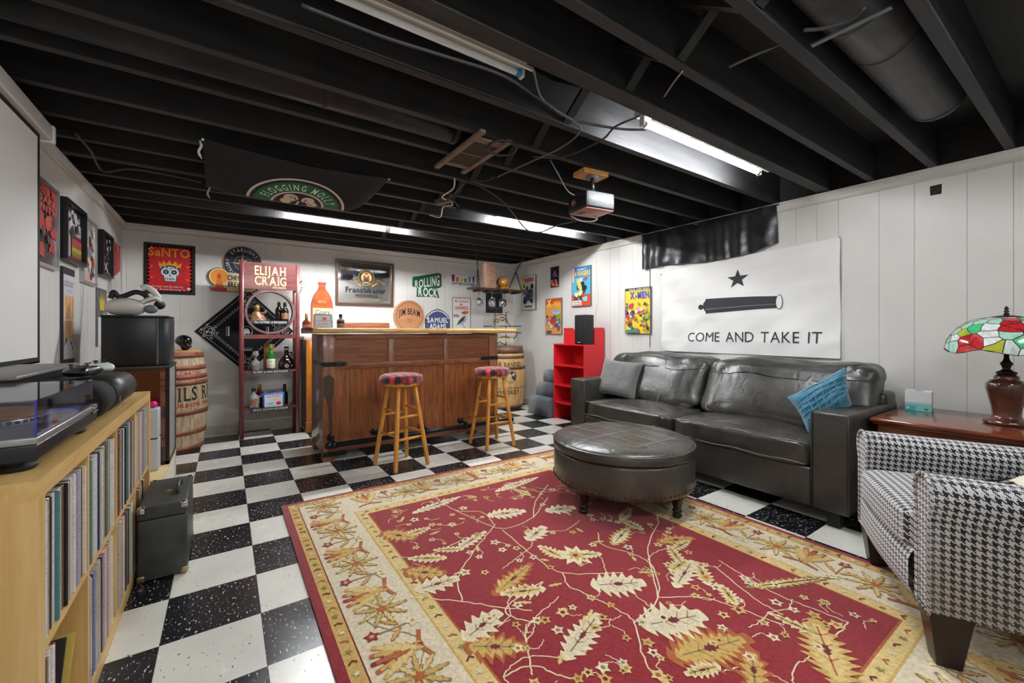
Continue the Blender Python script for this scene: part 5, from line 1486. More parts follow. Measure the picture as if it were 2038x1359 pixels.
def rectof(wk, p):
    xs = [q[0] for q in p]; zs = [q[1] for q in p]
    return (min(xs) + max(xs)) / 2, (min(zs) + max(zs)) / 2, max(xs) - min(xs), max(zs) - min(zs)
GN, BK, WH = (18, 92, 58), (22, 22, 24), (226, 224, 218)
# ---- Santo tin
t, a = panel('B', -.574, 1.706, .407, .505, 'red tin sign reading Santo with a crowned skull', 'sign', 'tin_sign', mat=FLAT((22, 18, 20)))
a.rect(-.175, .175, -.225, .225, (196, 24, 32))
for k in range(13):
    y = -.22 + k * .037
    for s in (-1, 1): a.poly([(s * .176, y), (s * .155, y + .018), (s * .176, y + .036)], BK, up=False)
for k in range(11):
    x = -.175 + k * .032
    for s in (-1, 1): a.poly([(x, s * .226), (x + .016, s * .205), (x + .032, s * .226)], BK, up=False)
a.up()
for k in range(22):
    t_ = 2 * pi * k / 22 + .1; a.poly([(.02 + .075 * cos(t_), -.03 + .075 * sin(t_)), (.02 + .15 * cos(t_ + .05), -.03 + .13 * sin(t_ + .05)), (.02 + .075 * cos(t_ + .07), -.03 + .075 * sin(t_ + .07))], (120, 14, 22), up=False)
a.text('SaNTO', -.005, .125, .085, (238, 150, 40), width=.325, bold=.02, gap=.1)
a.poly([(-.085, .02), (-.09, .075), (-.065, .045), (-.05, .085), (-.03, .05), (-.005, .09), (.015, .05), (.045, .085), (.06, .045), (.095, .07), (.08, .01)], (232, 158, 34))
a.disc(0, -.025, .078, (30, 32, 40), 28, .062); a.disc(0, -.03, .072, (188, 206, 214), 28, .056)
a.poly([(-.055, -.06), (.055, -.06), (.05, -.125), (-.045, -.125)], (30, 32, 40)); a.poly([(-.05, -.06), (.05, -.06), (.045, -.12), (-.04, -.12)], (206, 218, 222))
for s in (-1, 1): a.disc(s * .032, -.03, .022, (24, 24, 30), 18); a.star(s * .032, -.03, .011, WH, 4, .4)
a.poly([(-.008, -.07), (0, -.05), (.008, -.07)], (24, 24, 30))
for k in range(5): a.line([(-.035 + k * .017, -.082), (-.035 + k * .017, -.118)], .003, (30, 32, 40))
a.line([(-.04, -.1), (.04, -.1)], .003, (30, 32, 40))
for k in range(10): a.disc(-.072 + k * .016, .012 + .006 * sin(k), .006, (30, 30, 40) if k % 2 else WH, 8)
a.text('Owned and Bottled by', -.02, -.185, .022, WH, width=.25, shear=.25); a.text('Saint Arnold Brewing Co', -.01, -.213, .02, WH, width=.27, shear=.25)
a.star(.15, -.19, .022, WH, 9, .4)
for x, y in ((-.14, .02), (.14, .03), (-.14, -.09), (.14, -.1)): a.star(x, y, .014, (240, 150, 70), 4, .3)
a.build('print', t)
# ---- Starlight round sign
def disc_sign(cx, cz, r, label, rim, face, name='round_sign', d=.012, ey=1, off=.001):
    f = PLN['B'](cx, cz, 0); t = thing(name, label, 'sign', f(0, 0, off))
    n = 44; MB().prism([(r * cos(2 * pi * k / n), r * ey * sin(2 * pi * k / n)) for k in range(n)], f, off, off + d, sm=True).build('disc', rim, t)
    a = Art(PLN['B'](cx, cz, off + d), h0=.0002); a.disc(0, 0, r * .95, face, 44, r * .95 * ey); return t, a
t, a = disc_sign(.045, 1.82, .182, 'round navy Starlight sign with a gold star behind the bourbon rack', M('copper_rim', (150, 110, 80), .35, metal=.5), (28, 34, 46))
for k in range(8):
    an = pi / 2 + k * pi / 4; L = .115 if k % 2 == 0 else .06
    a.poly([(L * cos(an), L * sin(an)), (.03 * cos(an + .6), .03 * sin(an + .6)), (0, 0)], (206, 180, 130)); a.poly([(L * cos(an), L * sin(an)), (0, 0), (.03 * cos(an - .6), .03 * sin(an - .6))], (120, 94, 60), up=False)
a.ring(0, 0, .075, .08, (150, 170, 184), 30)
a.text('STARLIGHT', 0, 0, .036, WH, bold=.02, arc=(0, 0, .125, pi / 2 - .12, 1), width=.245, gap=.25)
a.text('DISTILLERY', 0, 0, .032, WH, bold=.02, arc=(0, 0, .125, pi + .55, 1), width=.2, gap=.25)
a.build('print', t)
# ---- Chevy-style brewery cut-out sign
f = PLN['B'](-.02, 1.63, 0); t = thing('brewery_sign', 'cut-out brewery sign with an orange disc and lighthouse', 'sign', f(0, 0, .014))
ol = [(-.15 + .095 * cos(q), .03 + .095 * sin(q)) for q in [pi * .2 + pi * 1.15 * k / 14 for k in range(15)]] + [(-.235, -.09), (-.19, -.125), (.16, -.125), (.20, -.10), (.20, .06)]
MB().prism(ol, f, .014, .022).build('plate', FLAT((28, 26, 26)), t)
a = Art(PLN['B'](-.02, 1.63, .022), h0=.0002)
sc = lambda p, s_: [(x * s_ - .003, y * s_) for x, y in p]
a.poly(sc(ol, .955), (216, 196, 150)); a.disc(-.147, .028, .078, (226, 140, 40), 26)
a.poly([(-.19, -.11), (-.165, .01), (-.13, .01), (-.10, -.11)], (206, 110, 40)); a.rect(-.165, -.13, .01, .04, (190, 70, 30)); a.poly([(-.17, .04), (-.147, .07), (-.125, .04)], (190, 70, 30))
a.rect(-.22, -.08, -.12, -.085, (186, 40, 36)); a.text('CHERRY', .02, .0, .052, BK, width=.19, bold=.03); a.text('BREWING', .03, -.068, .052, BK, width=.2, bold=.03)
a.build('print', t)
# ---- white round sign behind the rack
t, a = disc_sign(.49, 1.625, .175, 'white round tin sign with black rim lettering half hidden by the rack', FLAT((216, 214, 208)), (222, 220, 214), d=.004)
a.ring(0, 0, .158, .161, BK, 40); a.text('FAMOUS OLD TIME', 0, 0, .02, BK, arc=(0, 0, .135, .55, 1), width=.35); a.text('BREWERY', 0, 0, .02, BK, arc=(0, 0, .148, -.6, -1), width=.2)
a.poly([(.09, -.03), (.12, .01), (.145, .04), (.13, .05), (.095, .02), (.075, -.02)], (196, 34, 36)); a.build('print', t)
# ---- bandana
t = thing('bandana', 'black bandana with white skull print pinned as a diamond on the wall', 'bandana', (.06, YB - .006, 1.1))
fb = lambda x, y, h: Vector((.08 + (x - y) * .7071, YB - .006 - h - .003 * (1 + sin(x * 17) * sin(y * 13)), 1.085 + (x + y) * .7071))
b = MB(); S_ = .325
b.grid(lambda u, v: fb((u * 2 - 1) * S_, (v * 2 - 1) * S_, 0), 24, 24); b.build('cloth', M('black_cotton', (20, 20, 22), .9, bump=.2, bscale=200), t)
a = Art(fb, h0=.0012); GW_ = (190, 190, 192)
for s in (-1, 1):
    for ax in (0, 1):
        for k in range(26):
            q = -S_ + .03 + k * (2 * S_ - .06) / 25; p = (q, s * (S_ - .03)) if ax else (s * (S_ - .03), q)
            a.disc(*p, .006, GW_, 6, up=False)
for k in range(4):
    c = [(-.235, .235), (-.235, -.235), (.235, .235), (.235, -.235)][k]
    a.ring(*c, .045, .050, GW_, 18); a.ring(c[0] + .015, c[1], .018, .023, GW_, 12); a.disc(c[0] - .02, c[1] + .01, .012, GW_, 10); a.star(c[0], c[1] - .022, .014, GW_, 5)
    for j in range(6):
        t_ = 2 * pi * j / 6; a.ring(c[0] + .07 * cos(t_), c[1] + .07 * sin(t_), .008, .012, GW_, 8)
for k in range(12):
    q = -.2 + k * .036
    for s in (-1, 1): a.ring(q, s * .23, .010, .014, GW_, 9); a.ring(s * .23, q, .010, .014, GW_, 9)
for s in (-1, 1):
    for (c, r_) in (((s * .13, s * .13), -pi / 4), ((s * .13, -s * .13), pi / 4)):
        a.line([(c[0] - .05 * cos(r_), c[1] - .05 * sin(r_)), (c[0] + .05 * cos(r_), c[1] + .05 * sin(r_))], [.004, .004], GW_); a.line([(c[0] - .05 * cos(r_) + .02 * sin(r_), c[1] - .05 * sin(r_) - .02 * cos(r_)), (c[0] + .05 * cos(r_) + .02 * sin(r_), c[1] + .05 * sin(r_) - .02 * cos(r_))], .012, GW_)
a.ring(0, 0, .05, .056, GW_, 20); a.disc(0, .005, .028, GW_, 14); a.rect(-.014, .014, -.035, -.015, GW_)
a.build('print', t); 
# ---- Franziskaner bar mirror
FRB = WOOD('frame_brown', (96, 54, 34), (64, 34, 22), 'X', 1, .35, .2)
cx, cz, w_, h_ = rectof('B', [bw(667, 515), bw(782, 525), bw(667, 605), bw(782, 611)])
t, a = panel('B', cx, cz, w_, .556, 'framed Franziskaner Weissbier bar mirror above the bar', 'mirror', 'bar_mirror', mat=M('mirror_silver', (226, 228, 230), .04, metal=1), frame=FRB, fw=.03, fd=.022, tilt=.035)
gd = (196, 160, 84)
for s in (-1, 1): a.rect(s * .305 - .0015, s * .305 + .0015, -.22, .225, gd, up=False)
for y in (-.22, .225): a.rect(-.305, .305, y - .0015, y + .0015, gd, up=False)
a.disc(.01, .075, .10, (30, 28, 26), 36); a.ring(.01, .075, .093, .098, gd, 36); a.disc(.01, .075, .066, (222, 196, 120), 30)
a.text('MUNCHEN', .01, .075, .016, gd, arc=(.01, .075, .073, pi / 2, 1), width=.12); a.text('SEIT 1363', .01, .075, .016, gd, arc=(.01, .075, .088, -pi / 2, -1), width=.12)
a.poly([(-.035, .02), (.055, .02), (.045, .09), (.03, .115), (-.012, .115), (-.028, .09)], (150, 70, 34)); a.disc(.01, .105, .022, (226, 178, 132), 16); a.poly([(-.01, .06), (.03, .06), (.04, .02), (-.02, .02)], (34, 40, 66)); a.poly([(-.014, .12), (.01, .138), (.034, .12), (.01, .114)], (120, 54, 26))
for s in (-1, 1):
    for k in range(3): a.poly(leafpts(.01 + s * (.085 + .02 * k), -.02 + .012 * k, .05, .022, pi / 2 - s * .9, 4), [(206, 160, 60), (150, 130, 50), (196, 90, 60)][k])
    for k in range(6): a.disc(.01 + s * (.12 + .022 * k), .03 + .02 * sin(k), .006, gd, 7, up=False)
a.text('Franziskaner', .01, -.115, .068, BK, width=.50, bold=.028, gap=.1); a.text('WEISSBIER', .015, -.172, .036, BK, width=.28, bold=.02, gap=.2); a.text('PREMIUM HEFEWEIZEN', .01, -.205, .015, gd, width=.36)
a.build('print', t)
# ---- Coors bottle sign
t = thing('bottle_sign', 'large amber Coors bottle-shaped tin sign on the wall', 'sign', (.845, YB - .002, 1.4))
z0 = 1.10; pr = [(.118, 0), (.122, .03), (.122, .27), (.118, .32), (.1, .39), (.075, .44), (.05, .475), (.04, .50), (.038, .545), (.046, .55), (.046, .565)]
ol = [(x, y) for x, y in pr] + [(-x, y) for x, y in pr[::-1]]
f = PLN['B'](.845, z0, 0); MB().prism(ol, f, .001, .006).build('plate', FLAT((70, 30, 14)), t)
a = Art(PLN['B'](.845, z0, .006), h0=.0002)
a.poly([(x * .95, y * .995 + .002) for x, y in ol], M('amber_print', (206, 106, 34), .3, col2=(150, 60, 18), vscale=7))
a.poly([(.046, .535), (.048, .568), (-.048, .568), (-.046, .535)], (206, 52, 40)); a.rect(-.1, .118, .16, .26, (226, 208, 168)); a.text('Coors', 0, .185, .055, (34, 36, 60), width=.16, bold=.015, shear=.3); a.rect(-.1, .118, .02, .158, (216, 212, 204))
a.text('BANQUET', .0, .10, .03, (150, 40, 30), width=.16, bold=.02); a.text('1873', 0, .32, .03, (236, 180, 120), width=.08)
a.build('print', t)
# ---- Rolling Rock cut-out
t = thing('beer_sign', 'green and white Rolling Rock cut-out tin sign', 'sign', (2.19, YB - .002, 1.72))
f = PLN['B'](2.19, 1.72, 0)
ol = [(-.215, -.03), (-.21, .095), (-.15, .105), (.16, .175), (.212, .16), (.215, .0), (.19, -.03), (.14, -.035), (.18, -.175), (.09, -.16), (-.155, -.17), (-.15, -.05)]
MB().prism(ol, f, .001, .005).build('plate', FLAT((20, 88, 56)), t)
a = Art(PLN['B'](2.19, 1.72, .005), h0=.0002)
a.text('ROLLING', 0, -.025, .125, WH, width=.365, bold=.025, gap=.08, serif=True, curve=lambda x: .012 * sin(x * 8) + .07 * x, grow=lambda x: 1 + .25 * x / .2)
a.text('ROCK', .01, -.155, .115, WH, width=.29, bold=.03, gap=.08, serif=True, curve=lambda x: -.02 * x)
a.build('print', t)
# ---- craft beer glass sign
cx, cz, w_, h_ = rectof('B', [bw(897, 540), bw(946, 545), bw(897, 568)])
t, a = panel('B', cx, cz + .005, w_ + .02, .225, 'white tin sign with a row of colourful beer glasses', 'sign', 'tin_sign', mat=FLAT((216, 218, 220)))
for k, (c, h, w2) in enumerate(zip(((150, 26, 36), (222, 96, 40), (226, 186, 60), (98, 166, 60), (64, 120, 186), (130, 40, 60)), (.115, .08, .07, .07, .10, .11), (.026, .024, .024, .026, .016, .016))):
    x = -.165 + k * .066
    a.poly([(x - w2 * .75, -.045), (x + w2 * .75, -.045), (x + w2, h - .055), (x - w2, h - .055)], c); a.rect(x - w2, x + w2, h - .06, h - .045, (240, 236, 226))
a.text('CRAFT BEER OF THE WEEK', 0, -.088, .034, BK, width=.38, bold=.025); a.build('print', t)
# ---- toucan-free stout poster
cx, cz, w_, h_ = rectof('B', [bw(900, 592), bw(936, 594), bw(900, 655)])
t, a = panel('B', cx, 1.335, w_, .46, 'white poster reading My Goodness My Guinness with a grey bird', 'poster', 'bar_poster', mat=FLAT((226, 222, 214)), frame=M('steel_blue', (92, 108, 124), .4), fw=.006, fd=.008)
a.text('My Goodness', 0, .165, .032, (176, 44, 36), width=.21, bold=.02); a.text('My', 0, .12, .03, (176, 44, 36), width=.05, bold=.02); a.text('GUINNESS', 0, .065, .045, (200, 46, 34), width=.215, bold=.03)
a.poly([(-.01, .02), (.05, .04), (.125, .035), (.1, .01), (.06, -.01), (.02, -.005)], (222, 96, 50)); a.poly(leafpts(.02, -.09, .2, .1, .7, 3, .1, .9), (168, 172, 178)); a.poly([(-.09, -.17), (-.02, -.08), (.07, -.02), (.03, -.1)], (46, 48, 56)); a.disc(.085, -.04, .028, (206, 208, 210), 14)
a.line([(.02, -.14), (.03, -.19), (.06, -.195)], .008, (60, 60, 60)); a.rect(-.13, -.04, -.055, -.045, (216, 120, 60))
for k in range(4): a.rect(-.125 + k * .022, -.111 + k * .022, -.04, -.01 - .01 * (k % 2), (40, 36, 34))
a.build('print', t)
# ---- Jim Beam barrel head, Samuel Adams shield
t, a = disc_sign(1.925, 1.285, .212, 'round oak Jim Beam barrel head on the wall behind the bar', M('beam_rim', (196, 146, 106), .45, var=.15, vscale=8), M('beam_oak', (186, 128, 86), .5, var=.18, vscale=5, stretch=(.6, 1, 8)), d=.03, name='oak_sign')
a.ring(0, 0, .178, .186, (120, 78, 50), 44)
a.text('JIM BEAM', 0, .0, .085, BK, width=.30, bold=.02, serif=True, gap=.1, curve=lambda x: .022 - x * x * 1.6); a.text('SINCE', 0, -.052, .018, BK, width=.07); a.text('1795', 0, -.085, .02, BK, width=.055)
a.build('print', t)
t = thing('beer_sign', 'navy Samuel Adams shield sign beside the barrel head', 'sign', (2.345, YB - .002, 1.25)); f = PLN['B'](2.345, 1.225, 0)
sh = [(-.185, -.12), (-.187, .02), (-.16, .085), (-.085, .14), (-.02, .165), (.02, .165), (.085, .14), (.16, .085), (.187, .02), (.185, -.12), (.12, -.19), (-.12, -.19)]
MB().prism(sh, f, .001, .008).build('plate', FLAT((30, 34, 54)), t); a = Art(PLN['B'](2.345, 1.225, .008), h0=.0002)
a.poly([(x * .94, y * .94) for x, y in sh], (58, 70, 112)); a.line([(-.165, .03), (-.145, .075), (-.075, .125), (0, .146), (.075, .125), (.145, .075), (.165, .03)], .016, (206, 210, 222))
a.text('SAMUEL', 0, -.02, .068, WH, width=.315, bold=.025, serif=True, gap=.06); a.text('ADAMS', 0, -.105, .068, WH, width=.25, bold=.025, serif=True, gap=.06); a.build('print', t)
# ---- dark square plaque behind the glass rack
t, a = panel('B', 3.28, 1.52, .30, .32, 'black square plaque behind the hanging wine glasses', 'sign', 'wall_plaque', mat=FLAT((34, 36, 42)))
a.rect(-.13, .13, -.14, .14, (60, 64, 72)); a.rect(-.122, .122, -.132, .132, (34, 36, 42)); a.line([(-.1, -.08), (-.05, -.1), (0, -.075), (.05, -.1), (.1, -.08)], .01, (120, 124, 130)); a.disc(-.03, .03, .05, (150, 152, 158), 18); a.build('print', t)
# ---- right wall comic posters (figures kept abstract)
GRYF = M('poster_edge', (92, 96, 98), .5)
def comic(pts, label, bg, name='comic_poster', th=.018):
    cx, cz, w_, h_ = rectof('R', [rw(*q) for q in pts])
    t, a = panel('R', cx, cz, w_, h_, label, 'poster', name, th=th, mat=GRYF); a.rect(-w_ / 2 + .008, w_ / 2 - .008, -h_ / 2 + .006, h_ / 2 - .006, bg); return t, a, w_ / 2, h_ / 2
t, a, X, Y = comic([(1040, 555), (1067, 546), (1040, 618), (1068, 615)], 'comic poster with red lettering and a blue-black swirl by the corner', (218, 214, 206))
a.rect(-X + .008, -X + .05, .04, Y - .008, (222, 196, 60))
for k in range(7): a.rect(-.10 + k * .034, -.075 + k * .034, .155 + .008 * (k % 2), .225 - .006 * (k % 3), (190, 30, 42), up=False)
blobs(a, -.14, .14, -.16, .14, [(28, 34, 46), (64, 96, 124), (30, 30, 36), (120, 30, 40), (216, 212, 206), (92, 124, 148)], 30, 4, .02, .06)
a.ring(.0, -.06, .045, .062, (60, 98, 128), 20); a.ring(.0, -.06, .02, .03, (30, 34, 44), 16)
for k in range(6): a.rect(-.08 + k * .03, -.058 + k * .03, -.215, -.19, (186, 34, 48) if k % 2 else (40, 50, 90), up=False)
a.build('print', t)
t, a, X, Y = comic([(1096, 532), (1113, 529), (1096, 573), (1113, 571)], 'small black poster with a pink and orange burst', (24, 20, 28), th=.003)
blobs(a, -X + .01, X - .01, -Y + .01, -.02, [(226, 110, 60), (236, 150, 90), (120, 50, 90), (90, 40, 80), (226, 130, 110)], 24, 8, .012, .03)
blobs(a, -.045, .045, -.01, .09, [(206, 50, 150), (40, 90, 180), (70, 60, 150), (226, 140, 200)], 10, 9, .012, .03); a.line([(.02, .05), (.075, -.01)], .004, (206, 220, 230)); a.build('print', t)
t, a, X, Y = comic([(1140, 534), (1178, 530), (1140, 611), (1178, 608)], 'blue comic poster titled Avengers in yellow above the red shelf', (82, 178, 206))
a.rect(-X + .008, X - .008, .12, Y - .006, (52, 126, 186)); a.rect(-X + .008, X - .008, -Y + .006, -.10, (214, 70, 44)); a.rect(-X + .008, -X + .045, .06, Y - .006, (226, 180, 150))
a.text('THE MIGHTY', .01, .205, .022, (236, 236, 230), width=.16, bold=.02); a.text('AVENGERS', .02, .135, .062, (240, 206, 40), width=.28, bold=.03, shear=.1)
blobs(a, -.13, .12, -.19, .11, [(34, 40, 52), (120, 210, 190), (236, 226, 150), (60, 110, 160), (200, 216, 220), (150, 200, 196), (90, 60, 90)], 34, 12, .015, .05); a.poly(leafpts(.085, .09, .075, .055, .3, 3), (222, 60, 46))
a.poly(leafpts(-.02, .02, .19, .07, -1.1, 3, .1, .9), (206, 200, 110)); a.rect(-X + .02, .02, -Y + .012, -Y + .075, (226, 214, 206)); a.text('DARK HEROES', -.06, -Y + .045, .018, (160, 40, 60), width=.12, bold=.02); a.text('UNLEASHED', -.06, -Y + .018, .018, (160, 40, 60), width=.12, bold=.02); a.build('print', t)
t, a, X, Y = comic([(1088, 596), (1120, 592), (1088, 665), (1119, 664)], 'orange comic poster titled X-Men left of the red shelf', (224, 150, 70))
a.rect(-X + .008, X - .008, .17, Y - .006, (206, 70, 50)); a.text('X', -.09, .135, .10, (240, 214, 70), width=.1, bold=.05); a.text('-MEN', .06, .14, .062, (226, 200, 60), width=.16, bold=.03); a.poly([(-.03, .095), (.13, .075), (.135, .02), (-.025, .04)], (150, 196, 220)); a.text('WHERE WALKS', .05, .06, .02, (50, 60, 120), width=.13, rot=-.12)
blobs(a, -.15, .15, -.2, .03, [(60, 150, 110), (120, 60, 120), (206, 206, 160), (40, 50, 60), (226, 210, 190), (90, 160, 170), (130, 150, 60)], 32, 15, .015, .045); a.poly(leafpts(0, -.06, .14, .12, .2, 5), (206, 44, 40)); a.disc(.0, -.03, .028, (110, 60, 150), 12)
a.rect(-.13, -.03, -Y + .015, -Y + .05, (70, 70, 130)); a.build('print', t)
t, a, X, Y = comic([(1246, 575), (1297, 571), (1246, 664), (1297, 664)], 'yellow comic poster titled X-Men beside the white flag', (238, 200, 52))
a.rect(-X + .008, X - .008, Y - .03, Y - .006, (40, 36, 36)); a.text('MARVEL COMICS GROUP', .02, Y - .026, .016, (226, 216, 190), width=.26, bold=.02); a.text('ALL NEW ALL DIFFERENT', .02, Y - .056, .014, (206, 90, 40), width=.24, bold=.02)
a.text('X-MEN', .034, .128, .072, (214, 50, 60), width=.25, bold=.05, shear=-.15); a.text('X-MEN', .03, .138, .072, (34, 92, 176), width=.25, bold=.05, shear=-.15)
blobs(a, -.155, .155, -.235, .1, [(226, 220, 190), (60, 110, 70), (40, 40, 50), (196, 60, 80), (110, 70, 130), (150, 170, 70), (226, 150, 150), (60, 60, 66), (240, 220, 110), (186, 110, 60)], 70, 18, .012, .036)
a.rect(-.14, .03, -Y + .012, -Y + .045, (60, 130, 140)); a.build('print', t)
# ---- cannon flag
t = thing('wall_flag', 'white flag with a star, a cannon barrel and COME AND TAKE IT', 'flag', (XR - .01, .36, 1.33))
FY0, FY1, FZ0, FZ1 = 1.105, -.388, .885, 1.775
def flagp(x, y, h=0):
    """x 0..1 from the shelf end, y 0..1 from the bottom"""
    zz = FZ0 + (FZ1 - FZ0) * y - .10 * (1 - x) * y * .9 * max(0, 1 - x * 1.6)
    wv = .012 + .009 * sin(x * 9 + y * 7) * (1 - .4 * y) + .009 * noise.noise(Vector((x * 7 - y * 5, y * 4, 2))) + .006 * sin((x + y * .6) * 23) * (1 - x * .7) + .003 * (1 - abs(((y * 4) % 1) - .5) * 2) ** 6
    sagz = -.03 * sin(pi * min(max((x - .0), 0), 1)) * y ** 3
    return Vector((XR - .004 - max(wv, .002) - h, FY0 + (FY1 - FY0) * x, zz + sagz))
b = MB(); b.grid(lambda u, v: flagp(u, v), 60, 40); FC = M('flag_white', (228, 227, 224), .75, bump=.15, bscale=25, world=True); b.build('cloth', FC, t)
W_F, H_F = 1.493, .89
a = Art(lambda x, y, h: flagp(x / W_F, y / H_F, h + .0022), dh=.0003); INK = M('flag_ink', (46, 47, 50), .7)
def fl2(u, v):
    y, z = rw(u, v, .008); return ((FY0 - y), (z - FZ0))
cxs, cys = fl2(1469, 551); a.star(cxs, cys, .092, INK, 5, .40)
a.text('COME AND TAKE IT', fl2(1487, 684)[0], fl2(1487, 680)[1] - .002, .094, INK, width=fl2(1614, 670)[0] - fl2(1357, 670)[0], gap=.16)
x0, y0 = fl2(1406, 619); x1, y1 = fl2(1549, 612)
def quad(p, col, sub=10): 
    L = lambda p_, q_, f_: (p_[0] + (q_[0] - p_[0]) * f_, p_[1] + (q_[1] - p_[1]) * f_)
    for j in range(3):
        quad1([L(p[0], p[3], j / 3), L(p[1], p[2], j / 3), L(p[1], p[2], (j + 1) / 3), L(p[0], p[3], (j + 1) / 3)], col, 40)
def quad1(p, col, sub=10): 
    for k in range(sub):
        f0, f1 = k / sub, (k + 1) / sub
        L = lambda p_, q_, f_: (p_[0] + (q_[0] - p_[0]) * f_, p_[1] + (q_[1] - p_[1]) * f_)
        a.poly([L(p[0], p[1], f0), L(p[0], p[1], f1), L(p[3], p[2], f1), L(p[3], p[2], f0)], col, up=False)
ca = [fl2(1406, 621), fl2(1551, 612), fl2(1551, 588), fl2(1406, 590)]
a.up(); quad(ca, INK)
ce = [fl2(1408, 621), fl2(1401, 610), fl2(1401, 600), fl2(1408, 590)]; a.poly(ce, INK)
kx, ky = fl2(1396, 607); a.disc(kx, ky, .026, INK, 16); a.poly([fl2(1397, 609), fl2(1404, 609), fl2(1404, 604), fl2(1397, 604)], INK, up=False)
a.up(); quad([fl2(1406, 613), fl2(1547, 605), fl2(1547, 604), fl2(1406, 611.5)], (120, 120, 122))
mx_, my_ = fl2(1551.5, 600); a.disc(mx_, my_, .026, INK, 22, .062); a.disc(mx_ - .001, my_, .022, FC, 22, .056)
a.build('print', t)
for p in (flagp(0.0, .98), flagp(.998, .995)): MB().ball(p + Vector((-.004, 0, 0)), .006).build('pin', M('chrome', (200, 202, 206), .12, metal=1), t)
# ---- black valance above the flag
t = thing('window_valance', 'short black curtain valance covering the high window on the right wall', 'curtain', (XR - .03, .68, 1.93))
cA, cB = 1.338, .03
def val(u, v):
    y = cA + (cB - cA) * u; drop = 2.118 - (1.745 if u < .82 else 1.745 + (u - .82) / .18 * .045)
    bot = 1.745 + .012 * sin(u * 8) + (.05 * max(0, u - .86) / .14)
    z = 2.118 + (bot - 2.118) * v
    d = .030 + .012 * sin(u * 41 + sin(u * 9) * 2) * (.4 + .6 * v) + .008 * noise.noise(Vector((u * 14, v * 5, 1)))
    return Vector((XR - d, y - .012 * v * u, z))
b = MB(); b.grid(val, 110, 14); b.build('cloth', M('black_satin', (20, 20, 23), .32, bump=.25, bscale=60, sheen=.3), t)
MB().cyl((XR - .028, cA + .01, 2.112), (XR - .028, cB - .02, 2.112), .006).build('rod', M('rod_black', (20, 20, 22), .4), t)
# ---- punched hole in the panelling
q = MB().prism([(0, 0), (.05, .0), (.052, .062), (-.002, .06)], lambda a_, b_, h: Vector((XR - h, -.852 - a_, 1.953 + b_)), -.002, .0012).build('wall_hole', M('hole_dark', (62, 52, 40), .9, col2=(24, 20, 16), vscale=40)); tag(q, kind='structure')
# ---- left wall pictures
SIL = M('silver_frame', (186, 188, 192), .3, metal=.6); BLF = M('black_frame', (18, 18, 19), .35)
def lpic(pts, label, frame, bg, fd=.022, fw=.016):
    cx, cz, w_, h_ = rectof('L', [lw(*q) for q in pts]); t, a = panel('L', cx, cz, w_, h_, label, 'picture', 'framed_print', mat=FLAT(bg, .25), frame=frame, fw=fw, fd=fd); return t, a, w_ / 2 - fw, h_ / 2 - fw
t, a, X, Y = lpic([(60, 352), (108, 381), (81, 530), (107, 535)], 'silver framed dark poster with red lettering next to the screen', SIL, (60, 56, 58))
a.rect(-X, X, Y * .35, Y, (150, 44, 36)); blobs(a, -X, X, -Y, Y, [(176, 54, 44), (60, 54, 56), (196, 70, 50), (90, 60, 58)], 26, 22, .02, .07)
for k in range(3): a.text(('WITH', 'DARK', 'HERO')[k], .0, Y * .32 + k * .045, .035, (216, 90, 70), width=X * 1.7, bold=.03)
a.build('print', t)
t, a, X, Y = lpic([(112, 393), (155, 423), (112, 513), (154, 523)], 'deep black frame holding a striped poncho photo', BLF, (44, 44, 46), .045, .022)
a.rect(-X, X, -Y, Y * .45, (176, 174, 172)); blobs(a, -X, X, -.03, Y, [(200, 200, 200), (60, 60, 62), (120, 120, 122), (30, 30, 32)], 22, 25, .02, .05)
for k, c in enumerate(((150, 40, 70), (120, 132, 50), (186, 160, 70), (150, 90, 50), (196, 60, 90), (90, 50, 40))): a.rect(-.03, X * .9, -Y + k * .026, -Y + (k + 1) * .026, c, up=False)
a.build('print', t)
t, a, X, Y = lpic([(160, 427), (182, 450), (158, 560), (186, 570)], 'silver framed poster with a red cap figure', SIL, (206, 200, 190)); blobs(a, -X, X, -Y, Y, [(196, 40, 40), (60, 70, 80), (216, 190, 160), (226, 220, 210), (130, 140, 150)], 28, 27, .02, .06); a.build('print', t)
t, a, X, Y = lpic([(190, 455), (212, 472), (190, 545), (210, 553)], 'deep black frame with a white scribbled print', BLF, (40, 40, 42), .045, .02); blobs(a, -X, X, -Y, Y, [(216, 216, 214), (120, 120, 120), (40, 40, 42), (180, 180, 180)], 60, 29, .008, .025); a.build('print', t)
t, a, X, Y = lpic([(214, 475), (237, 490), (214, 580), (225, 585)], 'silver framed red print beside the room corner', SIL, (196, 190, 184)); a.poly([(-X, -Y * .6), (X, 0), (X, Y), (-X, Y)], (160, 44, 42)); blobs(a, -X, X * .6, .0, Y, [(120, 40, 30), (200, 90, 60), (226, 206, 180), (70, 40, 36)], 10, 31, .02, .05); a.build('print', t)
cx, cz, w_, h_ = rectof('L', [lw(119, 535), lw(143, 538), lw(119, 726)])
t, a = panel('L', cx, cz, w_, h_, 'tall white and orange snowboard-shaped sign reading GOOD BOY', 'sign', 'board_sign', th=.012, mat=FLAT((40, 40, 48)))
X, Y = w_ / 2, h_ / 2; a.rect(-X + .012, X, -Y + .03, Y - .045, (206, 206, 212)); a.text('GOOD BOY', 0, Y - .115, .035, (90, 110, 130), width=X * 1.6, bold=.02); a.text('VODKA', 0, Y - .15, .018, (150, 160, 170), width=X * 1.0)
for k in range(9): a.rect(-X * .75 + k * X * .175, -X * .75 + k * X * .175 + X * .12, -Y * .52, Y * .42, (230, 150, 40) if k % 3 else (240, 190, 110), up=False)
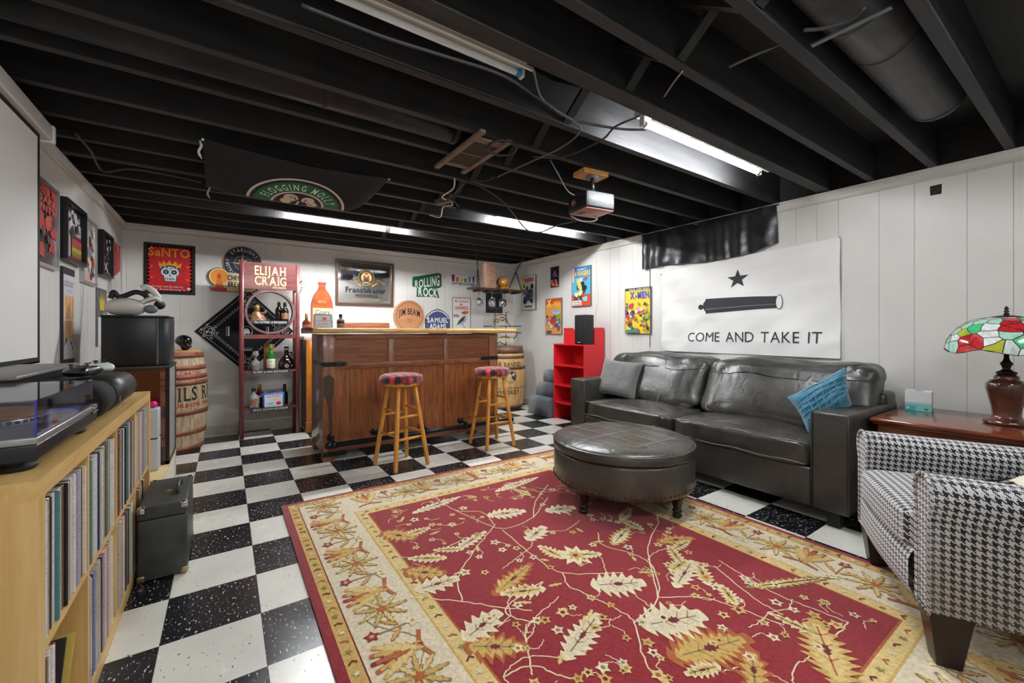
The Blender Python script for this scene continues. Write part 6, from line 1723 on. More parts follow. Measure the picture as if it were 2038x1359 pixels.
a.rect(-X * .8, X * .9, -.03, -.02, (216, 216, 220)); blobs(a, -X + .015, X, -Y * .78, -Y * .45, [(60, 70, 90), (216, 216, 222), (230, 150, 40)], 12, 35, .01, .03); a.build('print', t)
cx, cz, w_, h_ = rectof('L', [lw(190, 572), lw(211, 578), lw(190, 690)])
t, a = panel('L', cx, cz, w_, h_, 'grey poster with a yellow crown behind the mini fridge', 'poster', 'wall_poster', mat=FLAT((96, 96, 98))); X, Y = w_ / 2, h_ / 2
a.poly([(-.06, Y - .17), (-.09, Y - .06), (-.04, Y - .10), (-.02, Y - .03), (.02, Y - .10), (.06, Y - .03), (.07, Y - .10), (.11, Y - .05), (.08, Y - .17)], (214, 186, 60)); a.poly(leafpts(.04, Y - .23, .16, .09, .4, 4), (130, 206, 206)); a.rect(-X + .05, X, -Y, -.0, (222, 220, 216)); a.build('print', t)
# dangling white cable on the left wall, thin cables on the right wall
def cable(pts, r, col, label, n=8, rough=.5, cat='cable', name='cable'):
    o = MB().tube(catmull(pts, n), r, 6).build(name, M('cable_%d_%d_%d' % col, col, rough)); tag(o, label, cat); return o
yl = lw(190, 600)[0]
cable([(XL + .012, lw(160, 575)[0] + .02, 1.41), (XL + .008, lw(161, 620)[0], 1.25), (XL + .007, lw(157, 670)[0], 1.05), (XL + .008, lw(152, 722)[0], .86)], .003, (206, 204, 198), 'thin white cable dangling below the silver framed poster')
cable([(XR - .006, rw(1186, 486)[0], 2.06), (XR - .006, rw(1189, 560)[0], 1.7), (XR - .006, rw(1191, 600)[0], 1.46), (XR - .02, rw(1186, 622)[0], 1.32), (3.46 + .02, 1.99, Z1 + .24)], .003, (216, 214, 208), 'white speaker cable running down the wall to the bookshelf speaker')
cable([(XR - .004, rw(1294, 530)[0], 1.80), (XR - .005, rw(1294, 600)[0], 1.45), (XR - .005, rw(1294, 690)[0], .92)], .003, (60, 56, 52), 'dark cable dropping from the valance behind the yellow poster')
# ================================================================ bourbon display rack
RK = WOOD('rack_mahogany', (130, 62, 60), (84, 36, 38), 'Z', 1.2, .35, .2); RKX = WOOD('rack_mahogany_level', (134, 66, 62), (86, 38, 40), 'X', 1.2, .35, .2)
RX, RX_, RYF, RYB = .006, .548, 3.355, 3.62
rk = thing('display_rack', 'mahogany Elijah Craig bourbon display rack with a round hoop window', 'rack', (.277, 3.49, 0))
for x in (RX, RX_ - .036):
    for y in (RYF, RYB - .03): MB().rbox(x, x + .036, y, y + .03, 0, 1.79, .003, 1).build('post', RK, rk)
def rbx(n, *a): return MB().box(*a).build(n, RKX, rk)
rbx('rail', RX + .036, RX_ - .036, RYF + .004, RYF + .026, 1.01, 1.05); rbx('rail', RX + .036, RX_ - .036, RYB - .026, RYB - .004, 1.01, 1.05)
rbx('header_board', RX + .036, RX_ - .036, RYF + .004, RYF + .022, 1.515, 1.785)
for x in (RX + .004, RX_ - .03):
    for z in (.64, .26, 1.02): rbx('side_rail', x, x + .026, RYF + .03, RYB - .03, z, z + .035)
for z in (.68, .295): rbx('shelf_board', RX + .036, RX_ - .036, RYF + .002, RYB - .002, z - .018, z); 
hc_ = (.277, 1.285); n = 56
def hoop(r0, r1, y0, y1):
    b = MB(); vs = []; fs = []
    for k in range(n):
        a = 2 * pi * k / n
        for r, y in ((r1, y0), (r1, y1), (r0, y1), (r0, y0)): vs.append((hc_[0] + r * cos(a), y, hc_[1] + r * sin(a)))
    for k in range(n):
        for i in range(4):
            p, q = k * 4 + i, k * 4 + (i + 1) % 4; p2, q2 = ((k + 1) % n) * 4 + i, ((k + 1) % n) * 4 + (i + 1) % 4
            fs.append((p, q, q2, p2))
    return b.add(vs, fs, 0, False)
hoop(.207, .228, RYF + .01, RYF + .14).build('hoop', WOOD('hoop_ash', (136, 104, 104), (92, 64, 66), 'X', 1, .5), rk)
rbx('shelf_board', hc_[0] - .19, hc_[0] + .19, RYF + .008, RYF + .135, 1.172, 1.19)
for x in (RX + .036, RX_ - .05):
    for z in (1.05, 1.495): MB().box(x, x + .014, RYF + .03, RYF + .09, z, z + .02).build('clip', FLAT((150, 150, 152)), rk)
a = Art(plane((.277, RYF + .004, 1.65), (1, 0, 0), (0, 0, 1), (0, -1, 0)), h0=.0004); CRM = (232, 212, 160)
a.text('ELIJAH', 0, .012, .095, CRM, width=.285, bold=.02, serif=True, gap=.06); a.text('CRAIG', 0, -.092, .095, CRM, width=.285, bold=.02, serif=True, gap=.06); a.text('BOURBON', .08, -.122, .02, CRM, width=.12, bold=.02, serif=True); a.build('header_lettering', rk)
def strip(z, txt, y=RYF, w=.36):
    fn = plane((.277, y, z), (1, 0, 0), (0, 0, 1), (0, -1, 0)); a = Art(fn, h0=.0006); a.rect(-w / 2, w / 2, -.019, .017, (44, 56, 54)); a.text(txt, 0, -.01, .02, WH, width=w * .88, bold=.03, serif=True); a.build('label_strip', rk)
strip(1.178, 'The FATHER of BOURBON', RYF + .007, .33); strip(.668, 'The FIRST to CHAR OAK BARRELS'); strip(.283, 'SMALL BATCH BOURBON')
# ---- bottles
def bottle(x, y, z, prof, label, mat, parts=(), n=24, name='bottle', cat='bottle'):
    """prof [(r, z)], parts = [(name, prof, mat)], lathe pieces round the same axis"""
    t = thing(name, label, cat, (x, y, z))
    MB().lathe(prof, (x, y, z), n).build('glass', mat, t)
    for nm, p, m in parts: MB().lathe(p, (x, y, z), n).build(nm, m, t)
    return t
DKG = M('dark_glass', (28, 16, 14), .08, coat=.5); GRNG = M('green_glass', (30, 130, 44), .08, coat=.5, trans=.3); AMB = M('amber_spirit', (150, 70, 22), .08, coat=.5); CLG = M('clear_bottle', (214, 216, 216), .06, trans=.7, coat=.3)
LBL = FLAT((222, 216, 204)); GLD = M('gold_foil', (190, 150, 70), .3, metal=.7); BLK = FLAT((20, 20, 22), .35)
zs_ = 1.19
wh = [(.034, 0), (.036, .01), (.036, .10), (.03, .12), (.015, .135), (.0125, .175), (.0125, .178)]
for k, (x, y) in enumerate(((.362, RYF + .105), (.412, RYF + .047))):
    bottle(x, y, zs_, [(r, z * (1.15 if k == 0 else 1.05)) for r, z in wh], ['dark bourbon bottle at the back of the hoop shelf', 'dark bourbon bottle with a pale label in the hoop'][k], DKG, [('label', [(.0365, .022), (.0368, .024), (.0368, .082), (.0365, .084)], FLAT((150, 110, 80)) if k else BLK), ('cap', [(.014, .15), (.0155, .152), (.0155, .195), (.012, .2)], BLK)])
st = thing('bronze_figure', 'small bronze draped figure on the hoop shelf', 'figurine', (.16, RYF + .07, zs_))
BRF = M('bronze_cloth', (150, 112, 84), .45, metal=.35, var=.4, vscale=30)
def figb():
    b = MB()
    def fn(u, v):
        a = 2 * pi * u; z = v * .105; r = .058 * (1 - v) ** .6 + .014 + .006 * sin(a * 5 + v * 6) * (1 - v)
        return Vector((.165 + r * cos(a) * 1.1 - .01 * v, RYF + .07 + r * sin(a) * .8, zs_ + z))
    b.grid(fn, 30, 14); return b
figb().build('robe', BRF, st); MB().ball((.158, RYF + .066, zs_ + .122), .024, (1, 1, 1.15)).build('head', BRF, st)
MB().lathe([(.03, .135), (.033, .138), (.024, .146), (.022, .16), (.008, .168), (.001, .172)], (.158, RYF + .066, zs_), 14).build('hat', GLD, st)
MB().tube(catmull([(.19, RYF + .05, zs_ + .08), (.225, RYF + .04, zs_ + .085), (.235, RYF + .04, zs_ + .115)], 5), .011, 8).build('arm', BRF, st)
z2 = .68
d = bottle(.145, RYF + .085, z2, [(.040, 0), (.042, .005), (.040, .05), (.048, .075), (.03, .10), (.013, .11), (.013, .135)], 'cut glass decanter with a square stopper on the upper rack shelf', CLG, [('stopper', [(.012, .135), (.03, .145), (.033, .175), (.022, .185), (.03, .196), (.002, .2)], CLG), ('spirit', [(.037, .004), (.038, .045), (.002, .046)], AMB)], 8, 'decanter', 'decanter')
wb = MB().rbox(.225, .325, RYF + .14, RYF + .23, z2, z2 + .265, .003, 1).build('gift_box', WOOD('gift_box_pine', (178, 122, 62), (130, 82, 38), 'Z', 1.5, .5)); tag(wb, 'tall wooden bottle box standing behind the green bottle', 'box')
t = bottle(.283, RYF + .075, z2, [(.037, 0), (.039, .006), (.039, .135), (.034, .155), (.018, .185), (.016, .21), (.0145, .25)], 'green scotch bottle with a cream label and yellow cap', GRNG, [('label', [(.0393, .02), (.0398, .021), (.0398, .115), (.0393, .116)], FLAT((224, 222, 196))), ('cap', [(.0155, .232), (.0168, .234), (.0168, .268), (.012, .27)], FLAT((216, 214, 70)))])
a = Art(lambda x, y, h: Vector((.283 + (.040 + h) * sin(x / .04), RYF + .075 - (.040 + h) * cos(x / .04), z2 + y))); a.text('101', -.004, .085, .016, (40, 60, 40), width=.036, bold=.01, serif=True); a.line([(.0, .055), (.03, .055)], .004, BK); a.build('label_print', t)
jug = bottle(.432, RYF + .105, z2, [(.07, 0), (.078, .008), (.08, .045), (.072, .085), (.05, .118), (.028, .14), (.022, .165), (.021, .225), (.024, .227), (.024, .24)], 'round dark jug bottle with a ring handle beside the green bottle', DKG, [('collar', [(.0245, .205), (.0255, .206), (.0255, .222), (.0245, .223)], LBL)])
MB().tube(catmull([(.454, RYF + .10, z2 + .17), (.478, RYF + .10, z2 + .178), (.484, RYF + .10, z2 + .155), (.468, RYF + .10, z2 + .138), (.452, RYF + .10, z2 + .14)], 5), .006, 7).build('handle', DKG, jug)
a = Art(lambda x, y, h: Vector((.432 + (.081 + h) * sin(x / .08), RYF + .105 - (.081 + h) * cos(x / .08), z2 + .04 + y))); a.disc(-.005, 0, .02, (120, 116, 130), 16); a.ring(-.005, 0, .016, .018, (200, 190, 170), 16); a.star(.05, .0, .014, (150, 160, 150), 6); a.build('label_print', jug)
z3 = .295
t = bottle(.128, RYF + .07, z3, [(.05, 0), (.053, .005), (.053, .10), (.045, .125), (.018, .145), (.015, .165), (.015, .175)], 'clear whiskey flask with a black stopper on the lower rack shelf', CLG, [('spirit', [(.049, .004), (.05, .05), (.002, .051)], M('whiskey_dark', (92, 34, 14), .1)), ('stopper', [(.016, .175), (.02, .177), (.02, .2), (.016, .203)], BLK)], 20)
a = Art(lambda x, y, h: Vector((.128 + (.0535 + h) * sin(x / .053), RYF + .07 - (.0535 + h) * cos(x / .053), z3 + y))); a.rect(-.03, .03, .012, .035, (220, 216, 204)); a.poly(leafpts(.0, .08, .07, .05, .6, 4), (170, 96, 56)); a.build('label_print', t)
bottle(.185, RYF + .17, z3, [(.036, 0), (.04, .005), (.05, .10), (.045, .135), (.018, .16), (.015, .19), (.015, .21)], 'tall bottle with a red and white striped shoulder and gold cap', M('striped_red', (130, 30, 50), .2, col2=(60, 14, 24), vscale=30), [('stripe', [(.0505, .10), (.0512, .102), (.0488, .118), (.048, .118)], FLAT((222, 214, 210))), ('cap', [(.0165, .19), (.018, .192), (.018, .23), (.015, .232)], GLD)])
lb = thing('lunch_box', 'blue and white tin lunch box on the lower rack shelf', 'lunch box', (.30, RYF + .06, z3))
MB().rbox(.205, .405, RYF + .02, RYF + .10, z3, z3 + .148, .014, 3).build('tin', M('tin_blue', (52, 104, 176), .3, coat=.3), lb)
MB().tube(catmull([(.26, RYF + .06, z3 + .146), (.262, RYF + .06, z3 + .156), (.305, RYF + .06, z3 + .160), (.348, RYF + .06, z3 + .156), (.35, RYF + .06, z3 + .146)], 5), .006, 7).build('handle', FLAT((120, 30, 40)), lb)
a = Art(plane((.305, RYF + .0195, z3 + .07), (1, 0, 0), (0, 0, 1), (0, -1, 0)), h0=.0004); a.rect(-.083, .083, -.066, .062, (206, 216, 226)); a.text('HOOTERS', 0, .034, .02, (226, 92, 40), width=.13, bold=.03)
a.poly(leafpts(.03, .005, .08, .03, -.3, 4), (226, 196, 150)); a.disc(.045, -.03, .024, (206, 62, 56), 16, .018); a.poly(leafpts(-.03, -.03, .06, .012, .2, 3), (110, 100, 140)); a.build('print', lb)
bottle(.425, RYF + .20, z3, [(.03, 0), (.032, .004), (.032, .11), (.014, .14), (.013, .19), (.013, .2)], 'slim black bottle behind the lunch box', BLK, [('cap', [(.0145, .165), (.0155, .166), (.0155, .212), (.012, .214)], FLAT((30, 40, 36)))])
o = MB().tube([(.455, RYF + .10, z3 + .0), (.475, RYF + .12, z3 + .19)], [.004, .0025], 6).build('candle_stick', FLAT((226, 222, 210))); tag(o, 'thin white taper leaning beside the lunch box', 'candle')
# ================================================================ on the bar and behind it
ZT = 1.1125
def bp(u, Y): return px(u, 650, 1, Y).x
x = bp(610, 2.52)
bottle(x, 2.52, ZT, [(.033, 0), (.035, .006), (.035, .045), (.03, .06), (.012, .075), (.011, .11), (.0115, .122)], 'amber whiskey bottle with a pink label at the end of the bar top', AMB, [('label', [(.0353, .006), (.0357, .007), (.0357, .03), (.0353, .031)], FLAT((226, 150, 140))), ('cap', [(.0118, .085), (.0128, .086), (.0128, .132), (.01, .134)], FLAT((216, 196, 130)))])
x = bp(678, 2.46)
bottle(x, 2.46, ZT, [(.031, 0), (.033, .005), (.033, .072), (.03, .08), (.014, .086), (.0125, .1), (.0125, .115)], 'small square-shouldered bourbon bottle on the bar top beside the photo frame', M('clear_amber', (190, 170, 150), .08, trans=.6), [('spirit', [(.030, .004), (.031, .032), (.002, .033)], M('bourbon_orange', (206, 110, 36), .1)), ('label', [(.0333, .04), (.0337, .041), (.0337, .068), (.0333, .069)], FLAT((96, 50, 40))), ('cap', [(.0135, .1), (.0145, .101), (.0145, .128), (.012, .13)], BLK)], 20)
pf_ = thing('photo_frame', 'silver photo frame with a hockey picture on the bar top', 'photo frame', (bp(643, 2.42), 2.42, ZT))
cxp = bp(643.5, 2.42); lean_ = lambda x_, y_, h=0: Vector((cxp + x_, 2.42 + y_ * .18 - h, ZT + .001 + y_ * .98))
MB().prism([(-.082, 0), (.082, 0), (.076, .128), (-.076, .128)], lean_, -.012, 0).build('frame', M('silver_soft', (170, 176, 182), .25, metal=.7), pf_)
a = Art(lean_, h0=.0005); a.rect(-.064, .062, .014, .118, (222, 220, 218)); a.poly(leafpts(.008, .075, .07, .05, .4, 4), (206, 196, 196)); a.rect(-.06, .058, .06, .07, (190, 186, 188)); a.disc(.012, .085, .016, (206, 110, 116), 12); a.text('OKLAHOMA', 0, .028, .018, (170, 70, 80), width=.1, shear=.2); a.build('photo', pf_)
MB().bar((cxp, 2.44, ZT + .09), (cxp, 2.488, ZT + .004), .03, .004).build('easel_leg', BLK, pf_)
pk = MB().rbox(1.09, 1.655, YB - .03, YB - .012, 1.09, 1.19, .008, 2).build('shelf_plank', WOOD('plank_orange', (168, 96, 48), (120, 62, 28), 'X', 1, .4)); tag(pk, 'orange wooden plank standing on the cabinet against the back wall', 'plank')
bc = thing('back_cabinet', 'dark wooden back bar cabinet with an orange corner post', 'cabinet', (1.4, 3.5, 0))
DWK = WOOD('back_cabinet_dark', (70, 46, 40), (40, 26, 24), 'Z', 1, .4, .1)
MB().box(.615, 2.2, 3.34, YB - .012, .0, .99).build('carcass', DWK, bc); MB().rbox(.58, 2.24, 3.30, YB - .011, .99, 1.03, .006, 2).build('top', M('cabinet_stone', (206, 190, 180), .3, var=.3, vscale=20), bc)
MB().rbox(.602, .662, 3.285, 3.34, .09, .99, .006, 2).build('corner_post', WOOD('orange_pine', (216, 134, 40), (170, 92, 22), 'Z', 1.3, .25, .4), bc); MB().rbox(.598, .668, 3.278, 3.345, 0, .12, .006, 2).build('post_foot', WOOD('orange_pine_foot', (176, 110, 48), (130, 78, 34), 'Z', 1.3, .4), bc)
for k in range(3):
    x0 = .69 + k * .5; dr = MB().rbox(x0, x0 + .47, 3.322, 3.341, .08, .94, .004, 2).build('door', DWK, bc); MB().ball((x0 + .42, 3.315, .55), .012).build('knob', GLD, dr)
# ---- hanging wine glass rack
hr = thing('glass_rack', 'rustic wooden wine glass rack hanging on chains in the bar corner', 'rack', (2.96, 3.2, 1.62))
RUS = WOOD('rustic_board', (110, 72, 50), (62, 38, 26), 'X', 1.4, .55); HX0, HX1, HY0, HY1, HZ = 2.585, 3.345, 3.10, 3.30, 1.655
b = MB().rbox(HX0, HX1, HY0, HY1, HZ - .022, HZ, .006, 2); b.build('board', RUS, hr)
for k in range(5): MB().box(HX0 + .05 + k * .15, HX0 + .11 + k * .15, HY0 + .01, HY1 - .01, HZ - .05, HZ - .022).build('glass_rail', M('rail_dark', (36, 30, 28), .5), hr)
for x in (HX0 - .01, HX1 + .01): MB().cyl((x, HY0 - .02, HZ - .005), (x, HY1 + .02, HZ - .005), .016, n=10).build('end_log', RUS, hr)
CH = M('chain_steel', (70, 66, 62), .35, metal=.8)
def chain(p, q, nm='chain'):
    p, q = Vector(p), Vector(q); d = q - p; n = max(3, int(d.length / .030)); b = MB()
    d.normalize(); s1 = d.cross(Vector((.3, .9, .1))).normalized(); s2 = d.cross(s1)
    for k in range(n):
        c = p.lerp(q, (k + .5) / n); s = s1 if k % 2 else s2; L = (q - p).length / n * .72
        b.tube([c + d * (L * cos(2 * pi * j / 10)) + s * (.011 * sin(2 * pi * j / 10)) for j in range(11)], .0036, 5, caps=False)
    o = b.build(nm, CH, hr); o['kind'] = 'stuff'
for x, xt in ((HX0 + .07, HX0 + .02), (HX1 - .07, HX1 + .03)):
    top = (xt, 3.14, ZJ + .01); mid = Vector((x, 3.2, HZ + .26))
    chain(top, mid); chain(mid, (x - .05 if x < 3 else x + .045, HY0 + .03, HZ)); chain(mid, (x + .07 if x < 3 else x - .09, HY1 - .03, HZ))
wbx = thing('wine_box', 'pale speckled tall box standing on the hanging glass rack', 'box', (2.81, 3.2, HZ))
MB().rbox(2.745, 2.905, 3.13, 3.25, HZ, HZ + .34, .006, 2).build('carton', M('speckled_card', (216, 178, 152), .6, col2=(196, 156, 132), vscale=40), wbx)
a = Art(plane((2.84, 3.129, HZ + .17), (1, 0, 0), (0, 0, 1), (0, -1, 0))); q = random.Random(5)
for k in range(16): a.line([(q.uniform(-.05, .05), y_ := q.uniform(-.13, .14)), (q.uniform(-.05, .05) * .0 + q.uniform(-.05, .05), y_ + .008)], .003, (70, 50, 44), up=False) if k % 2 else a.disc(q.uniform(-.055, .055), q.uniform(-.14, .15), .004, (60, 46, 40), 6, up=False)
a.build('print', wbx)
mb_ = thing('barrel_bottle', 'amber glass barrel-shaped bottle lying on the hanging glass rack', 'bottle', (3.03, 3.19, HZ))
Rm3 = Matrix.Rotation(pi / 2, 3, 'X'); AMG = M('amber_glass', (222, 146, 24), .1, coat=.5, trans=.25)
bl_dir = Matrix(((0, 0, .55), (0, 1, -.83), (1, 0, 0)))
cb_ = Vector((3.045, 3.165, HZ + .098)); dv = Vector((-.35, -.94, 0)).normalized(); Rq = dv.to_track_quat('Z', 'Y').to_matrix()
MB().lathe([(.001, -.085), (.055, -.085), (.072, -.03), (.075, .0), (.072, .05), (.062, .085), (.055, .088), (.05, .076), (.02, .078), (.001, .08)], cb_ + Vector((0, .03, 0)), 26, R=Rq).build('glass', AMG, mb_)
for z in (-.05, .03): MB().lathe([(.0725, z), (.077, z + .004), (.0775, z + .012), (.0735, z + .016)], cb_ + Vector((0, .03, 0)), 26, R=Rq).build('band', M('amber_dark', (170, 96, 16), .2), mb_)
MB().rbox(2.985, 3.105, 3.11, 3.26, HZ, HZ + .03, .004, 2).build('stand', M('stand_honey', (206, 150, 50), .4), mb_)
bkb = bottle(2.945, 3.23, HZ, [(.026, 0), (.028, .004), (.028, .10), (.012, .12), (.011, .135)], 'small black bottle between the box and the amber barrel', BLK, [('label', [(.0283, .03), (.0286, .031), (.0286, .07), (.0283, .071)], FLAT((180, 186, 188)))])
GLASSW = CLEAR('wine_glass', (238, 242, 244), 1.0, .06)
REDW = CLEAR('rose_glass', (220, 120, 130), .35)
for k, (x, y, m) in enumerate(((2.64, 3.14, GLASSW), (2.72, 3.25, GLASSW), (2.84, 3.15, GLASSW), (2.92, 3.25, GLASSW), (3.0, 3.14, GLASSW), (3.09, 3.22, REDW))):
    t = thing('wine_glass', 'upside-down clear wine glass hanging from the wooden glass rack' if k < 5 else 'upside-down rose-tinted wine glass hanging from the wooden glass rack', 'wine glass', (x, y, HZ - .05), 'wine glasses under the hanging rack' if k < 5 else None)
    zz = HZ - .052; sc_ = 1.15
    MB().lathe([(.001, -.003), (.034, -.002), (.034, .0), (.002, 0)], (x, y, zz), 18).build('foot', m, t)
    MB().lathe([(.004, -.003), (.0035, -.07), (.006, -.078)], (x, y, zz), 10).build('stem', m, t)
    MB().lathe([(.005, -.078), (.026, -.092), (.040, -.12), (.041, -.145), (.033, -.185), (.0322, -.185), (.040, -.145), (.039, -.12), (.025, -.093), (.004, -.08)], (x, y, zz), 20).build('bowl', m, t)
# ---- neon sign standing on the corner barrel
ne = thing('neon_sign', 'unlit neon bar sign on a black wire frame standing on the corner barrel', 'neon sign', (3.25, 3.5, .875))
NB = M('neon_wire', (20, 20, 22), .4); NY = 3.5
for x in (3.117, 3.31): 
    MB().tube([(x, NY, .857 - .005), (x, NY, 1.362), (x + .05, NY, 1.366)], .006, 6).build('frame_bar', NB, ne)
MB().tube([(2.925, NY, 1.155), (3.585, NY, 1.158)], .007, 6).build('frame_bar', NB, ne); MB().tube([(3.0, NY, 1.062), (3.585, NY, 1.061)], .007, 6).build('frame_bar', NB, ne)
MB().tube([(3.06, NY, .852), (3.2, NY, .93), (3.36, NY, .852)], .006, 6).build('frame_bar', NB, ne)
MB().box(3.0, 3.4, NY - .05, NY + .05, .847, .854).build('foot_plate', NB, ne)
def neon(pts, col, nm='tube', r=.0065, n=6):
    MB().tube([(x, NY - .02, z) for x, _, z in catmull([(p[0], 0, p[1]) for p in pts], n)], r, 7).build(nm, M('neon_%d_%d_%d' % col, col, .25), ne)
def ringp(cx, cz, r, k=12): return [(cx + r * cos(2 * pi * j / k), cz + r * sin(2 * pi * j / k)) for j in range(k + 1)]
neon(ringp(3.135, 1.235, .047), (214, 176, 60)); neon(ringp(3.135, 1.235, .024), (60, 60, 50)); neon([(3.12, 1.30), (3.19, 1.325), (3.28, 1.31), (3.31, 1.25), (3.33, 1.2), (3.39, 1.15)], (190, 40, 56)); neon([(3.19, 1.28), (3.23, 1.285), (3.27, 1.27), (3.25, 1.24), (3.2, 1.25)], (24, 24, 28)); neon([(3.16, 1.18), (3.22, 1.2), (3.28, 1.19), (3.3, 1.165)], (196, 226, 206)); neon([(3.09, 1.27), (3.08, 1.22), (3.11, 1.175)], (40, 40, 46))
nt_ = Art(plane((3.27, NY - .022, 1.035), (1, 0, 0), (0, 0, 1), (0, -1, 0))); nt_.text('SPORTS', 0, 0, .07, (206, 208, 206), width=.36, bold=.0, gap=.3); nt_.text('TAVERN', .0, -.105, .062, (206, 190, 50), width=.30, bold=.01, gap=.2); nt_.text('CUBS', -.14, .095, .035, (190, 190, 190), width=.14); o = nt_.build('lettering_tubes', ne)
neon([(3.46, 1.1), (3.50, 1.05), (3.47, 1.0), (3.43, .97)], (30, 30, 36)); neon([(3.2, .99), (3.28, 1.0), (3.36, .985)], (30, 30, 36))

# ================================================================ under the joists
def ce(u, v, z=2.128): return px(u, v, 2, z)
# ---- band flag
t = thing('band_flag', 'black Flogging Molly flag slung under the joists', 'flag', (.3, 1.7, 2.1))
SL = .46
def bf(x, s, h=0):
    """x 0..1 left to right; s metres along the cloth: 0 at the lowest fold, SL at the near pinned edge, negative up to the far joist"""
    X = -.215 + 1.03 * x
    zf = 1.962 + .02 * abs(x - .45) + max(0, x - .80) ** 2 * 3.4 + max(0, .10 - x) * .25
    Yf = 1.62 - .30 * max(0, x - .80)
    if s >= 0:
        q = s / SL; Y = Yf + (1.21 + .03 * x - Yf) * q ** .97 + .02 * sin(pi * x) * q; z = zf + (2.124 - zf) * q ** 1.25 - .02 * sin(pi * x) * q ** 4
        nrm = Vector((0, -.3, -.95))
    else:
        q = -s / .47; Y = Yf + .44 * q; z = zf + (2.126 - zf) * q ** 1.3; nrm = Vector((0, .3, -.95))
    return Vector((X, Y, z + .004 * noise.noise(Vector((X * 6, Y * 6, 0))))) + nrm * h
b = MB(); b.grid(lambda u, v: bf(u, -.47 + (.47 + SL) * v), 40, 48); b.build('cloth', M('flag_black', (24, 24, 26), .85, bump=.15, bscale=120), t)
sub = Art(lambda x, y, h: bf((x + .30 + .215) / 1.03, y, h), dh=.0006, h0=.0015)
def half(r0, r1, col, n=64):
    sub.up(); mi = sub.mi(col, .6)
    for i in range(n):
        t0, t1 = pi * i / n, pi * (i + 1) / n
        for (ra, rb) in ((r0, (r0 + r1) / 2), ((r0 + r1) / 2, r1)):
            sub.mb.add([sub.fn(r * cos(tt_), r * sin(tt_), sub.h) for r, tt_ in ((ra, t0), (rb, t0), (rb, t1), (ra, t1))], [(0, 1, 2, 3)], mi)
half(.285, .302, (206, 188, 178)); half(.262, .285, (24, 24, 26)); half(.165, .262, (22, 96, 66)); half(.150, .165, (206, 188, 178)); half(.002, .150, (40, 30, 28))
sub.text('FLOGGING MOLLY', 0, 0, .062, (222, 218, 206), arc=(0, 0, .182, pi / 2, 1), width=.47, bold=.012, serif=True, gap=.24)
for (x_, y_, r_) in ((-.05, .085, .045), (.055, .075, .042), (-.075, .04, .036), (.085, .03, .034)): sub.disc(x_, y_, r_, (206, 192, 168), 14)
sub.line([(-.05, .025), (-.015, .06), (-.03, .105)], .008, (30, 26, 26)); sub.line([(.09, .015), (.03, .05), (.045, .09)], .008, (30, 26, 26)); sub.line([(-.01, .005), (.0, .06)], .012, (206, 192, 168)); sub.ring(-.05, .1, .006, .010, (30, 26, 26), 10)
sub.build('emblem', t)
for (u, v, dz) in ((398, 290, .0), (415, 375, .02)):
    p = ce(u, v, 2.10); MB().tube(catmull([p + Vector((0, 0, .03)), p + Vector((.006, 0, 0)), p + Vector((-.006, 0, -.035)), p + Vector((.008, .0, -.07))], 5), [.002] + [.007] * 13 + [.003] * 2, 5).build('ribbon', FLAT((214, 212, 206)), t)
for q in (bf(0, SL), bf(1, SL)): MB().ball(q + Vector((0, 0, -.004)), .007).build('pin', FLAT((220, 218, 212)), t)
# ---- wood framed register grille
vg = thing('ceiling_vent', 'dark grille in a raw wood frame screwed under the joists', 'vent', (1.09, .57, 2.12))
GWD = M('vent_wood', (124, 102, 90), .6, var=.3, vscale=8); VX0, VX1, VY0, VY1 = .975, 1.185, .335, .785
MB().box(VX0, VX0 + .03, VY0 - .05, VY1 + .07, 2.108, 2.125).build('frame_strip', GWD, vg); MB().box(VX1 - .03, VX1, VY0 - .03, VY1 + .06, 2.108, 2.125).build('frame_strip', GWD, vg)
MB().box(VX0 + .03, VX1 - .03, VY0 + .03, VY0 + .07, 2.112, 2.125).build('frame_strip', GWD, vg); MB().box(VX0 + .03, VX1 - .03, VY1 - .05, VY1 - .01, 2.112, 2.125).build('frame_strip', GWD, vg)
for k in range(26): MB().box(VX0 + .03, VX1 - .03, VY0 + .075 + k * .0122, VY0 + .081 + k * .0122, 2.113, 2.121).build('slat', M('slat_dark', (70, 58, 50), .5), vg)
MB().box(VX0 + .03, VX1 - .03, VY0 + .225, VY0 + .237, 2.111, 2.121).build('crossbar', GWD, vg); MB().box(VX0 + .03, VX1 - .03, VY0 + .07, VY1 - .05, 2.1215, 2.125).build('dark_backing', FLAT((14, 13, 12)), vg)
# ---- ducts
du = thing('air_duct', 'black painted duct pipe in the joist bay leading to the grille', 'duct', (0, .5, 2.2))
DUM = M('duct_black', (34, 34, 35), .4, metal=.3, var=.3, vscale=6)
MB().cyl((XL + .02, .502, 2.208), (.945, .502, 2.208), .085, n=28).build('pipe', DUM, du)
for x in (.27, .93): MB().lathe([(.0852, -.012), (.088, -.01), (.088, .01), (.0852, .012)], (x, .502, 2.208), 28, R=Matrix.Rotation(pi / 2, 3, 'Y')).build('joint', DUM, du)
du = thing('air_duct', 'large grey round duct between joists above the armchair', 'duct', (2.1, -1.02, 2.2))
DU2 = M('duct_grey', (74, 74, 76), .5, metal=.35, var=.35, vscale=7, world=True); dA, dB = Vector((.6, -1.022, 2.245)), Vector((2.83, -1.022, 2.245))
MB().cyl(dA, dB, .108, n=36).build('pipe', DU2, du)
for x in (1.72, 2.02, 2.80): MB().lathe([(.1085, -.006), (.1115, -.004), (.1115, .004), (.1085, .006)], (x, -1.022, 2.245), 36, R=Matrix.Rotation(pi / 2, 3, 'Y')).build('seam', DU2, du)
MB().box(1.66, 1.68, -1.13, -.91, 2.128, 2.134).build('hanger_strap', M('strap_steel', (120, 120, 122), .35, metal=.8), du)
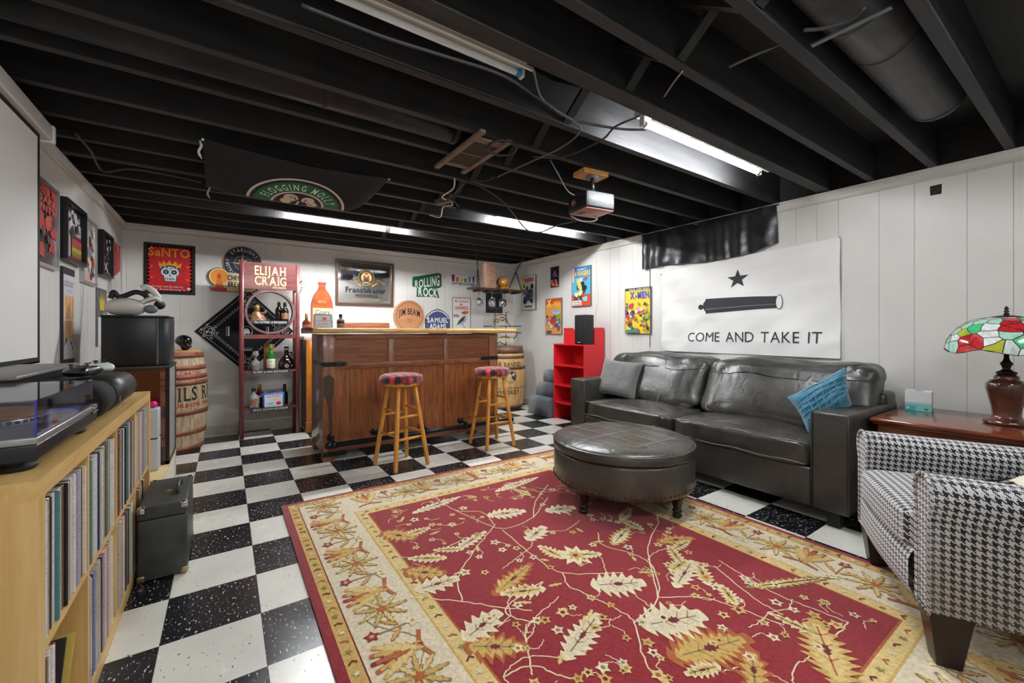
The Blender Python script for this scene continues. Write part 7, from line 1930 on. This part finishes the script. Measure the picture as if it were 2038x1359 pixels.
# ---- projector
pj_ = thing('projector', 'ceiling projector with speckled side and pink underside on a wood block', 'projector', (1.9, .40, 2.0))
MB().obox((1.885, .405, 2.113), (.20, .115, .030), Matrix.Rotation(-.1, 3, 'Z')).build('mount_block', WOOD('mount_pine', (214, 160, 84), (170, 112, 48), 'X', 1.5, .5), pj_)
MB().cyl((1.895, .40, 2.098), (1.895, .40, 2.09), .045, n=22).build('ceiling_plate', M('plate_grey', (120, 120, 122), .4, metal=.5), pj_)
MB().cyl((1.895, .40, 2.092), (1.895, .40, 1.985), .014, n=12).build('drop_pole', BLK, pj_)
Rp = Matrix.Rotation(radians(-8), 3, 'Z'); pc_ = Vector((1.888, .405, 1.918))
def pbox(c, s): return MB().obox(pc_ + Rp @ Vector(c), s, Rp)
b = MB().rbox(-.115, .115, -.10, .10, -.052, .060, .014, 3); b.v = [pc_ + Rp @ p for p in b.v]; b.build('housing', M('projector_black', (30, 30, 32), .35), pj_)
b = MB().rbox(-.100, .100, -.1035, -.098, -.042, .05, .002, 1); b.v = [pc_ + Rp @ p for p in b.v]; b.build('side_grille', M('projector_mesh', (128, 130, 132), .45, col2=(70, 71, 73), vscale=260), pj_)
b = MB().rbox(-.108, .108, -.094, .094, -.056, -.050, .002, 1); b.v = [pc_ + Rp @ p for p in b.v]; b.build('bottom_cover', M('projector_pink', (176, 124, 116), .4), pj_)
pbox((-.06, .03, -.0565), (.035, .05, .004)).build('vent_slot', BLK, pj_)
b = MB().cyl(pc_ + Rp @ Vector((-.1155, .03, .005)), pc_ + Rp @ Vector((-.124, .03, .005)), .026, n=20); b.build('lens_ring', M('lens_red', (90, 30, 28), .3), pj_)
b = MB().ball(pc_ + Rp @ Vector((-.121, .03, .005)), .018, (.5, 1, 1)); b.build('lens', M('lens_glass', (90, 110, 110), .05, coat=.6), pj_)
# ---- cables and strips
GB = (34, 34, 36); GL2 = (150, 150, 152)
CZ_ = lambda u, v, z=2.124: px(u, v, 2, z)
cable([CZ_(600, 10), CZ_(760, 72), CZ_(880, 110), CZ_(1000, 150), CZ_(1080, 200), CZ_(1140, 238), CZ_(1230, 256), CZ_(1285, 258)], .006, (58, 58, 60), 'grey cable clipped along the joists to the lit tube')
cable([CZ_(1062, 140), CZ_(1075, 190), CZ_(1100, 215), CZ_(1140, 240, 2.11), CZ_(1155, 260, 2.09), CZ_(1120, 292, 2.07), CZ_(1050, 325, 2.06), CZ_(990, 352, 2.08)], .005, (84, 84, 86), 'cable looping down from the unlit tube to the power strip')
cable([CZ_(1275, 230), CZ_(1225, 252, 2.1), CZ_(1195, 280, 2.09), CZ_(1120, 312, 2.08), CZ_(1060, 312, 2.1)], .005, GB, 'black cable strung below the joists toward the projector mount')
cable([CZ_(925, 360, 2.08), CZ_(960, 373, 2.08), CZ_(1000, 400, 2.05), CZ_(1025, 430, 2.02), CZ_(1050, 458, 2.0), CZ_(1075, 462, 2.0), CZ_(1110, 448, 1.98), CZ_(1145, 440, 1.88)], .006, GB, 'black power cord drooping from the strip to the projector')
cable([CZ_(1095, 318), CZ_(1110, 345, 2.06), CZ_(1130, 380, 2.0), CZ_(1152, 392, 1.985)], .0035, (96, 96, 98), 'thin video cable dropping into the projector top')
MB().tube(catmull([pc_ + Rp @ Vector(q) for q in ((.06, .05, -.05), (.08, .04, -.075), (.05, .06, -.09), (-.02, .09, -.085), (-.07, .13, -.05))], 6), .005, 6).build('power_lead', FLAT((206, 206, 204)), pj_)
cable([CZ_(150, 265), CZ_(180, 300, 2.1), CZ_(205, 340, 2.08), CZ_(255, 336, 2.08), CZ_(320, 345, 2.1), CZ_(400, 362)], .007, (52, 50, 48), 'drooping brown cable under the joists by the left wall')
cable([CZ_(985, 352, 2.07), CZ_(965, 360, 2.07), CZ_(930, 362, 2.08), CZ_(905, 385, 2.08)], .005, GB, 'black lead hooked over the joists beside the power strip')
cable([CZ_(905, 355), CZ_(902, 375, 2.09), CZ_(880, 392, 2.08), CZ_(895, 400, 2.07), CZ_(900, 408, 2.07), CZ_(882, 412, 2.08), CZ_(876, 432, 2.07), CZ_(855, 428, 2.09)], .0055, (212, 204, 192), 'white extension cord knotted round the power strip')
q1 = CZ_(885, 400, 2.075)
ps2 = MB().obox(q1, (.05, .16, .035), Matrix.Rotation(.35, 3, 'Z')).build('power_strip', M('strip_brown', (92, 82, 74), .5)); tag(ps2, 'grey power strip hanging under the joists near the vent', 'power strip')
pl_a = CZ_(914, 415, 2.05); pg = MB().tube([CZ_(900, 395, 2.07), CZ_(908, 405, 2.06), pl_a], .005, 6).obox(pl_a, (.028, .028, .03)).box(pl_a.x - .008, pl_a.x - .005, pl_a.y - .004, pl_a.y + .004, pl_a.z - .035, pl_a.z - .012).box(pl_a.x + .005, pl_a.x + .008, pl_a.y - .004, pl_a.y + .004, pl_a.z - .035, pl_a.z - .012).build('dangling_plug', M('plug_black', (28, 28, 30), .4)); tag(pg, 'dangling black plug end beside the power strip', 'plug')
loop = [CZ_(1000, 295, 2.10) + Vector((.085 * cos(k * pi / 8), .055 * sin(k * pi / 8) * 1.2, -.012 * sin(k * pi / 8))) for k in range(17)]
o = MB().tube(loop, .006, 7).build('cable', M('cable_34_34_36', GB, .5)); tag(o, 'coiled black cable loop hanging beside the vent grille', 'cable')
cable([CZ_(1560, 84, 2.2), CZ_(1525, 100, 2.15), CZ_(1490, 115, 2.14), CZ_(1452, 133, 2.15)], .005, (110, 110, 112), 'grey wire crossing the joists toward the big duct')
cable([CZ_(1358, 142), CZ_(1340, 165, 2.14), CZ_(1322, 192, 2.15)], .004, (130, 130, 132), 'short grey wire end poking out beside the double joist')
cable([CZ_(1720, 15, 2.122), CZ_(1690, 40, 2.120), CZ_(1640, 56, 2.122), CZ_(1600, 60, 2.122)], .006, (60, 60, 62), 'black wire hung beneath the big duct')
